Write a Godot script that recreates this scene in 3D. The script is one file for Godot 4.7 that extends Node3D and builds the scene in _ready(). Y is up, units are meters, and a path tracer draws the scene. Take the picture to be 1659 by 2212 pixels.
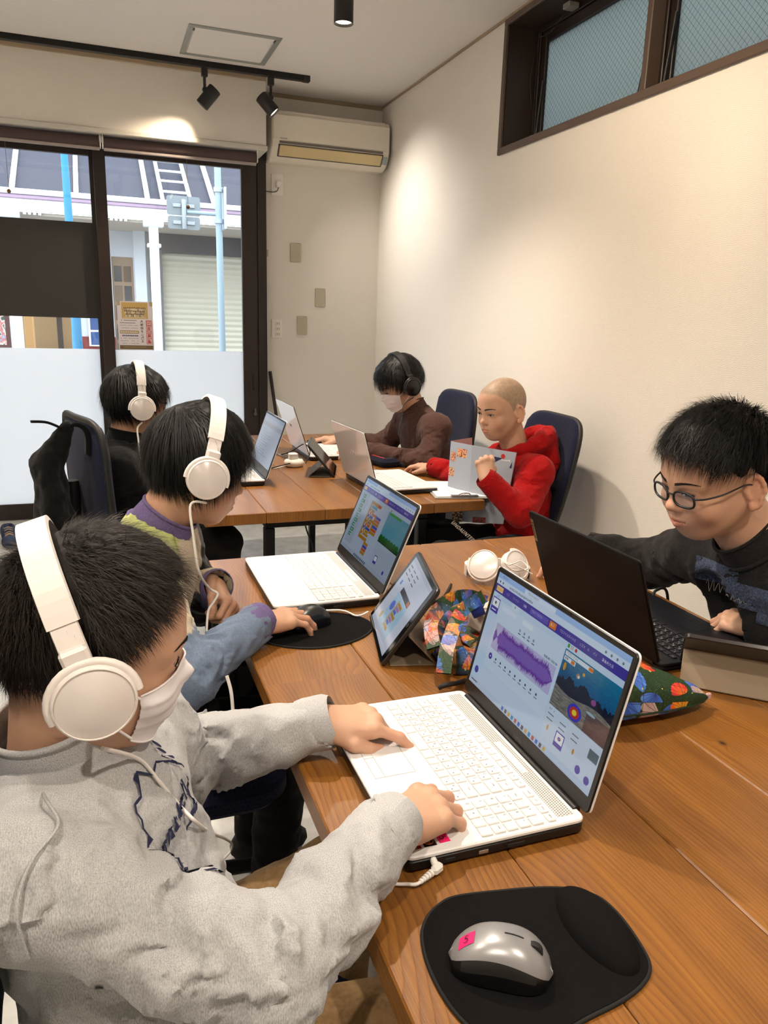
extends Node3D
# A classroom-like room: two plank tables, six pupils at laptops, a sliding glass door to the street.

const W := 1659.0
const H := 2212.0
const FOCAL := 1637.5
const EYE := Vector3(0, 1.35, 0)
const CEIL := 2.69
const TT := 0.72          # table top height
const XW := 1.805         # right wall
const ZB := -5.1          # back wall

var cam_basis: Basis
var M := {}
var names := {}
var rng := RandomNumberGenerator.new()


# ---------------------------------------------------------------- mesh building
class MB:
	var v := PackedVector3Array()
	var n := PackedVector3Array()
	var u := PackedVector2Array()
	var c := PackedColorArray()
	var use_c := false
	var col := Color.WHITE
	func tri(a: Vector3, b: Vector3, d: Vector3, na: Vector3, nb: Vector3, nd: Vector3, ua := Vector2.ZERO, ub := Vector2.ZERO, ud := Vector2.ZERO) -> void:
		if (b - a).cross(d - a).dot(na + nb + nd) > 0.0:
			v.append(a); v.append(d); v.append(b)
			n.append(na); n.append(nd); n.append(nb)
			u.append(ua); u.append(ud); u.append(ub)
		else:
			v.append(a); v.append(b); v.append(d)
			n.append(na); n.append(nb); n.append(nd)
			u.append(ua); u.append(ub); u.append(ud)
		if use_c:
			c.append(col); c.append(col); c.append(col)
	func quad(a: Vector3, b: Vector3, d: Vector3, e: Vector3, nn: Vector3, uv := true) -> void:
		# a b d e round the face
		if uv:
			tri(a, b, d, nn, nn, nn, Vector2(0, 1), Vector2(1, 1), Vector2(1, 0))
			tri(a, d, e, nn, nn, nn, Vector2(0, 1), Vector2(1, 0), Vector2(0, 0))
		else:
			tri(a, b, d, nn, nn, nn)
			tri(a, d, e, nn, nn, nn)
	func commit(m: Material, into: ArrayMesh = null) -> ArrayMesh:
		var am := into if into else ArrayMesh.new()
		if v.is_empty():
			return am
		var a := []
		a.resize(Mesh.ARRAY_MAX)
		a[Mesh.ARRAY_VERTEX] = v
		a[Mesh.ARRAY_NORMAL] = n
		a[Mesh.ARRAY_TEX_UV] = u
		if use_c:
			a[Mesh.ARRAY_COLOR] = c
		am.add_surface_from_arrays(Mesh.PRIMITIVE_TRIANGLES, a)
		am.surface_set_material(am.get_surface_count() - 1, m)
		return am


func box(mb: MB, at: Vector3, size: Vector3, bev := 0.0, bas := Basis.IDENTITY) -> void:
	var h := size * 0.5
	var b := minf(bev, minf(h.x, minf(h.y, h.z)) * 0.98)
	for ax in 3:
		var i := (ax + 1) % 3
		var j := (ax + 2) % 3
		for s in [-1.0, 1.0]:
			var q := []
			for k in [[-1.0, -1.0], [1.0, -1.0], [1.0, 1.0], [-1.0, 1.0]]:
				var p := Vector3.ZERO
				p[ax] = s * h[ax]
				p[i] = k[0] * (h[i] - b)
				p[j] = k[1] * (h[j] - b)
				q.append(at + bas * p)
			var nn := Vector3.ZERO
			nn[ax] = s
			mb.quad(q[0], q[1], q[2], q[3], bas * nn)
	if b <= 0.0:
		return
	for ax in 3:
		var i := (ax + 1) % 3
		var j := (ax + 2) % 3
		for si in [-1.0, 1.0]:
			for sj in [-1.0, 1.0]:
				var q := []
				for e in [[-1.0, 0], [1.0, 0], [1.0, 1], [-1.0, 1]]:
					var p := Vector3.ZERO
					p[ax] = e[0] * (h[ax] - b)
					p[i] = si * (h[i] - (b if e[1] else 0.0))
					p[j] = sj * (h[j] - (0.0 if e[1] else b))
					q.append(at + bas * p)
				var nn := Vector3.ZERO
				nn[i] = si
				nn[j] = sj
				mb.quad(q[0], q[1], q[2], q[3], bas * nn.normalized(), false)
	for sx in [-1.0, 1.0]:
		for sy in [-1.0, 1.0]:
			for sz in [-1.0, 1.0]:
				var s := Vector3(sx, sy, sz)
				var nn := bas * s.normalized()
				mb.tri(at + bas * Vector3(sx * h.x, sy * (h.y - b), sz * (h.z - b)), at + bas * Vector3(sx * (h.x - b), sy * h.y, sz * (h.z - b)), at + bas * Vector3(sx * (h.x - b), sy * (h.y - b), sz * h.z), nn, nn, nn)


# box by two corners
func bx(mb: MB, a: Vector3, b: Vector3, bev := 0.0) -> void:
	box(mb, (a + b) * 0.5, (b - a).abs(), bev)


# a smooth surface from a grid of points; wrap_u closes it
func grid(mb: MB, pts: Array, nu: int, nv: int, wrap_u := false, flip := false, uv_scale := Vector2.ONE) -> void:
	var nrm := PackedVector3Array()
	nrm.resize(nu * nv)
	for j in nv:
		for i in nu:
			var i0 := (i - 1 + nu) % nu if wrap_u else maxi(i - 1, 0)
			var i1 := (i + 1) % nu if wrap_u else mini(i + 1, nu - 1)
			var j0 := maxi(j - 1, 0)
			var j1 := mini(j + 1, nv - 1)
			var du: Vector3 = pts[j * nu + i1] - pts[j * nu + i0]
			var dv: Vector3 = pts[j1 * nu + i] - pts[j0 * nu + i]
			var nn := du.cross(dv)
			if nn.length_squared() < 1e-20:
				nn = pts[j * nu + i] - pts[(nv / 2) * nu + i]
			nrm[j * nu + i] = nn.normalized() * (-1.0 if flip else 1.0)
	var last := nu if wrap_u else nu - 1
	for j in nv - 1:
		for i in last:
			var k := (i + 1) % nu
			var a := j * nu + i
			var b := j * nu + k
			var d := (j + 1) * nu + k
			var e := (j + 1) * nu + i
			var ua := Vector2(float(i) / last, float(j) / (nv - 1)) * uv_scale
			var ub := Vector2(float(i + 1) / last, float(j) / (nv - 1)) * uv_scale
			var ud := Vector2(float(i + 1) / last, float(j + 1) / (nv - 1)) * uv_scale
			var ue := Vector2(float(i) / last, float(j + 1) / (nv - 1)) * uv_scale
			mb.tri(pts[a], pts[b], pts[d], nrm[a], nrm[b], nrm[d], ua, ub, ud)
			mb.tri(pts[a], pts[d], pts[e], nrm[a], nrm[d], nrm[e], ua, ud, ue)


func smooth_path(p: Array, per := 6) -> Array:
	if p.size() < 3:
		return p
	var out := []
	for i in p.size() - 1:
		var a: Vector3 = p[maxi(i - 1, 0)]
		var b: Vector3 = p[i]
		var c: Vector3 = p[i + 1]
		var d: Vector3 = p[mini(i + 2, p.size() - 1)]
		for k in per:
			out.append(b.cubic_interpolate(c, a, d, float(k) / per))
	out.append(p[-1])
	return out


# tube along points; flat squeezes it (ribbon cable)
func tube(mb: MB, path: Array, r0: float, r1 := -1.0, sides := 8, caps := true, flat := 1.0) -> void:
	if r1 < 0.0:
		r1 = r0
	var t: Vector3 = (path[1] - path[0]).normalized()
	var nn := t.cross(Vector3.UP)
	if nn.length() < 0.01:
		nn = t.cross(Vector3.RIGHT)
	nn = nn.normalized()
	var rings := []
	var norms := []
	for i in path.size():
		var tt: Vector3 = path[mini(i + 1, path.size() - 1)] - path[maxi(i - 1, 0)]
		if tt.length() > 1e-7:
			t = tt.normalized()
		nn = (nn - t * nn.dot(t))
		if nn.length() < 1e-5:
			nn = t.cross(Vector3.RIGHT)
		nn = nn.normalized()
		var bb := t.cross(nn)
		var r := lerpf(r0, r1, float(i) / (path.size() - 1))
		for k in sides:
			var an := TAU * k / sides
			var d := nn * cos(an) + bb * sin(an) * flat
			rings.append(path[i] + d * r)
			norms.append(d.normalized())
	for i in path.size() - 1:
		for k in sides:
			var a := i * sides + k
			var b := i * sides + (k + 1) % sides
			var d := b + sides
			var e := a + sides
			mb.tri(rings[a], rings[b], rings[d], norms[a], norms[b], norms[d])
			mb.tri(rings[a], rings[d], rings[e], norms[a], norms[d], norms[e])
	if caps:
		for e in [0, path.size() - 1]:
			var cn: Vector3 = (path[0] - path[1]).normalized() if e == 0 else (path[-1] - path[-2]).normalized()
			for k in sides:
				mb.tri(path[e], rings[e * sides + k], rings[e * sides + (k + 1) % sides], cn, cn, cn)


func cyl(mb: MB, a: Vector3, b: Vector3, r: float, r2 := -1.0, sides := 16, bev := 0.0) -> void:
	if r2 < 0.0:
		r2 = r
	if bev > 0.0:
		var d := (b - a).normalized() * bev
		lathe(mb, [Vector2(0, 0), Vector2(r - bev, 0), Vector2(r - bev * 0.3, bev * 0.3), Vector2(r, bev), Vector2(r2, (b - a).length() - bev), Vector2(r2 - bev * 0.3, (b - a).length() - bev * 0.3), Vector2(r2 - bev, (b - a).length()), Vector2(0, (b - a).length())], sides, frame_y(a, b - a))
		return
	tube(mb, [a, b], r, r2, sides)


func frame_y(at: Vector3, up: Vector3, fwd := Vector3.ZERO) -> Transform3D:
	var y := up.normalized()
	var z := fwd
	if z.length() < 1e-6:
		z = Vector3(0, 0, 1) if absf(y.z) < 0.9 else Vector3(1, 0, 0)
	var x := y.cross(z).normalized()
	return Transform3D(Basis(x, y, x.cross(y)), at)


# z axis points along fwd, y as near up as it can be
func frame_z(at: Vector3, fwd: Vector3, up := Vector3.UP) -> Transform3D:
	var z := fwd.normalized()
	var x := up.cross(z).normalized()
	return Transform3D(Basis(x, z.cross(x), z), at)


# profile of (radius, height) turned round y; sharp corners where the profile bends hard
func lathe(mb: MB, prof: Array, segs: int, tf := Transform3D.IDENTITY, squash := Vector2.ONE) -> void:
	for i in prof.size() - 1:
		var p: Vector2 = prof[i]
		var q: Vector2 = prof[i + 1]
		var d := (q - p)
		if d.length() < 1e-7:
			continue
		var seg_n := Vector2(d.y, -d.x).normalized()
		var n0 := seg_n
		var n1 := seg_n
		if i > 0:
			var e: Vector2 = (p - prof[i - 1])
			var m := Vector2(e.y, -e.x).normalized()
			if m.dot(seg_n) > 0.6:
				n0 = (m + seg_n).normalized()
		if i < prof.size() - 2:
			var e: Vector2 = (prof[i + 2] - q)
			var m := Vector2(e.y, -e.x).normalized()
			if m.dot(seg_n) > 0.6:
				n1 = (m + seg_n).normalized()
		for k in segs:
			var a0 := TAU * k / segs
			var a1 := TAU * (k + 1) / segs
			var c0 := Vector2(cos(a0), sin(a0)) * squash
			var c1 := Vector2(cos(a1), sin(a1)) * squash
			var pa := tf * Vector3(c0.x * p.x, p.y, c0.y * p.x)
			var pb := tf * Vector3(c1.x * p.x, p.y, c1.y * p.x)
			var pc := tf * Vector3(c1.x * q.x, q.y, c1.y * q.x)
			var pd := tf * Vector3(c0.x * q.x, q.y, c0.y * q.x)
			var na := (tf.basis * Vector3(c0.x * n0.x, n0.y, c0.y * n0.x)).normalized()
			var nb := (tf.basis * Vector3(c1.x * n0.x, n0.y, c1.y * n0.x)).normalized()
			var nc := (tf.basis * Vector3(c1.x * n1.x, n1.y, c1.y * n1.x)).normalized()
			var nd := (tf.basis * Vector3(c0.x * n1.x, n1.y, c0.y * n1.x)).normalized()
			if q.x > 1e-6:
				mb.tri(pa, pc, pd, na, nc, nd)
			if p.x > 1e-6:
				mb.tri(pa, pb, pc, na, nb, nc)


# polygon in the local xy plane, from z = 0 to z = depth, with bevelled rims
func prism(mb: MB, poly: PackedVector2Array, depth: float, tf := Transform3D.IDENTITY, bev := 0.0, smooth_side := false) -> void:
	var pg := poly
	if Geometry2D.is_polygon_clockwise(pg):
		pg = pg.duplicate()
		pg.reverse()
	var inner := pg
	if bev > 0.0:
		inner = PackedVector2Array()
		for i in pg.size():
			var a := pg[(i - 1 + pg.size()) % pg.size()]
			var b := pg[i]
			var c := pg[(i + 1) % pg.size()]
			var n0 := (b - a).orthogonal().normalized()
			var n1 := (c - b).orthogonal().normalized()
			var m := (n0 + n1).normalized()
			inner.append(b + m * bev * (1.0 / maxf(0.5, m.dot(n0))))
		var turn := (pg[1] - pg[0]).orthogonal()
		var centre := Vector2.ZERO
		for p in pg:
			centre += p
		centre /= pg.size()
		var grown := 0.0
		for i in pg.size():
			grown += inner[i].distance_to(centre) - pg[i].distance_to(centre)
		if grown > 0.0:
			for i in pg.size():
				inner[i] = pg[i] * 2.0 - inner[i]
	var lo := Vector2(1e9, 1e9)
	var hi := -lo
	for p in pg:
		lo = lo.min(p)
		hi = hi.max(p)
	var idx := Geometry2D.triangulate_polygon(inner)
	var nz := tf.basis * Vector3(0, 0, 1)
	var span := hi - lo
	for k in range(0, idx.size(), 3):
		var a := inner[idx[k]]
		var b := inner[idx[k + 1]]
		var c := inner[idx[k + 2]]
		var ua := Vector2((a.x - lo.x) / span.x, 1.0 - (a.y - lo.y) / span.y)
		var ub := Vector2((b.x - lo.x) / span.x, 1.0 - (b.y - lo.y) / span.y)
		var uc := Vector2((c.x - lo.x) / span.x, 1.0 - (c.y - lo.y) / span.y)
		mb.tri(tf * Vector3(a.x, a.y, depth), tf * Vector3(b.x, b.y, depth), tf * Vector3(c.x, c.y, depth), nz, nz, nz, ua, ub, uc)
		if depth > 0.0:
			mb.tri(tf * Vector3(a.x, a.y, 0), tf * Vector3(b.x, b.y, 0), tf * Vector3(c.x, c.y, 0), -nz, -nz, -nz, ua, ub, uc)
	if depth <= 0.0:
		return
	var np := pg.size()
	for i in np:
		var j := (i + 1) % np
		var e := pg[j] - pg[i]
		var sn := Vector2(e.y, -e.x).normalized()
		var n0 := sn
		var n1 := sn
		if smooth_side:
			var em := pg[i] - pg[(i - 1 + np) % np]
			var ep := pg[(j + 1) % np] - pg[j]
			var m0 := Vector2(em.y, -em.x).normalized()
			var m1 := Vector2(ep.y, -ep.x).normalized()
			if m0.dot(sn) > 0.7: n0 = (m0 + sn).normalized()
			if m1.dot(sn) > 0.7: n1 = (m1 + sn).normalized()
		var w0 := tf.basis * Vector3(n0.x, n0.y, 0)
		var w1 := tf.basis * Vector3(n1.x, n1.y, 0)
		var a0 := tf * Vector3(pg[i].x, pg[i].y, bev)
		var b0 := tf * Vector3(pg[j].x, pg[j].y, bev)
		var a1 := tf * Vector3(pg[i].x, pg[i].y, depth - bev)
		var b1 := tf * Vector3(pg[j].x, pg[j].y, depth - bev)
		mb.tri(a0, b0, b1, w0, w1, w1)
		mb.tri(a0, b1, a1, w0, w1, w0)
		if bev > 0.0:
			for s in [0, 1]:
				var zz := depth if s else 0.0
				var c0 := tf * Vector3(inner[i].x, inner[i].y, zz)
				var c1 := tf * Vector3(inner[j].x, inner[j].y, zz)
				var p0 := a1 if s else a0
				var p1 := b1 if s else b0
				var dz := nz * (1.0 if s else -1.0)
				mb.tri(p0, p1, c1, (w0 + dz).normalized(), (w1 + dz).normalized(), (w1 + dz).normalized())
				mb.tri(p0, c1, c0, (w0 + dz).normalized(), (w1 + dz).normalized(), (w0 + dz).normalized())


func round_rect(w: float, h: float, r: float, per := 5) -> PackedVector2Array:
	var out := PackedVector2Array()
	for q in [[1, 1, 0.0], [-1, 1, 0.25], [-1, -1, 0.5], [1, -1, 0.75]]:
		for k in per + 1:
			var a: float = TAU * (q[2] + 0.25 * k / per)
			out.append(Vector2(q[0] * (w * 0.5 - r) + cos(a) * r, q[1] * (h * 0.5 - r) + sin(a) * r))
	return out


var font_cache := {}
func font(bold := false, serif := false) -> SystemFont:
	var key := str(bold) + str(serif)
	if not font_cache.has(key):
		var f := SystemFont.new()
		f.font_names = PackedStringArray(["Droid Serif" if serif else "Droid Sans"])
		f.font_weight = 700 if bold else 400
		font_cache[key] = f
	return font_cache[key]


var glyphs := {}
# triangles of a line of text, about 1 unit of capital height, origin at the left of the baseline
func text_tris(s: String, bold := false, italic := 0.0) -> Array:
	var key := s + str(bold)
	if not glyphs.has(key):
		var tm := TextMesh.new()
		tm.font = font(bold)
		tm.font_size = 64
		tm.pixel_size = 1.0 / 46.0
		tm.depth = 0.0
		tm.curve_step = 3.0
		tm.horizontal_alignment = HORIZONTAL_ALIGNMENT_LEFT
		tm.vertical_alignment = VERTICAL_ALIGNMENT_CENTER
		tm.text = s
		var out := PackedVector3Array()
		if tm.get_surface_count() > 0:
			var a := tm.surface_get_arrays(0)
			var idx = a[Mesh.ARRAY_INDEX]
			var vv: PackedVector3Array = a[Mesh.ARRAY_VERTEX]
			if idx != null and idx.size() > 0:
				for k in idx:
					out.append(vv[k])
			else:
				out = vv
		var lo := 1e9
		var hi := -1e9
		for p in out:
			lo = minf(lo, p.x)
			hi = maxf(hi, p.x)
		glyphs[key] = [out, lo, hi]
	return glyphs[key]


# flat lettering in the xy plane of tf, centred, capital height h
func write(mb: MB, s: String, h: float, tf: Transform3D, bold := false, slant := 0.0, stretch := 1.0) -> void:
	var t := text_tris(s, bold)
	var mid: float = (t[1] + t[2]) * 0.5
	var nn := tf.basis.z.normalized()
	var vv: PackedVector3Array = t[0]
	for k in range(0, vv.size() - 2, 3):
		var q := []
		for e in 3:
			var p: Vector3 = vv[k + e]
			q.append(tf * Vector3(((p.x - mid) * stretch + p.y * slant) * h, p.y * h, 0))
		mb.tri(q[0], q[1], q[2], nn, nn, nn)


# ---------------------------------------------------------------- materials
func mat(c: Color, rough := 0.6, metal := 0.0, spec := 0.5) -> StandardMaterial3D:
	var m := StandardMaterial3D.new()
	m.albedo_color = c
	m.roughness = rough
	m.metallic = metal
	m.metallic_specular = spec
	return m


func noise_tex(freq: float, size := 512, ramp: Gradient = null, oct := 4, seed_ := 1, type := FastNoiseLite.TYPE_SIMPLEX_SMOOTH, h := 0) -> NoiseTexture2D:
	var f := FastNoiseLite.new()
	f.noise_type = type
	f.seed = seed_
	f.frequency = freq
	f.fractal_octaves = oct
	var t := NoiseTexture2D.new()
	t.width = size
	t.height = h if h else size
	t.seamless = true
	t.noise = f
	if ramp:
		t.color_ramp = ramp
	return t


func ramp(cols: Array) -> Gradient:
	var g := Gradient.new()
	g.offsets = PackedFloat32Array(cols.map(func(x): return x[0]))
	g.colors = PackedColorArray(cols.map(func(x): return x[1]))
	return g


# relief and blotches on a plain material, in world or object space
func rough_up(m: StandardMaterial3D, height_tex: Texture2D, cm: float, scale: Vector3, world := true) -> StandardMaterial3D:
	m.heightmap_enabled = true
	m.heightmap_texture = height_tex
	m.heightmap_scale = cm
	m.uv1_triplanar = true
	m.uv1_world_triplanar = world
	m.uv1_scale = scale
	return m


func cloth(c0: Color, c1: Color, scale := 6.0, seed_ := 1, rough := 0.95, bump := 0.05) -> StandardMaterial3D:
	var m := mat(Color.WHITE, rough, 0.0, 0.25)
	m.albedo_texture = noise_tex(0.08, 256, ramp([[0.25, c0], [0.75, c1]]), 4, seed_)
	m.uv1_triplanar = true
	m.uv1_scale = Vector3.ONE * scale
	m.rim_enabled = true
	m.rim = 0.12
	m.rim_tint = 0.7
	if bump > 0.0:
		m.heightmap_enabled = true
		m.heightmap_texture = noise_tex(0.25, 256, null, 2, seed_ + 7)
		m.heightmap_scale = bump
	return m


# ---------------------------------------------------------------- scene tree
func numbered(called: String) -> String:
	if not names.has(called):
		names[called] = 0
		return called
	names[called] += 1
	return "%s_%03d" % [called, names[called]]


func thing(called: String, label: String, category: String, at := Transform3D.IDENTITY, group := "") -> Node3D:
	var o := Node3D.new()
	o.name = numbered(called)
	add_child(o)
	o.transform = at
	o.set_meta("label", label)
	o.set_meta("category", category)
	if group:
		o.set_meta("group", group)
	return o


func part(parent: Node, called: String, mb: MB, m: Material, label := "") -> MeshInstance3D:
	return mesh_part(parent, called, mb.commit(m), label)


func mesh_part(parent: Node, called: String, am: Mesh, label := "") -> MeshInstance3D:
	var o := MeshInstance3D.new()
	o.name = called if parent != self else numbered(called)
	o.mesh = am
	parent.add_child(o, true)
	if label:
		o.set_meta("label", label)
	return o


func single(called: String, label: String, category: String, mb: MB, m: Material, group := "") -> MeshInstance3D:
	var o := mesh_part(self, called, mb.commit(m), label)
	o.set_meta("category", category)
	if group:
		o.set_meta("group", group)
	return o


func struct(called: String, mb: MB, m: Material, label := "", category := "") -> MeshInstance3D:
	var o := mesh_part(self, called, mb.commit(m), label)
	o.set_meta("kind", "structure")
	if category:
		o.set_meta("category", category)
	return o


# a point of the photograph at a distance along the lens axis
func at(px: float, py: float, depth: float) -> Vector3:
	return EYE + cam_basis * (Vector3((px - W * 0.5) / FOCAL, -(py - H * 0.5) / FOCAL, -1.0) * depth)


# a point of the photograph on a plane: axis 0 x, 1 y, 2 z
func on(px: float, py: float, axis: int, value: float) -> Vector3:
	var d := cam_basis * Vector3((px - W * 0.5) / FOCAL, -(py - H * 0.5) / FOCAL, -1.0)
	return EYE + d * ((value - EYE[axis]) / d[axis])


# ================================================================ the scene
func _ready() -> void:
	rng.seed = 7
	# ---- camera
	cam_basis = Basis.from_euler(Vector3(deg_to_rad(-14.156), deg_to_rad(-20.472), deg_to_rad(1.8)))
	var cam := Camera3D.new()
	cam.name = "camera"
	cam.fov = rad_to_deg(2.0 * atan(H * 0.5 / FOCAL))
	cam.transform = Transform3D(cam_basis, EYE)
	cam.near = 0.02
	cam.far = 200.0
	add_child(cam)
	# ---- sky and exposure
	var sky := ProceduralSkyMaterial.new()
	sky.sky_top_color = Color(0.90, 0.94, 0.98)
	sky.sky_horizon_color = Color(0.95, 0.975, 1.0)
	sky.ground_bottom_color = Color(0.42, 0.43, 0.45)
	sky.ground_horizon_color = Color(0.6, 0.62, 0.65)
	sky.sky_energy_multiplier = 1.0
	var env := Environment.new()
	env.background_mode = Environment.BG_SKY
	env.sky = Sky.new()
	env.sky.sky_material = sky
	env.background_energy_multiplier = 7.8
	env.tonemap_mode = Environment.TONE_MAPPER_LINEAR
	env.tonemap_exposure = 0.86
	env.sdfgi_enabled = true
	env.ssao_enabled = true
	env.ssil_enabled = true
	var we := WorldEnvironment.new()
	we.name = "world_environment"
	we.environment = env
	add_child(we)
	materials()
	more_materials()
	# ---- seen, unseen and added fill lamps (each lamp carries its own light)
	lamps()
	# ---- the place
	room_shell()
	glass_door()
	high_window()
	street()
	wall_fittings()
	near_table = table("table", "wooden plank table with the near white laptop and floral pouch on it", 0.236, 1.2515, 0.35, -1.955)
	far_table = table("table", "wooden plank table beside the window wall with clipboard and router on it", 0.285, 1.30, -2.42, -4.12)
	chairs()
	table_things()
	people()


var near_table: Node3D
var far_table: Node3D


func materials() -> void:
	var weave := weave_tex()
	M.wall = rough_up(mat(Color(0.90, 0.885, 0.855), 0.92, 0, 0.2), weave, 0.07, Vector3.ONE * 3.8)
	M.ceiling = rough_up(mat(Color(0.92, 0.91, 0.895), 0.95, 0, 0.2), weave, 0.08, Vector3.ONE * 3.0)
	M.floor = rough_up(mat(Color(0.82, 0.825, 0.825), 0.4), noise_tex(0.02, 512), 0.03, Vector3.ONE * 1.2)
	M.floor.albedo_texture = noise_tex(0.015, 512, ramp([[0.2, Color(0.90, 0.90, 0.89)], [0.8, Color(1, 1, 0.99)]]), 5, 11)
	M.frame = mat(Color(0.115, 0.085, 0.075), 0.45)
	M.frame2 = mat(Color(0.16, 0.12, 0.105), 0.5)
	M.jamb = mat(Color(0.20, 0.155, 0.13), 0.5)
	M.casing = mat(Color(0.33, 0.27, 0.23), 0.5)
	M.glass = mat(Color(0.9, 0.96, 0.96, 0.04), 0.02)
	M.glass.transparency = BaseMaterial3D.TRANSPARENCY_ALPHA
	M.film = mat(Color(0.93, 0.95, 0.97), 0.6, 0, 0.3)
	M.film.backlight_enabled = true
	M.film.backlight = Color(1, 1, 1)
	M.black = mat(Color(0.06, 0.06, 0.065), 0.45)
	M.matte_black = mat(Color(0.05, 0.05, 0.05), 0.8, 0, 0.3)
	M.black_metal = mat(Color(0.05, 0.05, 0.055), 0.4, 0.3)
	M.white_plastic = mat(Color(0.93, 0.92, 0.90), 0.4)
	M.ivory = mat(Color(0.90, 0.88, 0.83), 0.45)
	M.beige = mat(Color(0.70, 0.68, 0.60), 0.55)
	M.chrome = mat(Color(0.8, 0.8, 0.82), 0.2, 1.0)
	M.tan_trim = mat(Color(0.62, 0.55, 0.46), 0.7)
	M.rubber = mat(Color(0.08, 0.08, 0.085), 0.7)
	M.wood = []
	var wt := wood_textures()
	for k in 3:
		var m := mat(Color.WHITE, 0.42, 0, 0.5)
		m.albedo_texture = wt[k][0]
		m.heightmap_enabled = true
		m.heightmap_texture = wt[k][1]
		m.heightmap_scale = 0.03
		m.clearcoat_enabled = true
		m.clearcoat = 0.35
		m.clearcoat_roughness = 0.28
		M.wood.append(m)
	M.wood_edge = mat(Color(0.30, 0.185, 0.09), 0.55)


# wallpaper with a horizontal plaster-like weave
func weave_tex() -> ImageTexture:
	var f := FastNoiseLite.new()
	f.seed = 5
	f.frequency = 0.02
	f.fractal_octaves = 3
	var g := FastNoiseLite.new()
	g.seed = 9
	g.frequency = 0.045
	g.fractal_octaves = 2
	var n := 512
	var im := Image.create(n, n, false, Image.FORMAT_L8)
	for j in n:
		for i in n:
			var s := fposmod(float(i), n)
			var wob := f.get_noise_2d(cos(TAU * i / n) * 90.0 + j * 0.4, sin(TAU * i / n) * 90.0) * 1.1
			var line := 0.5 + 0.5 * sin(TAU * (j / 9.66 + wob))
			var gr := 0.5 + 0.5 * g.get_noise_2d(i * 0.9, j * 5.0)
			var e := clampf(line * 0.55 + gr * 0.55, 0.0, 1.0)
			im.set_pixel(i, j, Color(e, e, e))
	return ImageTexture.create_from_image(im)


# flat-sawn softwood: u runs along the plank (2.4 m), v across (0.2 m)
func wood_textures() -> Array:
	var out := []
	for variant in 3:
		var w := 1536
		var h := 256
		var a := FastNoiseLite.new()
		a.seed = 31 + variant * 17
		a.frequency = 0.0016
		a.fractal_octaves = 3
		var b := FastNoiseLite.new()
		b.seed = 77 + variant * 5
		b.frequency = 0.02
		b.fractal_octaves = 2
		var tone := FastNoiseLite.new()
		tone.seed = 101 + variant
		tone.frequency = 0.004
		var knots := []
		var rg := RandomNumberGenerator.new()
		rg.seed = 900 + variant
		for k in 2:
			knots.append(Vector3(rg.randf_range(80, w - 80), rg.randf_range(40, h - 40), rg.randf_range(5, 9)))
		var data := PackedByteArray()
		data.resize(w * h * 3)
		var bump := PackedByteArray()
		bump.resize(w * h)
		var mid: float = [110.0, 150.0, 60.0][variant]
		var dark := Vector3(0.345, 0.195, 0.06)
		var lite := Vector3(0.595, 0.395, 0.145)
		var p := 0
		for j in h:
			for i in w:
				# rings: strongly elongated, arched round a centre line
				var jj := (j - mid) + a.get_noise_2d(i, j * 0.6) * 95.0
				var arch := absf(jj) * (1.0 + 0.25 * a.get_noise_2d(i * 0.7 + 500.0, 40.0))
				var kn := 0.0
				for kk in knots:
					var dx: float = (i - kk.x) * 1.5
					var dy: float = (j - kk.y)
					var r2: float = (dx * dx + dy * dy) / (kk.z * kk.z)
					if r2 < 30.0:
						arch += 26.0 * exp(-r2 * 0.22)
						kn = maxf(kn, exp(-r2 * 1.6))
				var ring := fposmod(arch / (11.0 + 7.0 * tone.get_noise_2d(i * 0.3, j * 0.5)), 1.0)
				var late := pow(ring, 2.2) * (1.0 if ring < 0.93 else (1.0 - ring) / 0.07)
				var fib := b.get_noise_2d(i * 0.25, j * 14.0)
				var t := 0.72 - late * 0.42 + fib * 0.16 + tone.get_noise_2d(i, j * 3.0) * 0.30
				t = clampf(t, 0.0, 1.0)
				var col := dark.lerp(lite, t)
				if kn > 0.02:
					col = col.lerp(Vector3(0.17, 0.09, 0.045), kn * 0.9)
				data[p * 3] = int(col.x * 255.0)
				data[p * 3 + 1] = int(col.y * 255.0)
				data[p * 3 + 2] = int(col.z * 255.0)
				bump[p] = int(clampf(0.75 - late * 0.5 + fib * 0.2, 0.0, 1.0) * 255.0)
				p += 1
		out.append([ImageTexture.create_from_image(Image.create_from_data(w, h, false, Image.FORMAT_RGB8, data)), ImageTexture.create_from_image(Image.create_from_data(w, h, false, Image.FORMAT_L8, bump))])
	return out


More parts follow.
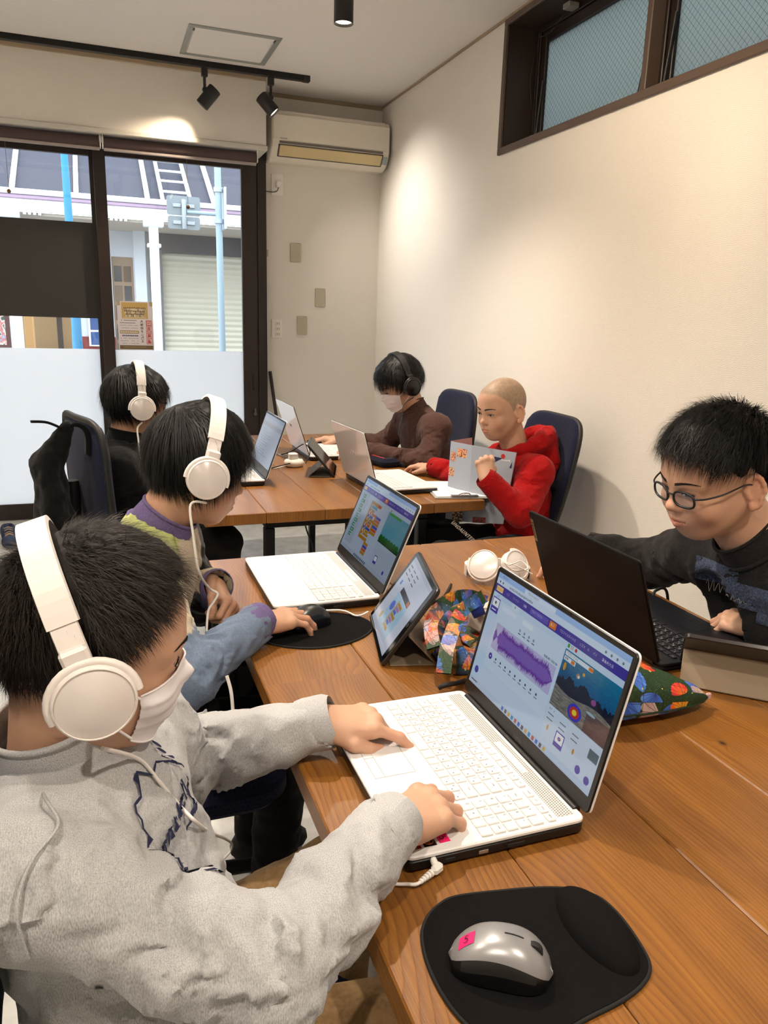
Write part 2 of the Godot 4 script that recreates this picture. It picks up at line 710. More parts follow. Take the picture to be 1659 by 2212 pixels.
# ---------------------------------------------------------------- lamps
func lamps() -> void:
	M.lens_warm = mat(Color(1, 0.97, 0.92), 0.3)
	M.lens_warm.emission_enabled = true
	M.lens_warm.emission = Color(1.0, 0.93, 0.82)
	M.lens_warm.emission_energy_multiplier = 3.0
	var rail := track("black ceiling light track running above the sliding door", -2.6, 1.21, -4.68)
	spot_lamp("black track spotlight tilted at the wall above the door", Vector3(0.618, CEIL - 0.03, -4.68), Vector3(-0.60, -0.72, -0.16), 3000.0, 3.6, 40.0)
	spot_lamp("black track spotlight beside the track's end, tilted at the white wall", Vector3(0.985, CEIL - 0.03, -4.68), Vector3(0.72, -0.80, 0.22), 4800.0, 4.6, 48.0)
	track("black ceiling light track crossing above the far plank table", -2.0, 1.45, -3.11)
	spot_lamp("black cylinder spotlight pointing straight down over the far table", Vector3(0.935, CEIL - 0.03, -3.11), Vector3(0, -1, 0), 4200.0, 13.0, 60.0)
	spot_lamp("unseen black cylinder spotlight on the middle track aimed at the floor", Vector3(-0.55, CEIL - 0.03, -3.11), Vector3(-0.12, -1, 0.15), 4200.0, 12.0, 60.0)  # out of view, placed to light the floor at the left
	track("unseen black ceiling light track crossing above the near plank table", -2.0, 1.45, -1.75)  # track out of view, carries the unseen lamps above the near table
	spot_lamp("unseen black track spotlight aimed at the wall under the high window", Vector3(0.72, CEIL - 0.03, -1.75), Vector3(1.08, -0.66, -0.72), 3000.0, 5.0, 42.0)  # out of view, placed to light the wall under the window
	spot_lamp("unseen black track spotlight aimed at the near plank table", Vector3(0.28, CEIL - 0.03, -1.75), Vector3(0.16, -1, 0.30), 4300.0, 9.2, 60.0)  # out of view, placed to light the near table from above
	spot_lamp("unseen black track spotlight aimed at the wall beside the boy with glasses", Vector3(0.55, CEIL - 0.03, -1.75), Vector3(0.95, -0.95, 0.45), 3600.0, 4.2, 46.0)  # unseen lamp, placed to brighten the wall at the right
	spot_lamp("unseen black track spotlight aimed at the pupils by the left wall", Vector3(-0.75, CEIL - 0.03, -1.75), Vector3(0.30, -1, 0.25), 4300.0, 6.0, 60.0)  # unseen lamp, placed to light the pupils on the left side
	track("unseen black ceiling light track crossing the room behind the viewer", -2.0, 1.45, 0.15)  # track out of view, carries the lamps behind the viewer
	spot_lamp("unseen black track spotlight behind the viewer aimed at the near table end", Vector3(0.75, CEIL - 0.03, 0.15), Vector3(-0.05, -1, -0.25), 4300.0, 6.6, 60.0)  # unseen lamp, lights the near table end from behind the viewer
	spot_lamp("unseen black track spotlight behind the viewer aimed past the grey sweatshirt", Vector3(-0.45, CEIL - 0.03, 0.15), Vector3(0.10, -1, -0.42), 4300.0, 6.2, 60.0)  # unseen lamp, lights the side of the sweatshirt that faces the viewer
	spot_lamp("added fill spotlight out of view, washing the left wall", Vector3(-1.4, CEIL - 0.03, -1.75), Vector3(-0.9, -0.55, 0.1), 4300.0, 11.0, 60.0)  # added fill lamp, bounces soft light off the left wall
	spot_lamp("added fill spotlight out of view, washing the wall behind the viewer", Vector3(0.2, CEIL - 0.03, 0.15), Vector3(0.1, -0.55, 0.9), 4300.0, 11.0, 60.0)  # added fill lamp, bounces soft light off the rear wall
	spot_lamp("added fill spotlight out of view, washing the left wall by the door", Vector3(-1.4, CEIL - 0.03, -3.11), Vector3(-0.9, -0.5, -0.2), 4300.0, 11.0, 60.0)  # added fill lamp, brightens the room by way of the left wall


func kelvin(k: float) -> Color:
	# rough blackbody white, normalised to full red
	var t := clampf((k - 2700.0) / 3800.0, 0.0, 1.0)
	return Color(1.0, lerpf(0.89, 1.0, t), lerpf(0.75, 1.02, t))


func track(label: String, x0: float, x1: float, z: float) -> Node3D:
	var t := thing("track_rail", label, "light track", Transform3D(Basis.IDENTITY, Vector3(x0, CEIL, z)), "ceiling light tracks")
	var mb := MB.new()
	bx(mb, Vector3(0, -0.03, -0.0175), Vector3(x1 - x0, 0, 0.0175), 0.002)
	part(t, "rail", mb, M.black_metal)
	mb = MB.new()
	bx(mb, Vector3(x1 - x0 - 0.04, -0.032, -0.019), Vector3(x1 - x0, 0, 0.019), 0.003)
	part(t, "end_cap", mb, M.black)
	return t


func spot_lamp(label: String, joint: Vector3, aim: Vector3, temp: float, energy: float, angle: float) -> void:
	var d := aim.normalized()
	var t := thing("spotlight", label, "spotlight", Transform3D(Basis.IDENTITY, joint), "track spotlights")
	var mb := MB.new()
	box(mb, Vector3(0, -0.022, 0), Vector3(0.034, 0.044, 0.028), 0.003)
	part(t, "adapter", mb, M.black)
	mb = MB.new()
	cyl(mb, Vector3(0, -0.04, 0), Vector3(0, -0.105, 0), 0.008, -1, 12)
	part(t, "stem", mb, M.black)
	mb = MB.new()
	var piv := Vector3(0, -0.108, 0)
	cyl(mb, piv + Vector3(0, 0, -0.012), piv + Vector3(0, 0, 0.012), 0.013, -1, 16)
	part(t, "pivot", mb, M.black)
	# housing: a cylinder hung beside the pivot
	var side := Vector3(d.y, -d.x, 0).normalized() if absf(d.z) < 0.99 else Vector3.RIGHT
	if absf(d.x) + absf(d.z) < 0.05:
		side = Vector3.ZERO
	if side.y > 0.0:
		side = -side
	var c := piv + side * 0.038 + d * 0.012
	var back := c - d * 0.055
	if side == Vector3.ZERO:
		back = piv
	var tf := frame_y(back, d)
	var hl := 0.115
	mb = MB.new()
	lathe(mb, [Vector2(0, 0), Vector2(0.033, 0), Vector2(0.037, 0.004), Vector2(0.037, hl), Vector2(0.0345, hl), Vector2(0.0335, hl - 0.012), Vector2(0, hl - 0.014)], 28, tf)
	part(t, "housing", mb, M.black)
	mb = MB.new()
	lathe(mb, [Vector2(0.0, hl - 0.006), Vector2(0.02, hl - 0.0065), Vector2(0.0325, hl - 0.009), Vector2(0.0325, hl - 0.0115), Vector2(0, hl - 0.0115)].map(func(q): return q), 24, tf)
	part(t, "lamp_lens", mb, M.lens_warm)
	var l := SpotLight3D.new()
	l.name = "lamp_light"
	l.light_color = kelvin(temp)
	l.light_energy = energy * 0.36
	l.light_size = 0.028
	l.spot_angle = angle
	l.spot_angle_attenuation = 1.0
	l.spot_range = 12.0
	l.spot_attenuation = 2.0
	l.shadow_enabled = true
	t.add_child(l)
	l.transform = frame_z(back + d * (hl + 0.006), -d, Vector3(0, 0.02, 1) if absf(d.y) > 0.9 else Vector3.UP)


# ---------------------------------------------------------------- shell
func room_shell() -> void:
	var xl := -2.3
	var zr := 2.4
	var mb := MB.new()
	bx(mb, Vector3(xl, -0.12, zr), Vector3(XW, 0, ZB + 0.0))
	struct("floor", mb, M.floor, "pale grey floor of the room", "floor")
	mb = MB.new()
	bx(mb, Vector3(xl - 0.1, CEIL, zr + 0.1), Vector3(XW + 0.3, CEIL + 0.12, ZB - 0.16))
	struct("ceiling", mb, M.ceiling, "off-white papered ceiling", "ceiling")
	mb = MB.new()
	bx(mb, Vector3(xl - 0.12, -0.12, zr + 0.1), Vector3(xl, CEIL, ZB - 0.16))
	struct("wall_left", mb, M.wall, "white papered wall out of view on the left", "wall")
	mb = MB.new()
	bx(mb, Vector3(xl, -0.12, zr), Vector3(XW + 0.3, CEIL, zr + 0.12))
	struct("wall_rear", mb, M.wall, "white papered wall behind the viewer", "wall")
	# right wall with the opening of the high window
	mb = MB.new()
	var wz0 := -3.42
	var wz1 := -0.9
	var wy0 := 2.14
	var wy1 := 2.655
	bx(mb, Vector3(XW, -0.12, zr + 0.1), Vector3(XW + 0.26, wy0, ZB - 0.16))
	bx(mb, Vector3(XW, wy0, wz0), Vector3(XW + 0.26, CEIL, ZB - 0.16))
	bx(mb, Vector3(XW, wy0, zr + 0.1), Vector3(XW + 0.26, CEIL, wz1))
	bx(mb, Vector3(XW, wy1, wz1), Vector3(XW + 0.26, CEIL, wz0))
	struct("wall_right", mb, M.wall, "long white textured wall with the high window", "wall")
	# back wall: solid right of the door, header above
	mb = MB.new()
	bx(mb, Vector3(1.03, -0.12, ZB), Vector3(XW + 0.2, CEIL, ZB - 0.16))
	bx(mb, Vector3(xl, 2.34, ZB), Vector3(1.03, CEIL, ZB - 0.16))
	bx(mb, Vector3(xl, -0.12, ZB), Vector3(-1.06, 2.34, ZB - 0.16))
	struct("wall_back", mb, M.wall, "white wall with the air conditioner beside the sliding door", "wall")
	mb = MB.new()
	bx(mb, Vector3(xl, 2.325, -4.81), Vector3(0.985, CEIL, ZB), 0.004)
	struct("wall_header", mb, M.wall, "boxed-out white papered header above the sliding door", "wall")
	# the pale strip under the header and the tan crown mouldings
	mb = MB.new()
	bx(mb, Vector3(xl, 2.298, -4.795), Vector3(0.99, 2.325, ZB + 0.02), 0.004)
	struct("trim_1", mb, mat(Color(0.80, 0.79, 0.76), 0.6), "pale trim board along the underside of the door header", "trim")
	mb = MB.new()
	bx(mb, Vector3(xl, CEIL - 0.022, -4.798), Vector3(0.985, CEIL, -4.81), 0.003)
	struct("trim_2", mb, M.tan_trim, "tan moulding between the header and the ceiling", "trim")
	mb = MB.new()
	bx(mb, Vector3(0.985, CEIL - 0.022, ZB + 0.012), Vector3(XW, CEIL, ZB), 0.003)
	struct("trim_3", mb, M.tan_trim, "tan moulding between the air conditioner wall and the ceiling", "trim")
	mb = MB.new()
	bx(mb, Vector3(XW - 0.01, CEIL - 0.012, zr), Vector3(XW, CEIL, ZB), 0.002)
	struct("trim_4", mb, M.tan_trim, "thin moulding between the long wall and the ceiling", "trim")
	mb = MB.new()
	bx(mb, Vector3(XW - 0.012, 0, zr), Vector3(XW, 0.06, ZB), 0.002)
	struct("baseboard_right", mb, M.tan_trim, "tan skirting board along the long wall", "baseboard")
	mb = MB.new()
	bx(mb, Vector3(1.04, 0, ZB + 0.012), Vector3(XW - 0.013, 0.06, ZB), 0.002)
	struct("baseboard_back", mb, M.tan_trim, "tan skirting board under the air conditioner wall", "baseboard")


# ---------------------------------------------------------------- sliding glass door
func glass_door() -> void:
	var t := thing("door_1", "dark brown sliding glass door with frosted lower panes", "door")
	t.set_meta("kind", "structure")
	t.remove_meta("category")
	var x0 := -1.06
	var x1 := 1.03
	var zf := ZB + 0.02
	var mb := MB.new()
	bx(mb, Vector3(x1 - 0.055, 0, zf + 0.035), Vector3(x1, 2.34, ZB - 0.12), 0.003)
	part(t, "jamb", mb, M.frame)
	mb = MB.new()
	bx(mb, Vector3(x0, 0, zf + 0.035), Vector3(x0 + 0.05, 2.34, ZB - 0.12), 0.003)
	part(t, "jamb", mb, M.frame)
	mb = MB.new()
	bx(mb, Vector3(x0 + 0.05, 2.285, zf + 0.03), Vector3(x1 - 0.055, 2.34, ZB - 0.12), 0.003)
	part(t, "head_rail", mb, M.frame)
	mb = MB.new()
	bx(mb, Vector3(x0, 0.0, zf + 0.05), Vector3(x1, 0.062, ZB - 0.12), 0.003)
	part(t, "sill", mb, mat(Color(0.70, 0.70, 0.69), 0.5), "pale grey sill")
	# two sliding leaves: the right one in front
	for leaf in [[0.018, 0.975, zf + 0.005, "right"], [-1.01, 0.045, zf - 0.045, "left"]]:
		var a: float = leaf[0]
		var b: float = leaf[1]
		var z: float = leaf[2]
		var l := MeshInstance3D.new()
		mb = MB.new()
		var st0 := 0.068 if leaf[3] == "right" else 0.05
		var st1 := 0.10 if leaf[3] == "right" else 0.05
		bx(mb, Vector3(a, 0.066, z + 0.018), Vector3(a + st0, 2.283, z - 0.018), 0.003)
		bx(mb, Vector3(b - st1, 0.066, z + 0.018), Vector3(b, 2.283, z - 0.018), 0.003)
		bx(mb, Vector3(a + st0, 2.232, z + 0.016), Vector3(b - st1, 2.283, z - 0.016), 0.002)
		bx(mb, Vector3(a + st0, 0.066, z + 0.016), Vector3(b - st1, 0.165, z - 0.016), 0.002)
		var lf := part(t, "leaf_frame", mb, M.frame2)
		mb = MB.new()
		bx(mb, Vector3(a + st0 - 0.008, 0.16, z + 0.003), Vector3(b - st1 + 0.008, 2.24, z - 0.003))
		part(lf, "pane", mb, M.glass, "clear glass pane")
		mb = MB.new()
		bx(mb, Vector3(a + st0 - 0.002, 0.163, z + 0.0045), Vector3(b - st1 + 0.002, 1.125, z + 0.0035))
		part(lf, "frosted_film", mb, M.film, "white frosted film on the lower pane")
		if leaf[3] == "right":
			mb = MB.new()
			bx(mb, Vector3(b - 0.055, 0.87, z + 0.022), Vector3(b - 0.027, 1.0, z + 0.0185), 0.003)
			part(lf, "pull", mb, M.jamb)
			mb = MB.new()
			bx(mb, Vector3(b - 0.05, 0.876, z + 0.0225), Vector3(b - 0.032, 0.994, z + 0.0222))
			part(lf, "pull_recess", mb, M.black)
			mb = MB.new()
			cyl(mb, Vector3(b - 0.028, 0.72, z + 0.016), Vector3(b - 0.028, 0.72, z + 0.034), 0.011, -1, 12, 0.002)
			box(mb, Vector3(b - 0.028, 0.735, z + 0.036), Vector3(0.012, 0.05, 0.008), 0.002)
			part(lf, "latch", mb, mat(Color(0.4, 0.4, 0.4), 0.4, 0.6))
	# dark sign board stuck to the left pane, seen from behind
	mb = MB.new()
	bx(mb, Vector3(-0.98, 1.31, zf - 0.034), Vector3(-0.002, 1.862, zf - 0.038), 0.001)
	single("sign_board", "plain dark grey sign board on the left door pane, seen from behind", "sign board", mb, mat(Color(0.235, 0.23, 0.225), 0.85))
	poster(Vector3(0.213, 1.272, zf + 0.0095))
	# roller blinds under the header
	for k in 2:
		var xa: float = [-0.95, 0.075][k]
		var xb: float = [0.062, 0.935][k]
		var b := thing("roller_blind", ["rolled-up mauve roller blind above the left door pane", "rolled-up mauve roller blind above the right door pane"][k], "roller blind", Transform3D(Basis.IDENTITY, Vector3(xa, 2.262, -4.86)), "roller blinds above the door")
		mb = MB.new()
		cyl(mb, Vector3(0.006, 0, 0), Vector3(xb - xa - 0.006, 0, 0), 0.033, -1, 24)
		part(b, "roll", mb, mat(Color(0.29, 0.225, 0.225), 0.8))
		mb = MB.new()
		bx(mb, Vector3(0.004, -0.043, 0.004), Vector3(xb - xa - 0.004, -0.026, 0.020), 0.003)
		part(b, "bottom_bar", mb, mat(Color(0.62, 0.58, 0.57), 0.6))
		for e in [0.0, xb - xa]:
			mb = MB.new()
			box(mb, Vector3(e, 0.006, 0), Vector3(0.006, 0.066, 0.07), 0.002)
			part(b, "bracket", mb, M.ivory)
		mb = MB.new()
		var cx: float = [0.53, 0.455][k]
		var ch: float = [0.245, 0.255][k]
		cyl(mb, Vector3(cx, -0.04, -0.01), Vector3(cx, -0.04 - ch, -0.01), 0.0012, -1, 6)
		part(b, "pull_cord", mb, mat(Color(0.5, 0.45, 0.4), 0.8))
		mb = MB.new()
		ball(mb, Vector3(cx, -0.045 - ch, -0.01), Vector3.ONE * 0.011, 12)
		part(b, "cord_ball", mb, mat(Color(0.45, 0.32, 0.2), 0.6), "small wooden ball")


func ball(mb: MB, c: Vector3, r: Vector3, seg := 16, bas := Basis.IDENTITY) -> void:
	var pts := []
	var nv := maxi(6, seg / 2 + 1)
	for j in nv:
		var th := PI * j / (nv - 1)
		for i in seg:
			var ph := TAU * i / seg
			pts.append(c + bas * (Vector3(sin(th) * cos(ph), cos(th), sin(th) * sin(ph)) * r))
	var nr := []
	for p in pts:
		nr.append((bas * ((bas.inverse() * (p - c)) / (r * r))).normalized())
	for j in nv - 1:
		for i in seg:
			var k := (i + 1) % seg
			mb.tri(pts[j * seg + i], pts[j * seg + k], pts[(j + 1) * seg + k], nr[j * seg + i], nr[j * seg + k], nr[(j + 1) * seg + k])
			mb.tri(pts[j * seg + i], pts[(j + 1) * seg + k], pts[(j + 1) * seg + i], nr[j * seg + i], nr[(j + 1) * seg + k], nr[(j + 1) * seg + i])


# ---- drawing on images
func rect(im: Image, x: float, y: float, w: float, h: float, c: Color) -> void:
	im.fill_rect(Rect2i(int(x), int(y), maxi(1, int(w)), maxi(1, int(h))), c)


func line(im: Image, a: Vector2, b: Vector2, th: float, c: Color) -> void:
	var n := int(a.distance_to(b)) + 1
	for k in n + 1:
		var p := a.lerp(b, float(k) / n)
		rect(im, p.x - th * 0.5, p.y - th * 0.5, th, th, c)


func disc(im: Image, c: Vector2, r: float, col: Color, ry := -1.0) -> void:
	if ry < 0.0:
		ry = r
	for j in range(int(-ry), int(ry) + 1):
		var hw := r * sqrt(maxf(0.0, 1.0 - (j * j) / (ry * ry)))
		rect(im, c.x - hw, c.y + j, hw * 2.0, 1, col)


# a line of lettering rasterised from the font's outlines
func ink(im: Image, s: String, x: float, y: float, h: float, c: Color, bold := false) -> float:
	var t := text_tris(s, bold)
	var vv: PackedVector3Array = t[0]
	for k in range(0, vv.size() - 2, 3):
		var q := [Vector2(x + (vv[k].x - t[1]) * h, y - vv[k].y * h), Vector2(x + (vv[k + 1].x - t[1]) * h, y - vv[k + 1].y * h), Vector2(x + (vv[k + 2].x - t[1]) * h, y - vv[k + 2].y * h)]
		var lo: float = minf(q[0].y, minf(q[1].y, q[2].y))
		var hi: float = maxf(q[0].y, maxf(q[1].y, q[2].y))
		for yy in range(int(floor(lo)), int(ceil(hi)) + 1):
			var xs := []
			var fy := clampf(yy + 0.5, lo, hi)
			for e in 3:
				var p: Vector2 = q[e]
				var r: Vector2 = q[(e + 1) % 3]
				if (p.y <= fy) != (r.y <= fy) and absf(p.y - r.y) > 1e-6:
					xs.append(p.x + (r.x - p.x) * (fy - p.y) / (r.y - p.y))
			if xs.size() >= 2 and yy + 0.5 >= lo and yy + 0.5 <= hi:
				rect(im, round(minf(xs[0], xs[1])), yy, round(absf(xs[1] - xs[0])), 1, c)
	return x + (t[2] - t[1]) * h


# characters that the font lacks, as strokes on a 10 by 10 grid
const STROKES := {
	"大": [[1, 3, 9, 3], [5, 0, 5, 3], [5, 3, 3, 7], [3, 7, 0, 10], [5, 3, 7, 7], [7, 7, 10, 10]],
	"利": [[1, 2, 5, 1], [3, 1, 3, 10], [0, 4, 6, 4], [3, 4, 0, 8], [3, 5, 6, 7], [7, 2, 7, 7], [9, 0, 9, 10]],
	"田": [[1, 1, 9, 1], [1, 1, 1, 9], [9, 1, 9, 9], [1, 9, 9, 9], [5, 1, 5, 9], [1, 5, 9, 5]],
	"ミ": [[2, 1, 8, 3], [2, 4, 8, 6], [2, 7, 8, 10]],
	"ニ": [[2, 3, 8, 3], [1, 8, 9, 8]],
	"バ": [[3, 2, 1, 9], [6, 2, 9, 9], [7, 0, 8, 2], [9, 0, 10, 2]],
	"ス": [[1, 1, 8, 1], [8, 1, 5, 6], [5, 6, 1, 10], [5, 5, 9, 10]],
	"団": [[0, 0, 10, 0], [0, 0, 0, 10], [10, 0, 10, 10], [0, 10, 10, 10], [2, 4, 8, 4], [6, 2, 6, 8], [3, 6, 4, 7]],
	"員": [[2, 0, 8, 0], [2, 0, 2, 3], [8, 0, 8, 3], [2, 3, 8, 3], [2, 4, 8, 4], [2, 4, 2, 8], [8, 4, 8, 8], [2, 6, 8, 6], [2, 8, 8, 8], [3, 8, 1, 10], [7, 8, 9, 10]],
	"募": [[0, 1, 10, 1], [3, 0, 3, 2], [7, 0, 7, 2], [2, 3, 8, 3], [2, 3, 2, 6], [8, 3, 8, 6], [2, 5, 8, 5], [2, 6, 8, 6], [0, 7, 10, 7], [5, 7, 2, 10], [3, 8, 8, 8], [8, 8, 7, 10]],
	"集": [[3, 0, 1, 4], [2, 2, 9, 2], [2, 2, 2, 6], [5, 1, 5, 6], [2, 4, 8, 4], [2, 6, 9, 6], [0, 7, 10, 7], [5, 6, 5, 10], [5, 7, 1, 10], [5, 7, 9, 10]],
	"プ": [[1, 2, 7, 2], [7, 2, 3, 10], [8, 0, 10, 1], [10, 1, 8, 2]],
	"ロ": [[1, 2, 9, 2], [1, 2, 1, 9], [9, 2, 9, 9], [1, 9, 9, 9]],
	"フ": [[1, 2, 9, 2], [9, 2, 3, 10]],
	"ァ": [[2, 4, 8, 4], [8, 4, 6, 7], [5, 5, 3, 10]],
	"イ": [[8, 1, 1, 6], [5, 4, 5, 10]],
	"ル": [[3, 2, 1, 9], [6, 1, 6, 9], [6, 9, 10, 5]],
	"編": [[1, 0, 1, 4], [0, 3, 3, 5], [1, 5, 1, 10], [4, 1, 10, 1], [4, 3, 10, 3], [5, 5, 10, 5], [5, 5, 5, 10], [10, 5, 10, 10], [7, 5, 7, 10], [5, 7, 10, 7]],
	"音": [[5, 0, 5, 1], [1, 2, 9, 2], [3, 2, 4, 4], [7, 2, 6, 4], [0, 5, 10, 5], [3, 6, 7, 6], [3, 6, 3, 10], [7, 6, 7, 10], [3, 8, 7, 8], [3, 10, 7, 10]],
}


func glyph(im: Image, ch: String, x: float, y: float, s: float, th: float, c: Color) -> void:
	for st in STROKES.get(ch, []):
		line(im, Vector2(x + st[0] * s * 0.1, y + st[1] * s * 0.1), Vector2(x + st[2] * s * 0.1, y + st[3] * s * 0.1), th, c)


func kana(im: Image, s: String, x: float, y: float, size: float, c: Color, th := 1.0) -> void:
	for k in s.length():
		glyph(im, s[k], x + k * size * 1.12, y, size, th, c)


func poster(p: Vector3) -> void:
	var w := 300
	var h := 410
	var im := Image.create(w, h, false, Image.FORMAT_RGB8)
	im.fill(Color(0.90, 0.89, 0.92))
	rect(im, 36, 8, 222, 136, Color(0.80, 0.68, 0.42))
	var rg := RandomNumberGenerator.new()
	rg.seed = 4
	for r in 3:   # a team photograph: rows of small figures
		for k in 13 - r:
			var c := Vector2(60 + k * 14.5 + r * 7, 52 + r * 26 + rg.randf() * 4)
			rect(im, c.x - 6, c.y + 5, 12, 20, Color(0.55, 0.5, 0.45).lerp(Color(0.92, 0.9, 0.85), rg.randf()))
			disc(im, c, 5, Color(0.33, 0.25, 0.18))
	rect(im, 46, 130, 200, 8, Color(0.85, 0.78, 0.62))
	var dk := Color(0.25, 0.24, 0.3)
	kana(im, "大利田ミニバス", -900, 0, 10, dk)
	var col := "大利田ミニバス"
	for k in col.length():
		glyph(im, col[k], 192, 156 + k * 28, 22, 3, Color(0.16, 0.15, 0.14))
	var red := "団員募集"
	for k in 4:
		rect(im, 238, 156 + k * 52, 50, 48, Color(0.72, 0.16, 0.18))
		rect(im, 242, 160 + k * 52, 42, 40, Color(0.95, 0.9, 0.9))
		glyph(im, red[k], 246, 164 + k * 52, 33, 4, Color(0.72, 0.16, 0.18))
	for r in 10:
		if r in [4, 5]:
			continue
		var yy := 156 + r * 22
		for k in 14:
			if rg.randf() < 0.85:
				rect(im, 18 + k * 11, yy, 8, 6 if r < 2 else 4, dk.lerp(Color(0.8, 0.8, 0.85), 0.2 if r < 2 else 0.45))
	rect(im, 14, 246, 160, 26, Color(0.62, 0.52, 0.36))
	for k in 10:
		rect(im, 20 + k * 15, 252, 11, 14, Color(0.9, 0.88, 0.82))
	for k in 9:
		rect(im, 34 + k * 15, 284, 11, 11, Color(0.25, 0.27, 0.5))
	rect(im, 8, 372, 284, 34, Color(0.45, 0.38, 0.27))
	rect(im, 40, 384, 190, 4, Color(0.7, 0.64, 0.5))
	var m := mat(Color.WHITE, 0.6)
	m.albedo_texture = ImageTexture.create_from_image(im)
	var t := thing("poster", "printed team recruiting poster taped to the right door pane", "poster", Transform3D(Basis.IDENTITY, p))
	var mb := MB.new()
	mb.quad(Vector3(-0.104, -0.145, 0.0006), Vector3(0.104, -0.145, 0.0006), Vector3(0.104, 0.145, 0.0006), Vector3(-0.104, 0.145, 0.0006), Vector3(0, 0, 1))
	part(t, "print", mb, m)
	mb = MB.new()
	bx(mb, Vector3(-0.105, -0.146, -0.0006), Vector3(0.105, 0.146, 0.0002))
	part(t, "sheet", mb, mat(Color(0.9, 0.9, 0.9), 0.7))
	for s in [-1, 1]:
		mb = MB.new()
		bx(mb, Vector3(s * 0.095 - 0.009, 0.12, 0.0008), Vector3(s * 0.095 + 0.009, 0.146, 0.0012))
		part(t, "tape", mb, mat(Color(0.70, 0.63, 0.5), 0.5))


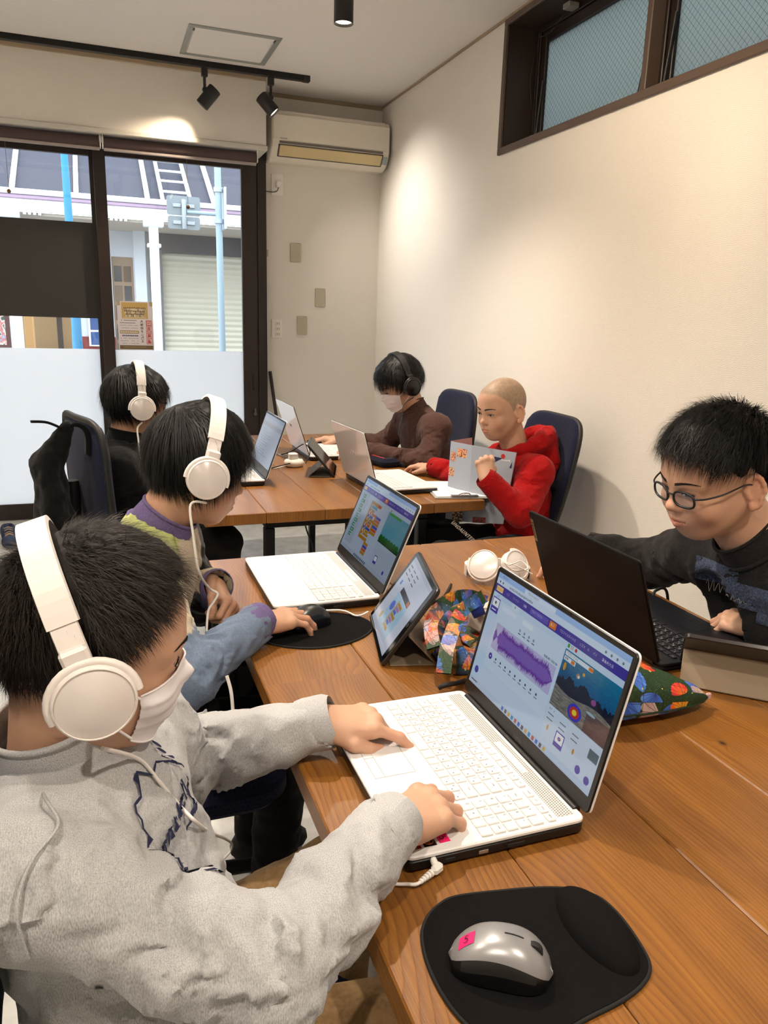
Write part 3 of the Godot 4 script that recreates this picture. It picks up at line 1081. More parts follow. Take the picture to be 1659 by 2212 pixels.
# ---------------------------------------------------------------- high window in the long wall
func high_window() -> void:
	var t := thing("window_1", "high brown-framed window of wired frosted glass in the long wall", "window")
	t.set_meta("kind", "structure")
	t.remove_meta("category")
	var z0 := -3.42
	var z1 := -0.9
	var y0 := 2.14
	var y1 := 2.655
	var mb := MB.new()
	# casing lies on the wall, lining runs through it
	bx(mb, Vector3(XW - 0.012, y0 - 0.025, z0 - 0.025), Vector3(XW + 0.0, y0 + 0.004, z1 + 0.03), 0.002)
	bx(mb, Vector3(XW - 0.012, y0 + 0.004, z0 - 0.025), Vector3(XW, y1 - 0.004, z0 + 0.003), 0.002)
	bx(mb, Vector3(XW - 0.012, y1 - 0.004, z0 - 0.025), Vector3(XW, y1 + 0.022, z1 + 0.03), 0.002)
	part(t, "casing", mb, M.casing)
	mb = MB.new()
	bx(mb, Vector3(XW, y0 - 0.01, z0 - 0.01), Vector3(XW + 0.24, y0 + 0.006, z1), 0.0)
	bx(mb, Vector3(XW, y0, z0 - 0.01), Vector3(XW + 0.24, y1, z0 + 0.006), 0.0)
	bx(mb, Vector3(XW, y1 - 0.006, z0 - 0.01), Vector3(XW + 0.24, y1 + 0.01, z1), 0.0)
	bx(mb, Vector3(XW, y0, z1 - 0.006), Vector3(XW + 0.24, y1, z1 + 0.01), 0.0)
	part(t, "lining", mb, M.jamb)
	var xg := XW + 0.165
	mb = MB.new()
	for e in [[z0 + 0.006, z0 + 0.05], [-2.56, -2.50]]:
		bx(mb, Vector3(xg - 0.03, y0 + 0.006, e[0]), Vector3(xg + 0.03, y1 - 0.006, e[1]), 0.003)
	bx(mb, Vector3(xg - 0.03, y0 + 0.006, z0 + 0.05), Vector3(xg + 0.03, y0 + 0.03, z1), 0.003)
	bx(mb, Vector3(xg - 0.03, y1 - 0.03, z0 + 0.05), Vector3(xg + 0.03, y1 - 0.006, z1), 0.003)
	part(t, "outer_frame", mb, M.frame)
	# mullion post that stands proud between the two sashes
	mb = MB.new()
	bx(mb, Vector3(xg - 0.085, y0 + 0.006, -2.545), Vector3(xg - 0.01, y1 - 0.006, -2.515), 0.003)
	part(t, "mullion", mb, M.casing)
	var wires_m := mat(Color(0.16, 0.18, 0.18), 0.5, 0.5)
	var pane_m := mat(Color(0.50, 0.55, 0.55), 0.2, 0, 0.7)
	pane_m.backlight_enabled = true
	pane_m.backlight = Color(0.90, 0.93, 0.92)
	rough_up(pane_m, noise_tex(0.09, 512, null, 2, 3), 1.8, Vector3.ONE * 4.5)
	for s in [[z0 + 0.05, -2.56], [-2.50, z1]]:
		mb = MB.new()
		var a: float = s[0]
		var b: float = s[1]
		bx(mb, Vector3(xg - 0.02, y0 + 0.03, a), Vector3(xg + 0.012, y1 - 0.03, a + 0.035), 0.003)
		bx(mb, Vector3(xg - 0.02, y0 + 0.03, b - 0.03), Vector3(xg + 0.012, y1 - 0.03, b), 0.003)
		bx(mb, Vector3(xg - 0.02, y0 + 0.03, a + 0.035), Vector3(xg + 0.012, y0 + 0.06, b - 0.03), 0.003)
		bx(mb, Vector3(xg - 0.02, y1 - 0.075, a + 0.035), Vector3(xg + 0.012, y1 - 0.03, b - 0.03), 0.003)
		var sash := part(t, "sash", mb, M.frame)
		mb = MB.new()
		bx(mb, Vector3(xg - 0.005, y0 + 0.055, a + 0.03), Vector3(xg + 0.001, y1 - 0.07, b - 0.025))
		part(sash, "pane", mb, pane_m, "frosted wired glass")
		# crossed wires
		mb = MB.new()
		var step := 0.026
		var yy0 := y0 + 0.055
		var hh := y1 - 0.07 - yy0
		var span := b - a
		for dirn in [-1.0, 1.0]:
			var k := -hh
			while k < span:
				var za := a + k if dirn > 0 else b - k
				var zb: float = za + hh * dirn
				var ya := yy0
				var yb := yy0 + hh
				var lo := a + 0.03
				var hi := b - 0.025
				# clip to the pane
				var t0 := 0.0
				var t1 := 1.0
				var dz: float = zb - za
				for lim in [[lo, 1.0], [hi, -1.0]]:
					var fa: float = (za - lim[0]) * lim[1]
					var fb: float = (zb - lim[0]) * lim[1]
					if fa < 0.0 and fb < 0.0:
						t0 = 2.0
					elif fa < 0.0:
						t0 = maxf(t0, fa / (fa - fb))
					elif fb < 0.0:
						t1 = minf(t1, fa / (fa - fb))
				if t1 - t0 > 0.02:
					tube(mb, [Vector3(xg - 0.0055, ya + hh * t0, za + dz * t0), Vector3(xg - 0.0055, ya + hh * t1, za + dz * t1)], 0.00045, -1, 4, false)
				k += step
		var wm := part(sash, "wire_mesh", mb, wires_m)
		wm.set_meta("kind", "stuff")
		# stay arms and pull strings
		mb = MB.new()
		tube(mb, [Vector3(xg - 0.035, y0 + 0.03, a + 0.02), Vector3(xg - 0.03, y0 + 0.28, a + 0.045)], 0.006, -1, 8)
		tube(mb, [Vector3(xg - 0.05, y0 + 0.035, b - 0.035), Vector3(xg - 0.03, y0 + 0.30, b - 0.008)], 0.0075, -1, 8)
		part(t, "stay_arm", mb, M.black)
		mb = MB.new()
		box(mb, Vector3(xg - 0.045, y0 + 0.03, b - 0.04), Vector3(0.012, 0.014, 0.02), 0.002)
		box(mb, Vector3(xg - 0.03, y0 + 0.03, a + 0.03), Vector3(0.012, 0.014, 0.02), 0.002)
		part(t, "stay_foot", mb, mat(Color(0.4, 0.4, 0.4), 0.4, 0.6))
	mb = MB.new()
	var za := z0 + 0.04
	tube(mb, smooth_path([Vector3(xg - 0.035, y1 - 0.06, za), Vector3(xg - 0.06, y1 - 0.2, za - 0.005), Vector3(xg - 0.05, y0 + 0.2, za), Vector3(xg - 0.04, y0 + 0.12, za + 0.02)]), 0.0012, -1, 5)
	tube(mb, [Vector3(xg - 0.04, y1 - 0.03, za + 0.01), Vector3(xg - 0.04, y0 + 0.02, za + 0.008)], 0.0012, -1, 5)
	tube(mb, smooth_path([Vector3(xg - 0.04, y1 - 0.05, za + 0.02), Vector3(xg - 0.045, y1 - 0.06, za + 0.12), Vector3(xg - 0.06, y1 - 0.02, za + 0.26)]), 0.0015, -1, 5)
	part(t, "pull_string", mb, mat(Color(0.25, 0.22, 0.2), 0.7))
	mb = MB.new()
	box(mb, Vector3(xg - 0.06, y1 - 0.018, za + 0.29), Vector3(0.05, 0.022, 0.05), 0.003)
	part(t, "socket", mb, mat(Color(0.5, 0.48, 0.45), 0.5))


# ---------------------------------------------------------------- across the street
func street() -> void:
	var mb := MB.new()
	bx(mb, Vector3(-14, -0.3, ZB - 0.16), Vector3(16, -0.06, -9.0))
	struct("ground_street", mb, rough_up(mat(Color(0.45, 0.45, 0.46), 0.9), noise_tex(0.1), 0.2, Vector3.ONE), "grey asphalt street outside the door", "street")
	# unseen wall outside, placed to dim the daylight at the high window
	mb = MB.new()
	bx(mb, Vector3(3.0, -0.3, -9.0), Vector3(3.2, 3.0, 4.0))
	struct("ground_unseen_wall", mb, mat(Color(0.5, 0.52, 0.53), 0.9), "unseen grey wall outside, placed to shade the high window", "wall")
	var white := mat(Color(0.90, 0.92, 0.92), 0.6)
	var house := thing("street_house", "white two-bay shop house with dark metal roof across the street", "building", Transform3D(Basis.IDENTITY, Vector3(0, -0.06, -10.6)))
	var zw := 0.0       # wall plane (local), posts stand at +1.1
	var zp := 1.1
	# roof: dark metal sheets, rising away from the eave
	var roof_m := mat(Color(0.15, 0.16, 0.22), 0.6, 0.0, 0.3)
	mb = MB.new()
	var rb := Basis(Vector3.RIGHT, deg_to_rad(60))
	var eave := Vector3(0.5, 2.64, zp + 0.0)
	var up := Vector3(0, sin(deg_to_rad(30)), -cos(deg_to_rad(30)))
	var rn := Vector3(0, cos(deg_to_rad(30)), sin(deg_to_rad(30)))
	box(mb, eave + up * 2.0 - rn * 0.03, Vector3(9, 0.05, 4.0), 0.0, Basis(Vector3.RIGHT, -rn, up))
	var roof := part(house, "roof", mb, roof_m)
	for x in [-0.79, -0.155, 0.59, 1.33, 2.0]:
		mb = MB.new()
		box(mb, Vector3(x, eave.y, eave.z) + up * 2.0 + rn * 0.02, Vector3(0.05, 0.05, 4.0), 0.005, Basis(Vector3.RIGHT, -rn, up))
		part(roof, "batten", mb, mat(Color(0.80, 0.79, 0.76), 0.7))
	# ladder lying on the roof
	mb = MB.new()
	for x in [0.745, 1.05]:
		box(mb, Vector3(x, eave.y, eave.z) + up * 1.0 + rn * 0.07, Vector3(0.035, 0.05, 2.4), 0.004, Basis(Vector3.RIGHT, -rn, up))
	for k in 7:
		cyl(mb, Vector3(0.745, eave.y, eave.z) + up * (0.12 + k * 0.3) + rn * 0.07, Vector3(1.05, eave.y, eave.z) + up * (0.12 + k * 0.3) + rn * 0.07, 0.014, -1, 8)
	part(house, "roof_ladder", mb, white)
	# eave: gutter, mauve strip, white fascia, soffit
	mb = MB.new()
	bx(mb, Vector3(-4, 2.60, zp + 0.06), Vector3(5, 2.655, zp - 0.05), 0.01)
	part(house, "gutter", mb, white)
	mb = MB.new()
	bx(mb, Vector3(-4, 2.555, zp + 0.035), Vector3(5, 2.60, zp - 0.05), 0.01)
	part(house, "eave_strip", mb, mat(Color(0.62, 0.53, 0.62), 0.6))
	mb = MB.new()
	bx(mb, Vector3(-4, 2.435, zp + 0.02), Vector3(5, 2.555, zp - 0.03), 0.004)
	var fascia := part(house, "fascia", mb, white)
	for x in [-0.60, 0.28, 2.2]:
		mb = MB.new()
		for k in 4:
			bx(mb, Vector3(x + (k - 2) * 0.05, 2.40, zp + 0.03), Vector3(x + (k - 2) * 0.05 + 0.03, 2.44, zp), 0.004)
		bx(mb, Vector3(x - 0.09, 2.44, zp + 0.03), Vector3(x + 0.09, 2.53, zp + 0.02), 0.004)
		part(fascia, "scroll_bracket", mb, white)
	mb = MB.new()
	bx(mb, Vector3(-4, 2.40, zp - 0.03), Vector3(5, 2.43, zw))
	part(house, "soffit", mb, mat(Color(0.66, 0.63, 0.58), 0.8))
	# porch posts
	for x in [-0.845, 0.641, 2.3]:
		mb = MB.new()
		bx(mb, Vector3(x - 0.05, 0, zp - 0.05), Vector3(x + 0.05, 2.44, zp + 0.05), 0.006)
		bx(mb, Vector3(x - 0.11, 2.36, zp - 0.07), Vector3(x + 0.11, 2.44, zp + 0.07), 0.01)
		bx(mb, Vector3(x - 0.075, 2.14, zp - 0.06), Vector3(x + 0.075, 2.18, zp + 0.06), 0.006)
		part(house, "post", mb, white)
	# wall: red-brown dado at the left, white boards, dark lintel over the shutter
	mb = MB.new()
	bx(mb, Vector3(-5, 0, zw), Vector3(-1.03, 2.44, zw - 0.15))
	bx(mb, Vector3(-0.28, 0, zw), Vector3(0.19, 2.44, zw - 0.15))
	bx(mb, Vector3(0.45, 0, zw), Vector3(0.78, 2.44, zw - 0.15))
	bx(mb, Vector3(-1.03, 2.1, zw), Vector3(-0.28, 2.44, zw - 0.15))
	bx(mb, Vector3(0.19, 2.09, zw), Vector3(0.45, 2.44, zw - 0.15))
	bx(mb, Vector3(2.6, 0, zw), Vector3(5, 2.44, zw - 0.15))
	part(house, "wall", mb, mat(Color(0.76, 0.79, 0.82), 0.8))
	mb = MB.new()
	bx(mb, Vector3(-0.28, 0, zw + 0.02), Vector3(0.19, 1.1, zw), 0.004)
	part(house, "dado", mb, mat(Color(0.45, 0.10, 0.10), 0.7))
	mb = MB.new()
	bx(mb, Vector3(0.46, 0, zw + 0.14), Vector3(0.60, 2.43, zw), 0.006)
	part(house, "pilaster", mb, mat(Color(0.80, 0.84, 0.87), 0.7))
	mb = MB.new()
	bx(mb, Vector3(0.78, 2.17, zw + 0.05), Vector3(2.6, 2.44, zw - 0.1), 0.01)
	part(house, "lintel", mb, mat(Color(0.20, 0.21, 0.26), 0.7))
	# roller shutter: slats
	mb = MB.new()
	var y := 0.0
	while y < 2.17:
		for s in 2:
			var ya := y + s * 0.035
			mb.quad(Vector3(0.80, ya, zw - 0.02 + (0.02 if s else 0.0)), Vector3(2.6, ya, zw - 0.02 + (0.02 if s else 0.0)), Vector3(2.6, ya + 0.035, zw - 0.02 + (0.0 if s else 0.02)), Vector3(0.80, ya + 0.035, zw - 0.02 + (0.0 if s else 0.02)), Vector3(0, 0.5 if s else -0.5, 0.86))
		y += 0.07
	var sh := part(house, "shutter", mb, mat(Color(0.74, 0.73, 0.66), 0.6, 0.1), "cream roller shutter")
	mb = MB.new()
	bx(mb, Vector3(0.74, 0, zw + 0.08), Vector3(0.80, 2.2, zw - 0.02), 0.004)
	part(house, "shutter_guide", mb, mat(Color(0.35, 0.36, 0.38), 0.6))
	# downpipe and meter box
	mb = MB.new()
	cyl(mb, Vector3(0.665, 0, zw + 0.06), Vector3(0.665, 2.42, zw + 0.06), 0.02, -1, 10)
	part(house, "downpipe", mb, mat(Color(0.12, 0.12, 0.13), 0.6))
	mb = MB.new()
	bx(mb, Vector3(0.68, 1.72, zw + 0.1), Vector3(0.75, 1.86, zw), 0.01)
	part(house, "meter_box", mb, mat(Color(0.4, 0.4, 0.42), 0.6))
	# glazed wooden door with small panes
	mb = MB.new()
	bx(mb, Vector3(0.19, 0, zw - 0.03), Vector3(0.45, 2.09, zw - 0.08))
	var dr := part(house, "house_door", mb, mat(Color(0.55, 0.46, 0.38), 0.7))
	for r in 7:
		for c in 2:
			mb = MB.new()
			bx(mb, Vector3(0.215 + c * 0.115, 0.35 + r * 0.24, zw - 0.02), Vector3(0.305 + c * 0.115, 0.54 + r * 0.24, zw - 0.032), 0.004)
			part(dr, "pane", mb, mat([Color(0.20, 0.22, 0.26), Color(0.32, 0.25, 0.2), Color(0.42, 0.36, 0.3)][(r + c) % 3], 0.15))
	# open shop front at the left: pale panels, wooden floor
	mb = MB.new()
	bx(mb, Vector3(-1.03, 0, zw - 1.4), Vector3(-0.28, 2.1, zw - 1.45))
	part(house, "inner_wall", mb, mat(Color(0.72, 0.60, 0.43), 0.8))
	mb = MB.new()
	bx(mb, Vector3(-1.03, 0.0, zw - 0.15), Vector3(-0.28, 0.86, zw - 1.4))
	part(house, "shop_floor", mb, mat(Color(0.62, 0.46, 0.28), 0.6))
	mb = MB.new()
	bx(mb, Vector3(-0.92, 0.86, zw - 0.6), Vector3(-0.82, 2.0, zw - 0.9), 0.005)
	part(house, "shop_cabinet", mb, mat(Color(0.80, 0.62, 0.38), 0.7))
	mb = MB.new()
	bx(mb, Vector3(-0.55, 0.86, zw - 1.1), Vector3(-0.48, 2.0, zw - 1.2), 0.005)
	part(house, "dark_post", mb, mat(Color(0.16, 0.12, 0.1), 0.7))
	# framed picture window at the far left
	mb = MB.new()
	bx(mb, Vector3(-1.75, 0.9, zw + 0.03), Vector3(-1.03, 1.9, zw), 0.006)
	var wf := part(house, "shop_window", mb, mat(Color(0.28, 0.10, 0.10), 0.7))
	mb = MB.new()
	mb.quad(Vector3(-1.7, 0.98, zw + 0.034), Vector3(-1.08, 0.98, zw + 0.034), Vector3(-1.08, 1.85, zw + 0.034), Vector3(-1.7, 1.85, zw + 0.034), Vector3(0, 0, 1))
	var art := mat(Color.WHITE, 0.3)
	art.albedo_texture = noise_tex(0.03, 256, ramp([[0.2, Color(0.2, 0.25, 0.2)], [0.4, Color(0.85, 0.86, 0.84)], [0.6, Color(0.7, 0.3, 0.28)], [0.8, Color(0.55, 0.65, 0.75)]]), 3, 8)
	part(wf, "pane", mb, art)
	# blue window right of the shop front
	mb = MB.new()
	bx(mb, Vector3(-0.13, 0.98, zw + 0.05), Vector3(0.14, 1.75, zw + 0.02), 0.006)
	var bw := part(house, "blue_window", mb, mat(Color(0.82, 0.80, 0.76), 0.7))
	for r in 4:
		for c in 2:
			mb = MB.new()
			bx(mb, Vector3(-0.105 + c * 0.12, 1.0 + r * 0.185, zw + 0.055), Vector3(-0.005 + c * 0.12, 1.16 + r * 0.185, zw + 0.048), 0.003)
			part(bw, "pane", mb, mat(Color(0.16, 0.30, 0.52), 0.2))
	# street furniture
	var pole := thing("utility_pole", "slim pale grey steel pole standing in the street", "pole", Transform3D(Basis.IDENTITY, Vector3(1.105, -0.06, -7.5)))
	mb = MB.new()
	cyl(mb, Vector3.ZERO, Vector3(-0.03, 4.2, 0), 0.032, 0.029, 16)
	part(pole, "shaft", mb, mat(Color(0.55, 0.63, 0.67), 0.5))
	for y2 in [2.25, 2.52]:
		mb = MB.new()
		cyl(mb, Vector3(-0.017, y2 - 0.02, 0), Vector3(-0.017, y2 + 0.02, 0), 0.042, -1, 16)
		part(pole, "clamp", mb, mat(Color(0.62, 0.68, 0.72), 0.5, 0.5))
	mb = MB.new()
	box(mb, Vector3(0.035, 2.36, 0.0), Vector3(0.02, 0.36, 0.16), 0.004)
	part(pole, "side_sign", mb, mat(Color(0.70, 0.76, 0.8), 0.5))
	mb = MB.new()
	cyl(mb, Vector3(-0.02, 2.31, -0.01), Vector3(-0.30, 2.31, -0.01), 0.018, -1, 12)
	part(pole, "arm", mb, mat(Color(0.55, 0.63, 0.67), 0.5))
	var sg := thing("road_sign", "pair of grey road sign plates seen from behind beside the pole", "sign", Transform3D(Basis.IDENTITY, Vector3(0.777, 2.3, -7.48)))
	mb = MB.new()
	prism(mb, round_rect(0.295, 0.165, 0.02), 0.006, Transform3D(Basis.IDENTITY, Vector3(0, 0.0, -0.03)))
	part(sg, "plate", mb, mat(Color(0.46, 0.50, 0.52), 0.6, 0.1))
	mb = MB.new()
	prism(mb, round_rect(0.285, 0.11, 0.02), 0.006, Transform3D(Basis.IDENTITY, Vector3(0, -0.145, -0.03)))
	part(sg, "plate", mb, mat(Color(0.46, 0.50, 0.52), 0.6, 0.1))
	mb = MB.new()
	cyl(mb, Vector3(0, -0.20, 0), Vector3(0, 0.05, 0), 0.02, -1, 12, 0.003)
	part(sg, "mounting_tube", mb, mat(Color(0.58, 0.62, 0.64), 0.5))
	for yy in [0.0, -0.145]:
		mb = MB.new()
		for s in [-1, 1]:
			box(mb, Vector3(s * 0.06, yy, -0.018), Vector3(0.07, 0.03, 0.014), 0.003)
		part(sg, "bracket", mb, mat(Color(0.60, 0.63, 0.65), 0.5))
	mb = MB.new()
	box(mb, Vector3(0.075, -0.06, -0.022), Vector3(0.08, 0.012, 0.002))
	part(sg, "yellow_tag", mb, mat(Color(0.85, 0.7, 0.1), 0.6))
	mb = MB.new()
	tube(mb, [Vector3(-0.196, -0.06, -7.5), Vector3(-0.19, 1.5, -7.5), Vector3(-0.203, 3.4, -7.5)], 0.055, 0.022, 12)
	single("blue_pole", "tapered bright blue wooden pole standing in the street", "pole", mb, rough_up(mat(Color(0.16, 0.50, 0.68), 0.7), noise_tex(0.1, 256), 0.1, Vector3(6, 0.6, 6)))


# ---------------------------------------------------------------- fittings
func wall_fittings() -> void:
	# air conditioner
	var t := thing("air_conditioner", "white wall-mounted air conditioner with beige louvre beside the corner", "air conditioner", Transform3D(Basis.IDENTITY, Vector3(1.41, 2.285, ZB)))
	var prof := PackedVector2Array([Vector2(0, 0.0), Vector2(0.10, -0.005), Vector2(0.16, 0.012), Vector2(0.205, 0.065), Vector2(0.215, 0.095), Vector2(0.215, 0.235), Vector2(0.195, 0.262), Vector2(0.0, 0.268)])
	var tf := Transform3D(Basis(Vector3(0, 0, 1), Vector3(0, 1, 0), Vector3(-1, 0, 0)), Vector3(0.376, 0, 0))
	var mb := MB.new()
	prism(mb, prof, 0.752, tf, 0.006)
	var body := part(t, "body", mb, M.ivory)
	mb = MB.new()
	bx(mb, Vector3(-0.37, 0.098, 0.212), Vector3(0.37, 0.24, 0.221), 0.004)
	part(t, "front_panel", mb, M.ivory)
	mb = MB.new()
	bx(mb, Vector3(-0.33, 0.083, 0.205), Vector3(0.33, 0.095, 0.2205), 0.001)
	part(t, "air_slot", mb, mat(Color(0.42, 0.40, 0.37), 0.7))
	var lt := Basis(Vector3.RIGHT, deg_to_rad(-40))
	mb = MB.new()
	box(mb, Vector3(0, 0.046, 0.1895), Vector3(0.67, 0.078, 0.012), 0.003, Basis(Vector3.RIGHT, deg_to_rad(40)))
	part(t, "louvre_frame", mb, mat(Color(0.30, 0.28, 0.25), 0.6))
	mb = MB.new()
	box(mb, Vector3(0, 0.0465, 0.1935), Vector3(0.655, 0.068, 0.012), 0.003, Basis(Vector3.RIGHT, deg_to_rad(40)))
	part(t, "louvre", mb, mat(Color(0.80, 0.73, 0.55), 0.5))
	mb = MB.new()
	bx(mb, Vector3(-0.345, 0.244, 0.13), Vector3(0.345, 0.2645, 0.206), 0.004)
	part(t, "top_grille", mb, mat(Color(0.84, 0.82, 0.78), 0.5))
	mb = MB.new()
	write(mb, "HITACHI", 0.0075, Transform3D(Basis.IDENTITY, Vector3(-0.305, 0.108, 0.2216)), true)
	part(t, "lettering", mb, mat(Color(0.25, 0.25, 0.25), 0.6))
	mb = MB.new()
	box(mb, Vector3(0.352, 0.047, 0.193), Vector3(0.03, 0.05, 0.004), 0.001, Basis(Vector3.RIGHT, deg_to_rad(40)))
	part(t, "indicator_label", mb, mat(Color(0.6, 0.66, 0.68), 0.4))
	# plates on the back wall
	var plates := [
		["cover_plate", "beige blank wall plate, highest of the three on the back wall", 1.23, 1.762, M.beige],
		["cover_plate", "beige blank wall plate nearest the corner on the back wall", 1.398, 1.486, M.beige],
		["cover_plate", "beige blank wall plate beside the white socket plate", 1.275, 1.303, M.beige],
	]
	for p in plates:
		var o := thing(p[0], p[1], "wall plate", Transform3D(Basis.IDENTITY, Vector3(p[2], p[3], ZB)), "blank wall plates")
		mb = MB.new()
		prism(mb, round_rect(0.07, 0.12, 0.006, 3), 0.009, Transform3D.IDENTITY, 0.003)
		part(o, "plate", mb, p[4])
	var o2 := thing("socket_plate", "white triple socket plate low beside the sliding door", "socket", Transform3D(Basis.IDENTITY, Vector3(1.105, 1.277, ZB)))
	mb = MB.new()
	prism(mb, round_rect(0.07, 0.12, 0.006, 3), 0.008, Transform3D.IDENTITY, 0.002)
	part(o2, "plate", mb, M.white_plastic)
	for k in 3:
		mb = MB.new()
		box(mb, Vector3(0.006, -0.034 + k * 0.034, 0.009), Vector3(0.034, 0.027, 0.004), 0.002)
		var sw := part(o2, "socket", mb, M.ivory)
		mb = MB.new()
		for s in [-0.006, 0.006]:
			box(mb, Vector3(0.006 + s, -0.034 + k * 0.034, 0.0112), Vector3(0.0025, 0.011, 0.001))
		part(sw, "slot", mb, M.black)
	var o3 := thing("outlet_plate", "white outlet plate with a plugged-in cord under the air conditioner", "outlet", Transform3D(Basis.IDENTITY, Vector3(1.109, 2.165, ZB)))
	mb = MB.new()
	prism(mb, round_rect(0.075, 0.13, 0.006, 3), 0.008, Transform3D.IDENTITY, 0.002)
	part(o3, "plate", mb, M.white_plastic)
	mb = MB.new()
	box(mb, Vector3(0.005, 0.0, 0.022), Vector3(0.03, 0.04, 0.03), 0.005)
	part(o3, "plug", mb, M.white_plastic)
	mb = MB.new()
	tube(mb, smooth_path([Vector3(0.005, -0.015, 0.03), Vector3(-0.005, -0.04, 0.03), Vector3(-0.03, -0.048, 0.02), Vector3(-0.075, -0.045, 0.012)]), 0.003, -1, 8)
	part(o3, "cord", mb, mat(Color(0.3, 0.33, 0.3), 0.6))
	var o4 := thing("light_switch", "small cream stop button on the wall by the door jamb", "switch", Transform3D(Basis.IDENTITY, Vector3(1.043, 1.75, ZB)))
	mb = MB.new()
	box(mb, Vector3(0, 0, 0.006), Vector3(0.014, 0.045, 0.012), 0.003)
	part(o4, "button", mb, M.beige)
	# ceiling hatch
	var h := thing("ceiling_hatch", "square ceiling access hatch with aluminium frame", "hatch", Transform3D(Basis.IDENTITY, Vector3(0.706, CEIL, -4.366)))
	mb = MB.new()
	for s in [-1.0, 1.0]:
		bx(mb, Vector3(-0.226, -0.006, s * 0.226), Vector3(0.226, 0, s * 0.200), 0.002)
		bx(mb, Vector3(s * 0.226, -0.006, -0.200), Vector3(s * 0.200, 0, 0.200), 0.002)
	part(h, "frame", mb, mat(Color(0.62, 0.64, 0.63), 0.45, 0.4))
	mb = MB.new()
	bx(mb, Vector3(-0.194, -0.004, -0.194), Vector3(0.194, 0, 0.194), 0.001)
	part(h, "panel", mb, M.ceiling)
	for s in [-1.0, 1.0]:
		mb = MB.new()
		box(mb, Vector3(s * 0.197, -0.007, 0.172), Vector3(0.008, 0.004, 0.025), 0.001)
		part(h, "catch", mb, mat(Color(0.3, 0.3, 0.3), 0.5))
	# long stick leaning in the corner by the door
	mb = MB.new()
	tube(mb, [Vector3(1.17, 0.0, -4.98), Vector3(1.055, 1.0, -5.085)], 0.011, -1, 10)
	single("wooden_stick", "dark brown stick leaning on the wall by the sliding door", "stick", mb, mat(Color(0.16, 0.11, 0.09), 0.6))


# ---------------------------------------------------------------- tables
func table(called: String, label: String, x0: float, x1: float, z0: float, z1: float) -> Node3D:
	var t := thing(called, label, "table", Transform3D(Basis.IDENTITY, Vector3((x0 + x1) * 0.5, 0, (z0 + z1) * 0.5)), "plank tables")
	var n := 5
	var pw := (x1 - x0) / n
	var len := absf(z1 - z0)
	var th := 0.038
	for k in n:
		var xa := -(x1 - x0) * 0.5 + k * pw
		var mb := MB.new()
		plank(mb, Vector3(xa + pw * 0.5, TT - th * 0.5, 0), Vector3(pw - 0.0012, th, len), 0.0022, k * 0.31 + (0.17 if z0 > 0 else 0.55))
		part(t, "plank", mb, M.wood[(k * 2 + (0 if z0 > 0 else 1)) % 3])
	var mb := MB.new()
	for s in [-1.0, 1.0]:
		bx(mb, Vector3(-0.3, TT - th - 0.03, s * (len * 0.5 - 0.09)), Vector3(0.3, TT - th - 0.0005, s * (len * 0.5 - 0.05)), 0.002)
		bx(mb, Vector3(s * 0.3, TT - th - 0.03, -len * 0.5 + 0.09), Vector3(s * 0.265, TT - th - 0.0005, len * 0.5 - 0.09), 0.002)
	part(t, "underframe", mb, M.black_metal)
	for sx in [-1.0, 1.0]:
		for sz in [-1.0, 1.0]:
			mb = MB.new()
			box(mb, Vector3(sx * 0.283, (TT - th - 0.031) * 0.5, sz * (len * 0.5 - 0.07)), Vector3(0.035, TT - th - 0.031, 0.035), 0.003)
			part(t, "leg", mb, M.black_metal)
	return t


# a bevelled board whose texture runs along z
func plank(mb: MB, c: Vector3, s: Vector3, bev: float, shift: float) -> void:
	var tmp := MB.new()
	box(tmp, c, s, bev)
	for k in tmp.v.size():
		var p := tmp.v[k]
		var nn := tmp.n[k]
		var across := (p.x - c.x) / 0.2 + 0.5
		if absf(nn.x) > 0.8:
			across = (p.y - c.y) / 0.2 + 0.1
		var along := p.z / 2.4 + shift
		if absf(nn.z) > 0.8:
			along = p.y / 2.4 + shift
		tmp.u[k] = Vector2(along, across)
	mb.v.append_array(tmp.v)
	mb.n.append_array(tmp.n)
	mb.u.append_array(tmp.u)


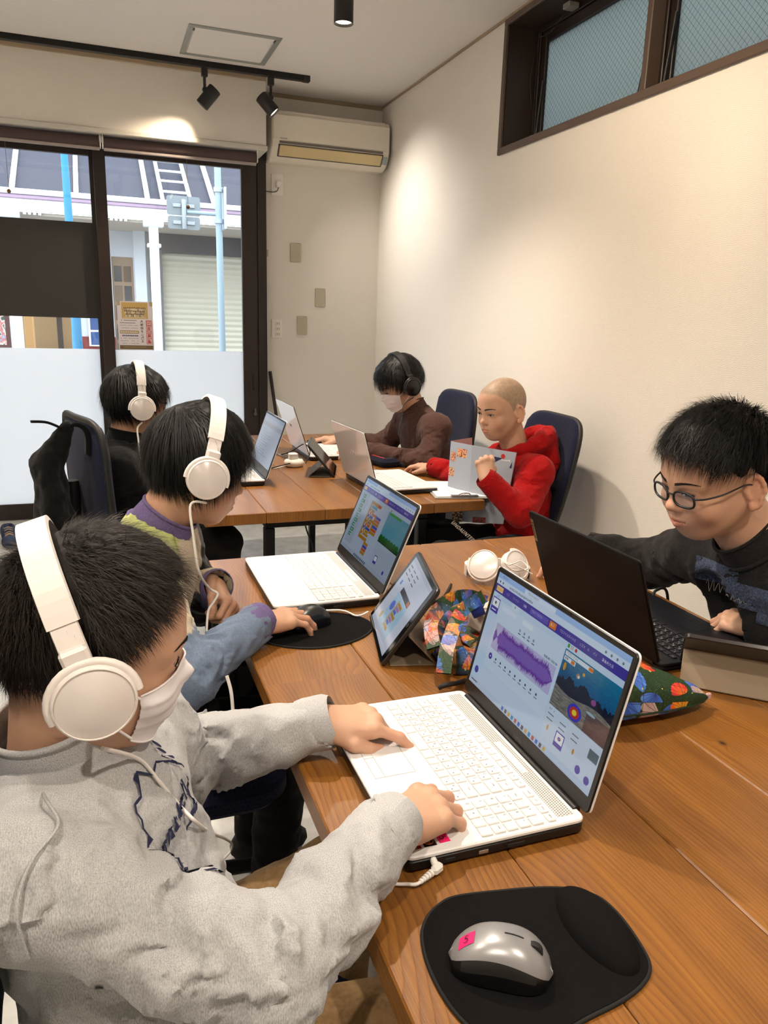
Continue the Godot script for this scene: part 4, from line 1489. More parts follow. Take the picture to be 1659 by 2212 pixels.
# ================================================================ smooth fields, meshed as surface nets
class Field:
	var lo: Vector3
	var cell: float
	var nx: int
	var ny: int
	var nz: int
	var d: PackedFloat32Array
	func _init(a: Vector3, b: Vector3, c: float) -> void:
		lo = a
		cell = c
		nx = int(ceil((b.x - a.x) / c)) + 1
		ny = int(ceil((b.y - a.y) / c)) + 1
		nz = int(ceil((b.z - a.z) / c)) + 1
		d.resize(nx * ny * nz)
		d.fill(1.0)
	func span(a: Vector3, b: Vector3) -> Array:
		var p := ((a - lo) / cell).floor()
		var q := ((b - lo) / cell).ceil()
		return [maxi(0, int(p.x)), mini(nx - 1, int(q.x)), maxi(0, int(p.y)), mini(ny - 1, int(q.y)), maxi(0, int(p.z)), mini(nz - 1, int(q.z))]
	# tapered capsule
	func cap(a: Vector3, b: Vector3, ra: float, rb: float, k := 0.02, carve := false) -> void:
		var m := maxf(ra, rb) + k + cell * 3.0
		var s := span(a.min(b) - Vector3.ONE * m, a.max(b) + Vector3.ONE * m)
		var ba := b - a
		var l2 := maxf(ba.length_squared(), 1e-9)
		for z in range(s[4], s[5] + 1):
			for y in range(s[2], s[3] + 1):
				var base := (z * ny + y) * nx
				var p := Vector3(lo.x + s[0] * cell, lo.y + y * cell, lo.z + z * cell) - a
				for x in range(s[0], s[1] + 1):
					var t := clampf(p.dot(ba) / l2, 0.0, 1.0)
					var e := (p - ba * t).length() - lerpf(ra, rb, t)
					p.x += cell
					var o := d[base + x]
					if carve:
						e = -e
						var h := maxf(k - absf(o - e), 0.0)
						d[base + x] = maxf(o, e) + h * h * 0.25 / k
					else:
						var h := maxf(k - absf(o - e), 0.0)
						d[base + x] = minf(o, e) - h * h * 0.25 / k
	# ellipsoid, turned by bas
	func ell(c: Vector3, r: Vector3, k := 0.02, carve := false, bas := Basis.IDENTITY) -> void:
		var m := maxf(r.x, maxf(r.y, r.z))
		var mv := r + Vector3.ONE * (k + cell * 3.0) if bas == Basis.IDENTITY else Vector3.ONE * (m + k + cell * 3.0)
		var s := span(c - mv, c + mv)
		var inv := bas.transposed()
		var r1 := Vector3.ONE / r
		var r2 := r1 * r1
		var rm := minf(r.x, minf(r.y, r.z))
		for z in range(s[4], s[5] + 1):
			for y in range(s[2], s[3] + 1):
				var base := (z * ny + y) * nx
				for x in range(s[0], s[1] + 1):
					var p := inv * (Vector3(lo.x + x * cell, lo.y + y * cell, lo.z + z * cell) - c)
					var k0 := (p * r1).length()
					var k1 := (p * r2).length()
					var e := k0 * (k0 - 1.0) / k1 if k1 > 1e-6 else -rm
					var o := d[base + x]
					if carve:
						e = -e
						var h := maxf(k - absf(o - e), 0.0)
						d[base + x] = maxf(o, e) + h * h * 0.25 / k
					else:
						var h := maxf(k - absf(o - e), 0.0)
						d[base + x] = minf(o, e) - h * h * 0.25 / k
	# half space: keep the side that n points away from
	func cut(at: Vector3, n: Vector3) -> void:
		for z in nz:
			for y in ny:
				var base := (z * ny + y) * nx
				for x in nx:
					var e := (Vector3(lo.x + x * cell, lo.y + y * cell, lo.z + z * cell) - at).dot(n)
					if e > d[base + x]:
						d[base + x] = e
	# move the surface by a function of the place
	func displace(f: Callable, band: float) -> void:
		for z in nz:
			for y in ny:
				var base := (z * ny + y) * nx
				for x in nx:
					var o := d[base + x]
					if absf(o) < band:
						d[base + x] = o - f.call(Vector3(lo.x + x * cell, lo.y + y * cell, lo.z + z * cell))
	func sample(p: Vector3) -> float:
		var q := (p - lo) / cell
		var x := clampi(int(q.x), 0, nx - 2)
		var y := clampi(int(q.y), 0, ny - 2)
		var z := clampi(int(q.z), 0, nz - 2)
		var f := Vector3(clampf(q.x - x, 0, 1), clampf(q.y - y, 0, 1), clampf(q.z - z, 0, 1))
		var i := (z * ny + y) * nx + x
		var j := i + nx * ny
		var a := lerpf(lerpf(d[i], d[i + 1], f.x), lerpf(d[i + nx], d[i + nx + 1], f.x), f.y)
		var b := lerpf(lerpf(d[j], d[j + 1], f.x), lerpf(d[j + nx], d[j + nx + 1], f.x), f.y)
		return lerpf(a, b, f.z)
	# first point of the surface along a ray
	func hit(from: Vector3, dirn: Vector3, most := 0.4) -> Vector3:
		var t := 0.0
		var step := cell * 0.5
		while t < most:
			var p := from + dirn * t
			if sample(p) <= 0.0:
				return p - dirn * step * 0.5
			t += step
		return from + dirn * most
	func mesh() -> Dictionary:
		var at := {}
		var vs := PackedVector3Array()
		var ns := PackedVector3Array()
		var sy := nx
		var sz := nx * ny
		var lim := cell * 9.0
		var idx := PackedInt32Array()
		var ids := PackedInt32Array()
		ids.resize(nx * ny * nz)
		ids.fill(-1)
		for z in nz - 1:
			for y in ny - 1:
				var i := (z * ny + y) * nx
				for x in nx - 1:
					var d0 := d[i]
					if d0 < lim and d0 > -lim:
						var d1 := d[i + 1]
						var d2 := d[i + sy]
						var d3 := d[i + sy + 1]
						var d4 := d[i + sz]
						var d5 := d[i + sz + 1]
						var d6 := d[i + sz + sy]
						var d7 := d[i + sz + sy + 1]
						var neg := int(d0 < 0) + int(d1 < 0) + int(d2 < 0) + int(d3 < 0) + int(d4 < 0) + int(d5 < 0) + int(d6 < 0) + int(d7 < 0)
						if neg > 0 and neg < 8:
							var sum := Vector3.ZERO
							var n := 0
							if (d0 < 0) != (d1 < 0): sum += Vector3(d0 / (d0 - d1), 0, 0); n += 1
							if (d2 < 0) != (d3 < 0): sum += Vector3(d2 / (d2 - d3), 1, 0); n += 1
							if (d4 < 0) != (d5 < 0): sum += Vector3(d4 / (d4 - d5), 0, 1); n += 1
							if (d6 < 0) != (d7 < 0): sum += Vector3(d6 / (d6 - d7), 1, 1); n += 1
							if (d0 < 0) != (d2 < 0): sum += Vector3(0, d0 / (d0 - d2), 0); n += 1
							if (d1 < 0) != (d3 < 0): sum += Vector3(1, d1 / (d1 - d3), 0); n += 1
							if (d4 < 0) != (d6 < 0): sum += Vector3(0, d4 / (d4 - d6), 1); n += 1
							if (d5 < 0) != (d7 < 0): sum += Vector3(1, d5 / (d5 - d7), 1); n += 1
							if (d0 < 0) != (d4 < 0): sum += Vector3(0, 0, d0 / (d0 - d4)); n += 1
							if (d1 < 0) != (d5 < 0): sum += Vector3(1, 0, d1 / (d1 - d5)); n += 1
							if (d2 < 0) != (d6 < 0): sum += Vector3(0, 1, d2 / (d2 - d6)); n += 1
							if (d3 < 0) != (d7 < 0): sum += Vector3(1, 1, d3 / (d3 - d7)); n += 1
							ids[i] = vs.size()
							vs.append(lo + (Vector3(x, y, z) + sum / n) * cell)
							ns.append(Vector3(d1 + d3 + d5 + d7 - d0 - d2 - d4 - d6, d2 + d3 + d6 + d7 - d0 - d1 - d4 - d5, d4 + d5 + d6 + d7 - d0 - d1 - d2 - d3).normalized())
					i += 1
		for z in range(1, nz - 1):
			for y in range(1, ny - 1):
				var i := (z * ny + y) * nx + 1
				for x in range(1, nx - 1):
					if ids[i] >= 0 or (d[i] < lim and d[i] > -lim):
						var a := d[i] < 0
						if a != (d[i + 1] < 0):
							quad(idx, ids[i], ids[i - sy], ids[i - sy - sz], ids[i - sz], a)
						if a != (d[i + sy] < 0):
							quad(idx, ids[i], ids[i - sz], ids[i - sz - 1], ids[i - 1], a)
						if a != (d[i + sz] < 0):
							quad(idx, ids[i], ids[i - 1], ids[i - 1 - sy], ids[i - sy], a)
					i += 1
		return {"v": vs, "n": ns, "i": idx}
	func quad(idx: PackedInt32Array, a: int, b: int, c: int, e: int, flip: bool) -> void:
		if a < 0 or b < 0 or c < 0 or e < 0:
			return
		if not flip:
			idx.append(a); idx.append(b); idx.append(c)
			idx.append(a); idx.append(c); idx.append(e)
		else:
			idx.append(a); idx.append(c); idx.append(b)
			idx.append(a); idx.append(e); idx.append(c)


# put a meshed field into an ArrayMesh as one more surface
func field_surface(am: ArrayMesh, fm: Dictionary, m: Material, tf := Transform3D.IDENTITY, paint = null) -> void:
	var v: PackedVector3Array = fm.v
	var n: PackedVector3Array = fm.n
	if v.is_empty():
		return
	var a := []
	a.resize(Mesh.ARRAY_MAX)
	var cols := PackedColorArray()
	if paint != null:
		cols.resize(v.size())
		for k in v.size():
			cols[k] = paint.call(v[k], n[k])
		a[Mesh.ARRAY_COLOR] = cols
	if tf != Transform3D.IDENTITY:
		v = tf * v
		var nb := Transform3D(tf.basis.orthonormalized(), Vector3.ZERO)
		n = nb * n
	a[Mesh.ARRAY_VERTEX] = v
	a[Mesh.ARRAY_NORMAL] = n
	a[Mesh.ARRAY_INDEX] = fm.i
	am.add_surface_from_arrays(Mesh.PRIMITIVE_TRIANGLES, a)
	am.surface_set_material(am.get_surface_count() - 1, m)


# ================================================================ people
# head axes: x to the person's left, y up, z out of the face; origin between the ears
func head_field(c: Dictionary) -> Field:
	var cell: float = c.get("cell", 0.0035)
	var f := Field.new(Vector3(-0.1, -0.19, -0.125), Vector3(0.1, 0.128, 0.118), cell)
	var wide: float = c.get("wide", 1.0)      # fuller cheeks
	f.ell(Vector3(0, 0.028, -0.014), Vector3(0.0745, 0.087, 0.094), 0.01)
	f.ell(Vector3(0, -0.028, 0.022), Vector3(0.060 * wide, 0.080, 0.062), 0.03)
	f.ell(Vector3(0, 0.040, 0.036), Vector3(0.056, 0.045, 0.045), 0.03)
	for s in [-1.0, 1.0]:
		f.cap(Vector3(s * 0.052 * wide, -0.038, -0.010), Vector3(s * 0.022, -0.086, 0.040), 0.016, 0.015, 0.03)
		f.ell(Vector3(s * 0.036 * wide, -0.036, 0.052), Vector3(0.022, 0.022, 0.020) * wide, 0.022)
		f.cap(Vector3(s * 0.045, 0.014, 0.060), Vector3(s * 0.014, 0.013, 0.075), 0.008, 0.008, 0.02)
	f.ell(Vector3(0, -0.088, 0.050), Vector3(0.019, 0.015, 0.016), 0.025)
	f.ell(Vector3(0, -0.060, 0.066), Vector3(0.027, 0.020, 0.019), 0.02)
	for s in [-1.0, 1.0]:
		f.ell(Vector3(s * 0.031, -0.004, 0.097), Vector3(0.018, 0.0105, 0.017), 0.012, true)
		f.ell(Vector3(s * 0.031, -0.004, 0.066), Vector3(0.0165, 0.0125, 0.0135), 0.006)
	f.cap(Vector3(0, 0.004, 0.074), Vector3(0, -0.027, 0.089), 0.0062, 0.0088, 0.014)
	f.ell(Vector3(0, -0.0305, 0.0925), Vector3(0.0102, 0.0088, 0.0098), 0.008)
	for s in [-1.0, 1.0]:
		f.ell(Vector3(s * 0.0112, -0.0345, 0.0835), Vector3(0.0078, 0.0068, 0.0088), 0.006)
		f.ell(Vector3(s * 0.0058, -0.0405, 0.089), Vector3(0.0034, 0.003, 0.004), 0.003, true)
		f.cap(Vector3(s * 0.0195, -0.0615, 0.0745), Vector3(s * 0.004, -0.0578, 0.0855), 0.0034, 0.0046, 0.005)
		f.cap(Vector3(s * 0.017, -0.0645, 0.0735), Vector3(0, -0.0685, 0.0825), 0.0036, 0.0058, 0.006)
	f.cap(Vector3(-0.021, -0.0625, 0.0785), Vector3(0, -0.0628, 0.0905), 0.0012, 0.0016, 0.004, true)
	f.cap(Vector3(0.021, -0.0625, 0.0785), Vector3(0, -0.0628, 0.0905), 0.0012, 0.0016, 0.004, true)
	if c.get("ears", true):
		for s in [-1.0, 1.0]:
			var oo := Vector3(s * 0.52, 0, -0.85).normalized()
			var yy := (Vector3(0, 1, -0.22) - oo * Vector3(0, 1, -0.22).dot(oo)).normalized()
			var ec := Vector3(s * 0.0735 * lerpf(1.0, wide, 0.4), -0.012, -0.006) + oo * 0.0125
			f.ell(ec, Vector3(0.0042, 0.027, 0.0150), 0.006, false, Basis(yy.cross(oo), yy, oo))
			var last := Vector3.ZERO
			for k in 12:
				var a := deg_to_rad(-75.0 + 25.0 * k)
				var q := ec + oo * cos(a) * (0.0155 if sin(a) > -0.3 else 0.011) + yy * sin(a) * 0.0295 + Vector3(s * 0.0035, 0, 0)
				if k:
					f.cap(last, q, 0.0040, 0.0040, 0.004)
				last = q
			f.ell(ec - yy * 0.027 - oo * 0.004 + Vector3(s * 0.002, 0, 0), Vector3(0.005, 0.009, 0.0085), 0.005)
	var nb: Vector3 = c.get("neck", Vector3(0, -0.175, -0.05))
	f.cap(Vector3(0, -0.05, -0.028), nb, 0.050 * c.get("neck_r", 1.0), 0.053 * c.get("neck_r", 1.0), 0.024)
	return f


# palm, four fingers and a thumb; x along the fingers, y out of the back of the hand, z to the thumb of a left hand
func hand_field(side: float, pose: Dictionary, cell := 0.0026) -> Array:
	var f := Field.new(Vector3(-0.075, -0.095, -0.07), Vector3(0.165, 0.05, 0.07), cell)
	var t := side
	var knuckles := [Vector3(0.079, 0.0, 0.0255 * t), Vector3(0.083, 0.0025, 0.007 * t), Vector3(0.078, 0.001, -0.0115 * t), Vector3(0.070, -0.003, -0.0285 * t)]
	var lengths := [[0.040, 0.025, 0.019], [0.044, 0.028, 0.020], [0.041, 0.026, 0.020], [0.032, 0.020, 0.018]]
	var fat := [1.0, 1.03, 0.98, 0.86]
	var fr: float = pose.get("fat", 1.0)
	f.cap(Vector3(-0.028, 0, 0), Vector3(0.0, 0, 0), 0.0195, 0.0205, 0.01)
	for k in 4:
		f.cap(Vector3(0.004, -0.002, (0.011 - 0.0075 * k) * t), knuckles[k] + Vector3(-0.006, -0.004, 0), 0.0165, 0.0118, 0.014)
	f.ell(Vector3(0.035, -0.013, 0.016 * t), Vector3(0.028, 0.012, 0.014), 0.014)
	f.ell(Vector3(0.035, -0.012, -0.018 * t), Vector3(0.030, 0.011, 0.012), 0.014)
	var tips := []
	var curls: Array = pose.curls
	for k in 4:
		var spread: float = deg_to_rad(pose.get("spread", [8.0, 1.0, -5.0, -12.0])[k]) * t
		var axis := Vector3(0, 0, 1).rotated(Vector3.UP, -spread)
		var dirn := Vector3(1, 0, 0).rotated(Vector3.UP, -spread)
		var p: Vector3 = knuckles[k]
		var ang := 0.0
		var r: float = 0.0093 * fat[k] * fr
		f.ell(p + Vector3(-0.002, 0.001, 0), Vector3(0.0105, 0.0098, 0.0098) * fr, 0.008)
		for s in 3:
			ang += deg_to_rad(curls[k][s])
			var dd := dirn.rotated(axis, -ang)
			var q: Vector3 = p + dd * lengths[k][s]
			var r2: float = r * (0.90 if s < 2 else 0.80)
			f.cap(p, q, r, r2, 0.004 if s else 0.007)
			if s == 2:
				tips.append([q, dd, dd.cross(axis) * -1.0 if dd.cross(axis).y < 0 else dd.cross(axis), r2])
			p = q
			r = r2
	var th: Array = pose.get("thumb", [Vector3(0.046, -0.014, 0.039), Vector3(0.070, -0.019, 0.044), Vector3(0.092, -0.022, 0.040)])
	var a := Vector3(0.014, -0.006, 0.015 * t)
	var rr := [0.0145, 0.0108, 0.0098, 0.0072]
	for k in 3:
		var b: Vector3 = th[k] * Vector3(1, 1, t)
		f.cap(a, b, rr[k] * fr, rr[k + 1] * fr, 0.010 if k == 0 else 0.005)
		a = b
	tips.append([a, (a - th[1] * Vector3(1, 1, t)).normalized(), Vector3(0, 0.6, 0.8 * t), 0.0072])
	return [f, tips]


func skin_material(key: String, c: Color) -> StandardMaterial3D:
	if not M.has(key):
		var m := mat(Color.WHITE, 0.52, 0, 0.42)
		m.vertex_color_use_as_albedo = true
		m.subsurf_scatter_enabled = true
		m.subsurf_scatter_strength = 0.12
		M[key] = m
	return M[key]


# colours are linear base colours
func skin_paint(base: Color, c: Dictionary) -> Callable:
	var warm := Color(base.r * 1.06, base.g * 0.80, base.b * 0.74)
	var lip := Color(base.r * 0.86, base.g * 0.50, base.b * 0.50)
	var stub: bool = c.get("shaved", false)
	var nf := FastNoiseLite.new()
	nf.seed = 3
	nf.frequency = 40.0
	nf.fractal_octaves = 2
	return func(p: Vector3, n: Vector3) -> Color:
		var o := base * (1.0 + nf.get_noise_3dv(p) * 0.05)
		var blush := exp(-(p - Vector3(signf(p.x) * 0.042, -0.038, 0.055)).length_squared() / 0.0006) * 0.35
		blush += exp(-(p - Vector3(0, -0.032, 0.095)).length_squared() / 0.0002) * 0.35
		blush += clampf((absf(p.x) - 0.077) / 0.01, 0.0, 1.0) * 0.4 * (1.0 if p.y > -0.06 else 0.0)
		o = o.lerp(warm, clampf(blush, 0.0, 0.7))
		var lx := absf(p.x) / 0.0205
		if lx < 1.0 and p.z > 0.06:
			var top := -0.0545 - 0.006 * lx * lx
			var bot := -0.0745 + 0.010 * lx * lx
			var k := smoothstep(bot - 0.0018, bot + 0.0018, p.y) * (1.0 - smoothstep(top - 0.0018, top + 0.0018, p.y))
			o = o.lerp(lip, k * 0.75)
		if stub and p.y > -0.045:
			# close-cropped scalp: hairline over the forehead, round the ear, to the nape
			var az := absf(rad_to_deg(atan2(p.x, p.z + 0.012)))
			var el := rad_to_deg(atan2(p.y - 0.02, Vector2(p.x, p.z + 0.012).length()))
			var k := smoothstep(-3.0, 5.0, el - hairline([[0, 30], [35, 29], [52, 20], [66, 8], [76, -14], [84, -12], [92, 6], [104, -6], [118, -26], [180, -34]], az)) * (1.0 if absf(p.x) < 0.080 else 0.0)
			o = o.lerp(Color(0.26, 0.205, 0.145) * (1.0 + nf.get_noise_3dv(p * 2.0) * 0.4), k * 0.72)
		o.a = 1.0
		return o


func hairline(pts: Array, az: float) -> float:
	for k in pts.size() - 1:
		if az <= pts[k + 1][0]:
			return lerpf(pts[k][1], pts[k + 1][1], (az - pts[k][0]) / float(pts[k + 1][0] - pts[k][0]))
	return pts[-1][1]


# eyes, brows, lashes: more surfaces of the body's mesh
func face_details(am: ArrayMesh, f: Field, tf: Transform3D, c: Dictionary) -> void:
	if not M.has("eye_white"):
		M.eye_white = mat(Color(0.80, 0.77, 0.74), 0.25)
		M.iris = mat(Color(0.055, 0.03, 0.022), 0.12)
		M.lash = mat(Color(0.03, 0.024, 0.022), 0.7)
		M.lid = mat(Color(0.42, 0.25, 0.19), 0.6)
		M.brow = mat(Color(0.06, 0.05, 0.045), 0.7)
	var open: float = c.get("eye_open", 1.0)
	var gaze: Vector2 = c.get("gaze", Vector2(0, -0.2))
	var white := MB.new()
	var iris := MB.new()
	var lash := MB.new()
	var lid := MB.new()
	var brow := MB.new()
	for s in [-1.0, 1.0]:
		var ec := Vector3(s * 0.031, -0.004, 0.0)
		var put := func(x: float, y: float, off: float) -> Vector3:
			var p := f.hit(Vector3(ec.x + x, ec.y + y, 0.115), Vector3(0, 0, -1), 0.07)
			return tf * (p + Vector3(0, 0, off))
		var n := 13
		var pts := []
		var top := []
		var bot := []
		for i in n:
			var u := -1.0 + 2.0 * i / (n - 1)
			var cu := sqrt(maxf(0.0, 1.0 - u * u))
			var slant = u * s * 0.0012
			var yt = (0.0046 * cu * open + slant)
			var yb = (-0.0030 * cu * open + slant)
			top.append(put.call(u * 0.0135, yt, 0.0010))
			bot.append(put.call(u * 0.0135, yb, 0.0008))
			for j in 4:
				pts.append(put.call(u * 0.0135, lerpf(yb, yt, j / 3.0), 0.0009))
		# grid rows are u, columns j
		grid(white, pts, 4, n, false, false)
		var ip := []
		var gx := gaze.x * 0.006
		var gy := gaze.y * 0.004 * open
		for j in 5:
			for i in 14:
				var a := TAU * i / 14
				var r := 0.0056 * j / 4.0
				var x := gx + cos(a) * r
				var y := gy + sin(a) * r
				var u := clampf(x / 0.0135, -0.97, 0.97)
				var cu := sqrt(1.0 - u * u)
				y = clampf(y, -0.0030 * cu * open + u * s * 0.0012, 0.0046 * cu * open + u * s * 0.0012)
				ip.append(put.call(x, y, 0.0013))
		grid(iris, ip, 14, 5, true)
		tube(lash, top, 0.0010, 0.0011, 6)
		tube(lid, bot, 0.0005, 0.0005, 5)
		var fold := []
		for i in n:
			var u := -1.0 + 2.0 * i / (n - 1)
			fold.append(put.call(u * 0.0145, 0.0046 * sqrt(maxf(0.0, 1.0 - u * u)) * open + 0.0026 + u * s * 0.0012, 0.0002))
		tube(lid, fold, 0.0005, 0.0004, 5)
		var rg := RandomNumberGenerator.new()
		rg.seed = 12
		for k in 190:
			var u := rg.randf()
			var bxp := lerpf(0.010, 0.049, u)
			var byp := 0.0150 + 0.005 * sin(u * 2.4) + rg.randf_range(-0.0026, 0.0026) * (1.1 - u)
			var p := f.hit(Vector3(s * bxp, byp, 0.115), Vector3(0, 0, -1), 0.09)
			var q := f.hit(Vector3(s * (bxp + 0.006), byp + 0.0022 * (0.7 - u), 0.115), Vector3(0, 0, -1), 0.09)
			ribbon(brow, [tf * (p + Vector3(0, 0, 0.0004)), tf * (q + Vector3(0, 0, 0.0012))], 0.0014, tf.basis * Vector3(0, 0, 1))
	white.commit(M.eye_white, am)
	iris.commit(M.iris, am)
	lash.commit(M.lash, am)
	lid.commit(M.lid, am)
	brow.commit(M.brow, am)


# a tapering flat strand
func ribbon(mb: MB, path: Array, w: float, nn: Vector3) -> void:
	var side := Vector3.ZERO
	var prev_a := Vector3.ZERO
	var prev_b := Vector3.ZERO
	for i in path.size():
		var t: Vector3 = path[mini(i + 1, path.size() - 1)] - path[maxi(i - 1, 0)]
		side = t.cross(nn).normalized()
		var hw := w * 0.5 * (1.0 - float(i) / (path.size() - 1))
		var a: Vector3 = path[i] + side * hw
		var b: Vector3 = path[i] - side * hw
		if i > 0:
			if i < path.size() - 1:
				mb.tri(prev_a, prev_b, b, nn, nn, nn)
				mb.tri(prev_a, b, a, nn, nn, nn)
			else:
				mb.tri(prev_a, prev_b, path[i], nn, nn, nn)
		prev_a = a
		prev_b = b


# hair: a shell that grows out of the scalp above the hairline, covered with strands
func hair(parent: Node3D, f: Field, tf: Transform3D, c: Dictionary) -> void:
	var ctr := Vector3(0, 0.02, -0.012)
	var line_: Array = c.line
	var thick: float = c.thick
	var nu := 72
	var nv := 40
	var nf := FastNoiseLite.new()
	nf.seed = c.get("seed", 2)
	nf.frequency = 28.0
	nf.fractal_octaves = 3
	var pts := []
	var radii := []
	var lift: Callable = c.get("lift", func(_d: Vector3) -> float: return 1.0)
	for j in nv:
		var el := -70.0 + 160.0 * j / (nv - 1)
		for i in nu:
			var az := TAU * i / nu
			var dr := Vector3(sin(az) * cos(deg_to_rad(el)), sin(deg_to_rad(el)), cos(az) * cos(deg_to_rad(el)))
			var p := f.hit(ctr + dr * 0.17, -dr, 0.15)
			var r := p.distance_to(ctr)
			# the ear and nose are not scalp
			r = minf(r, ctr_radius(dr) + 0.004)
			var azd := absf(rad_to_deg(wrapf(az, -PI, PI)))
			var k := smoothstep(0.0, c.get("soft", 9.0), el - hairline(line_, azd))
			var th: float = lerpf(-0.008, thick * lift.call(dr) * (1.0 + 0.25 * nf.get_noise_3dv(dr * 0.1)), k)
			radii.append(r)
			pts.append(tf * (ctr + dr * (r + th)))
	var mb := MB.new()
	grid(mb, pts, nu, nv, true, true)
	var am := mb.commit(c.mat)
	# strands
	mb = MB.new()
	var rg := RandomNumberGenerator.new()
	rg.seed = c.get("seed", 2) + 40
	var whorl: Vector3 = (c.get("whorl", Vector3(0.1, 0.8, -0.6)) as Vector3).normalized()
	var n: int = c.get("count", 4000)
	var made := 0
	var tries := 0
	while made < n and tries < n * 4:
		tries += 1
		var dr := Vector3(rg.randfn(), rg.randfn(), rg.randfn()).normalized()
		var el := rad_to_deg(asin(dr.y))
		var az := atan2(dr.x, dr.z)
		var over := el - hairline(line_, absf(rad_to_deg(az)))
		if over < 1.0:
			continue
		if c.has("keep") and not c.keep.call(dr):
			continue
		if c.has("band") and dr.y > -0.2 and absf(dr.dot(Basis(Vector3.RIGHT, deg_to_rad(-c.band)) * Vector3(0, 0, 1)) - 0.02) < 0.09:
			continue
		made += 1
		# radius from the table
		var fi := fposmod(az / TAU * nu, nu)
		var fj := clampf((el + 70.0) / 160.0 * (nv - 1), 0, nv - 1.001)
		var i0 := int(fi)
		var j0 := int(fj)
		var r: float = lerpf(radii[j0 * nu + i0], radii[(j0 + 1) * nu + i0], fj - j0)
		var lf: float = lift.call(dr)
		var th: float = thick * lf * smoothstep(0.0, c.get("soft", 9.0), over)
		var root := ctr + dr * (r + th * rg.randf_range(0.35, 0.95))
		var tang := (dr - whorl)
		tang = (tang - dr * tang.dot(dr)).normalized()
		if c.has("comb"):
			tang = c.comb.call(dr, tang)
			tang = (tang - dr * tang.dot(dr)).normalized()
		var out: float = c.get("out", 0.25) * rg.randf_range(0.5, 1.4)
		var len: float = c.get("length", 0.03) * rg.randf_range(0.6, 1.25) * (0.6 + 0.4 * lf)
		var jit = Vector3(rg.randfn(), rg.randfn(), rg.randfn()) * c.get("messy", 0.15)
		# locks that clump together
		var cl = nf.get_noise_3dv(dr * 0.22) * c.get("clump", 0.5)
		var sideways := dr.cross(tang)
		var d0 = (tang + dr * out + sideways * cl + jit).normalized()
		var d1 = (d0 * 0.75 + tang * 0.35 - dr * c.get("settle", 0.35) + Vector3(0, -c.get("fall", 0.2), 0)).normalized()
		var p1 = root + d0 * len * 0.5
		var p2 = p1 + d1 * len * 0.5
		# keep long hair outside the head
		for q in 2:
			var pp = p1 if q == 0 else p2
			var mn := f.sample(pp)
			if mn < 0.0015 and mn > -0.05:
				var o2 = (pp - ctr).normalized()
				pp += o2 * (0.0025 - mn)
				if q == 0:
					p1 = pp
				else:
					p2 = pp
		var nn = (tf.basis * (dr + jit * 0.8)).normalized()
		ribbon(mb, [tf * root, tf * p1, tf * p2], c.get("width", 0.0012) * rg.randf_range(0.7, 1.3), nn)
	mb.commit(c.get("strand_mat", c.mat), am)
	mesh_part(parent, "hair", am, c.label)


func ctr_radius(dr: Vector3) -> float:
	# radius of the bare skull from (0, 0.02, -0.012)
	var r := Vector3(0.0745, 0.087, 0.094)
	var o := Vector3(0, -0.008, 0.002)
	var a := (dr / r).length_squared()
	var b := 2.0 * (o / r).dot(dr / r)
	var cc := (o / r).length_squared() - 1.0
	return (-b + sqrt(maxf(0.0, b * b - 4.0 * a * cc))) / (2.0 * a)


func bone_basis(dir: Vector3, side: Vector3) -> Basis:
	var y := dir.normalized()
	var x := (side - y * side.dot(y)).normalized()
	return Basis(x, y, x.cross(y))


# clothed torso and arms
func top_field(c: Dictionary, cell: float) -> Field:
	var pts: Array = [c.pelvis, c.neck, c.sr, c.er, c.wr, c.sl, c.el, c.wl]
	var lo := Vector3.ONE * 1e9
	var hi := -lo
	for p in pts:
		lo = lo.min(p)
		hi = hi.max(p)
	var f := Field.new(lo - Vector3.ONE * 0.19, hi + Vector3.ONE * 0.19, cell)
	var g: float = c.get("girth", 1.0)
	var spine: Vector3 = c.neck - c.pelvis
	var lat: Vector3 = c.sl - c.sr
	var half: float = lat.length() * 0.5
	var mid: Vector3 = (c.sl + c.sr) * 0.5
	var b := bone_basis(spine, lat)
	var dp: float = c.get("deep", 1.0)
	f.ell(c.neck.lerp(c.pelvis, 0.34), Vector3(half * 0.98, spine.length() * 0.36, 0.100 * g * dp), 0.05, false, b)
	f.ell(c.neck.lerp(c.pelvis, 0.68), Vector3(0.130 * g, spine.length() * 0.34, 0.108 * g * dp), 0.06, false, b)
	f.ell(c.pelvis, Vector3(0.148 * g, 0.10, 0.120 * g * dp), 0.06, false, b)
	f.cap(c.sr, c.sl, 0.054 * g, 0.054 * g, 0.05)
	f.cap(c.neck + spine.normalized() * 0.0, mid, 0.062, 0.06, 0.05)
	var ar: Array = c.get("arm_r", [0.060, 0.052, 0.041])
	for s in ["r", "l"]:
		f.cap(c["s" + s], c["e" + s], ar[0] * g, ar[1] * g, 0.045)
		f.cap(c["e" + s], c["w" + s], ar[1] * g, ar[2] * g, 0.03)
	return f


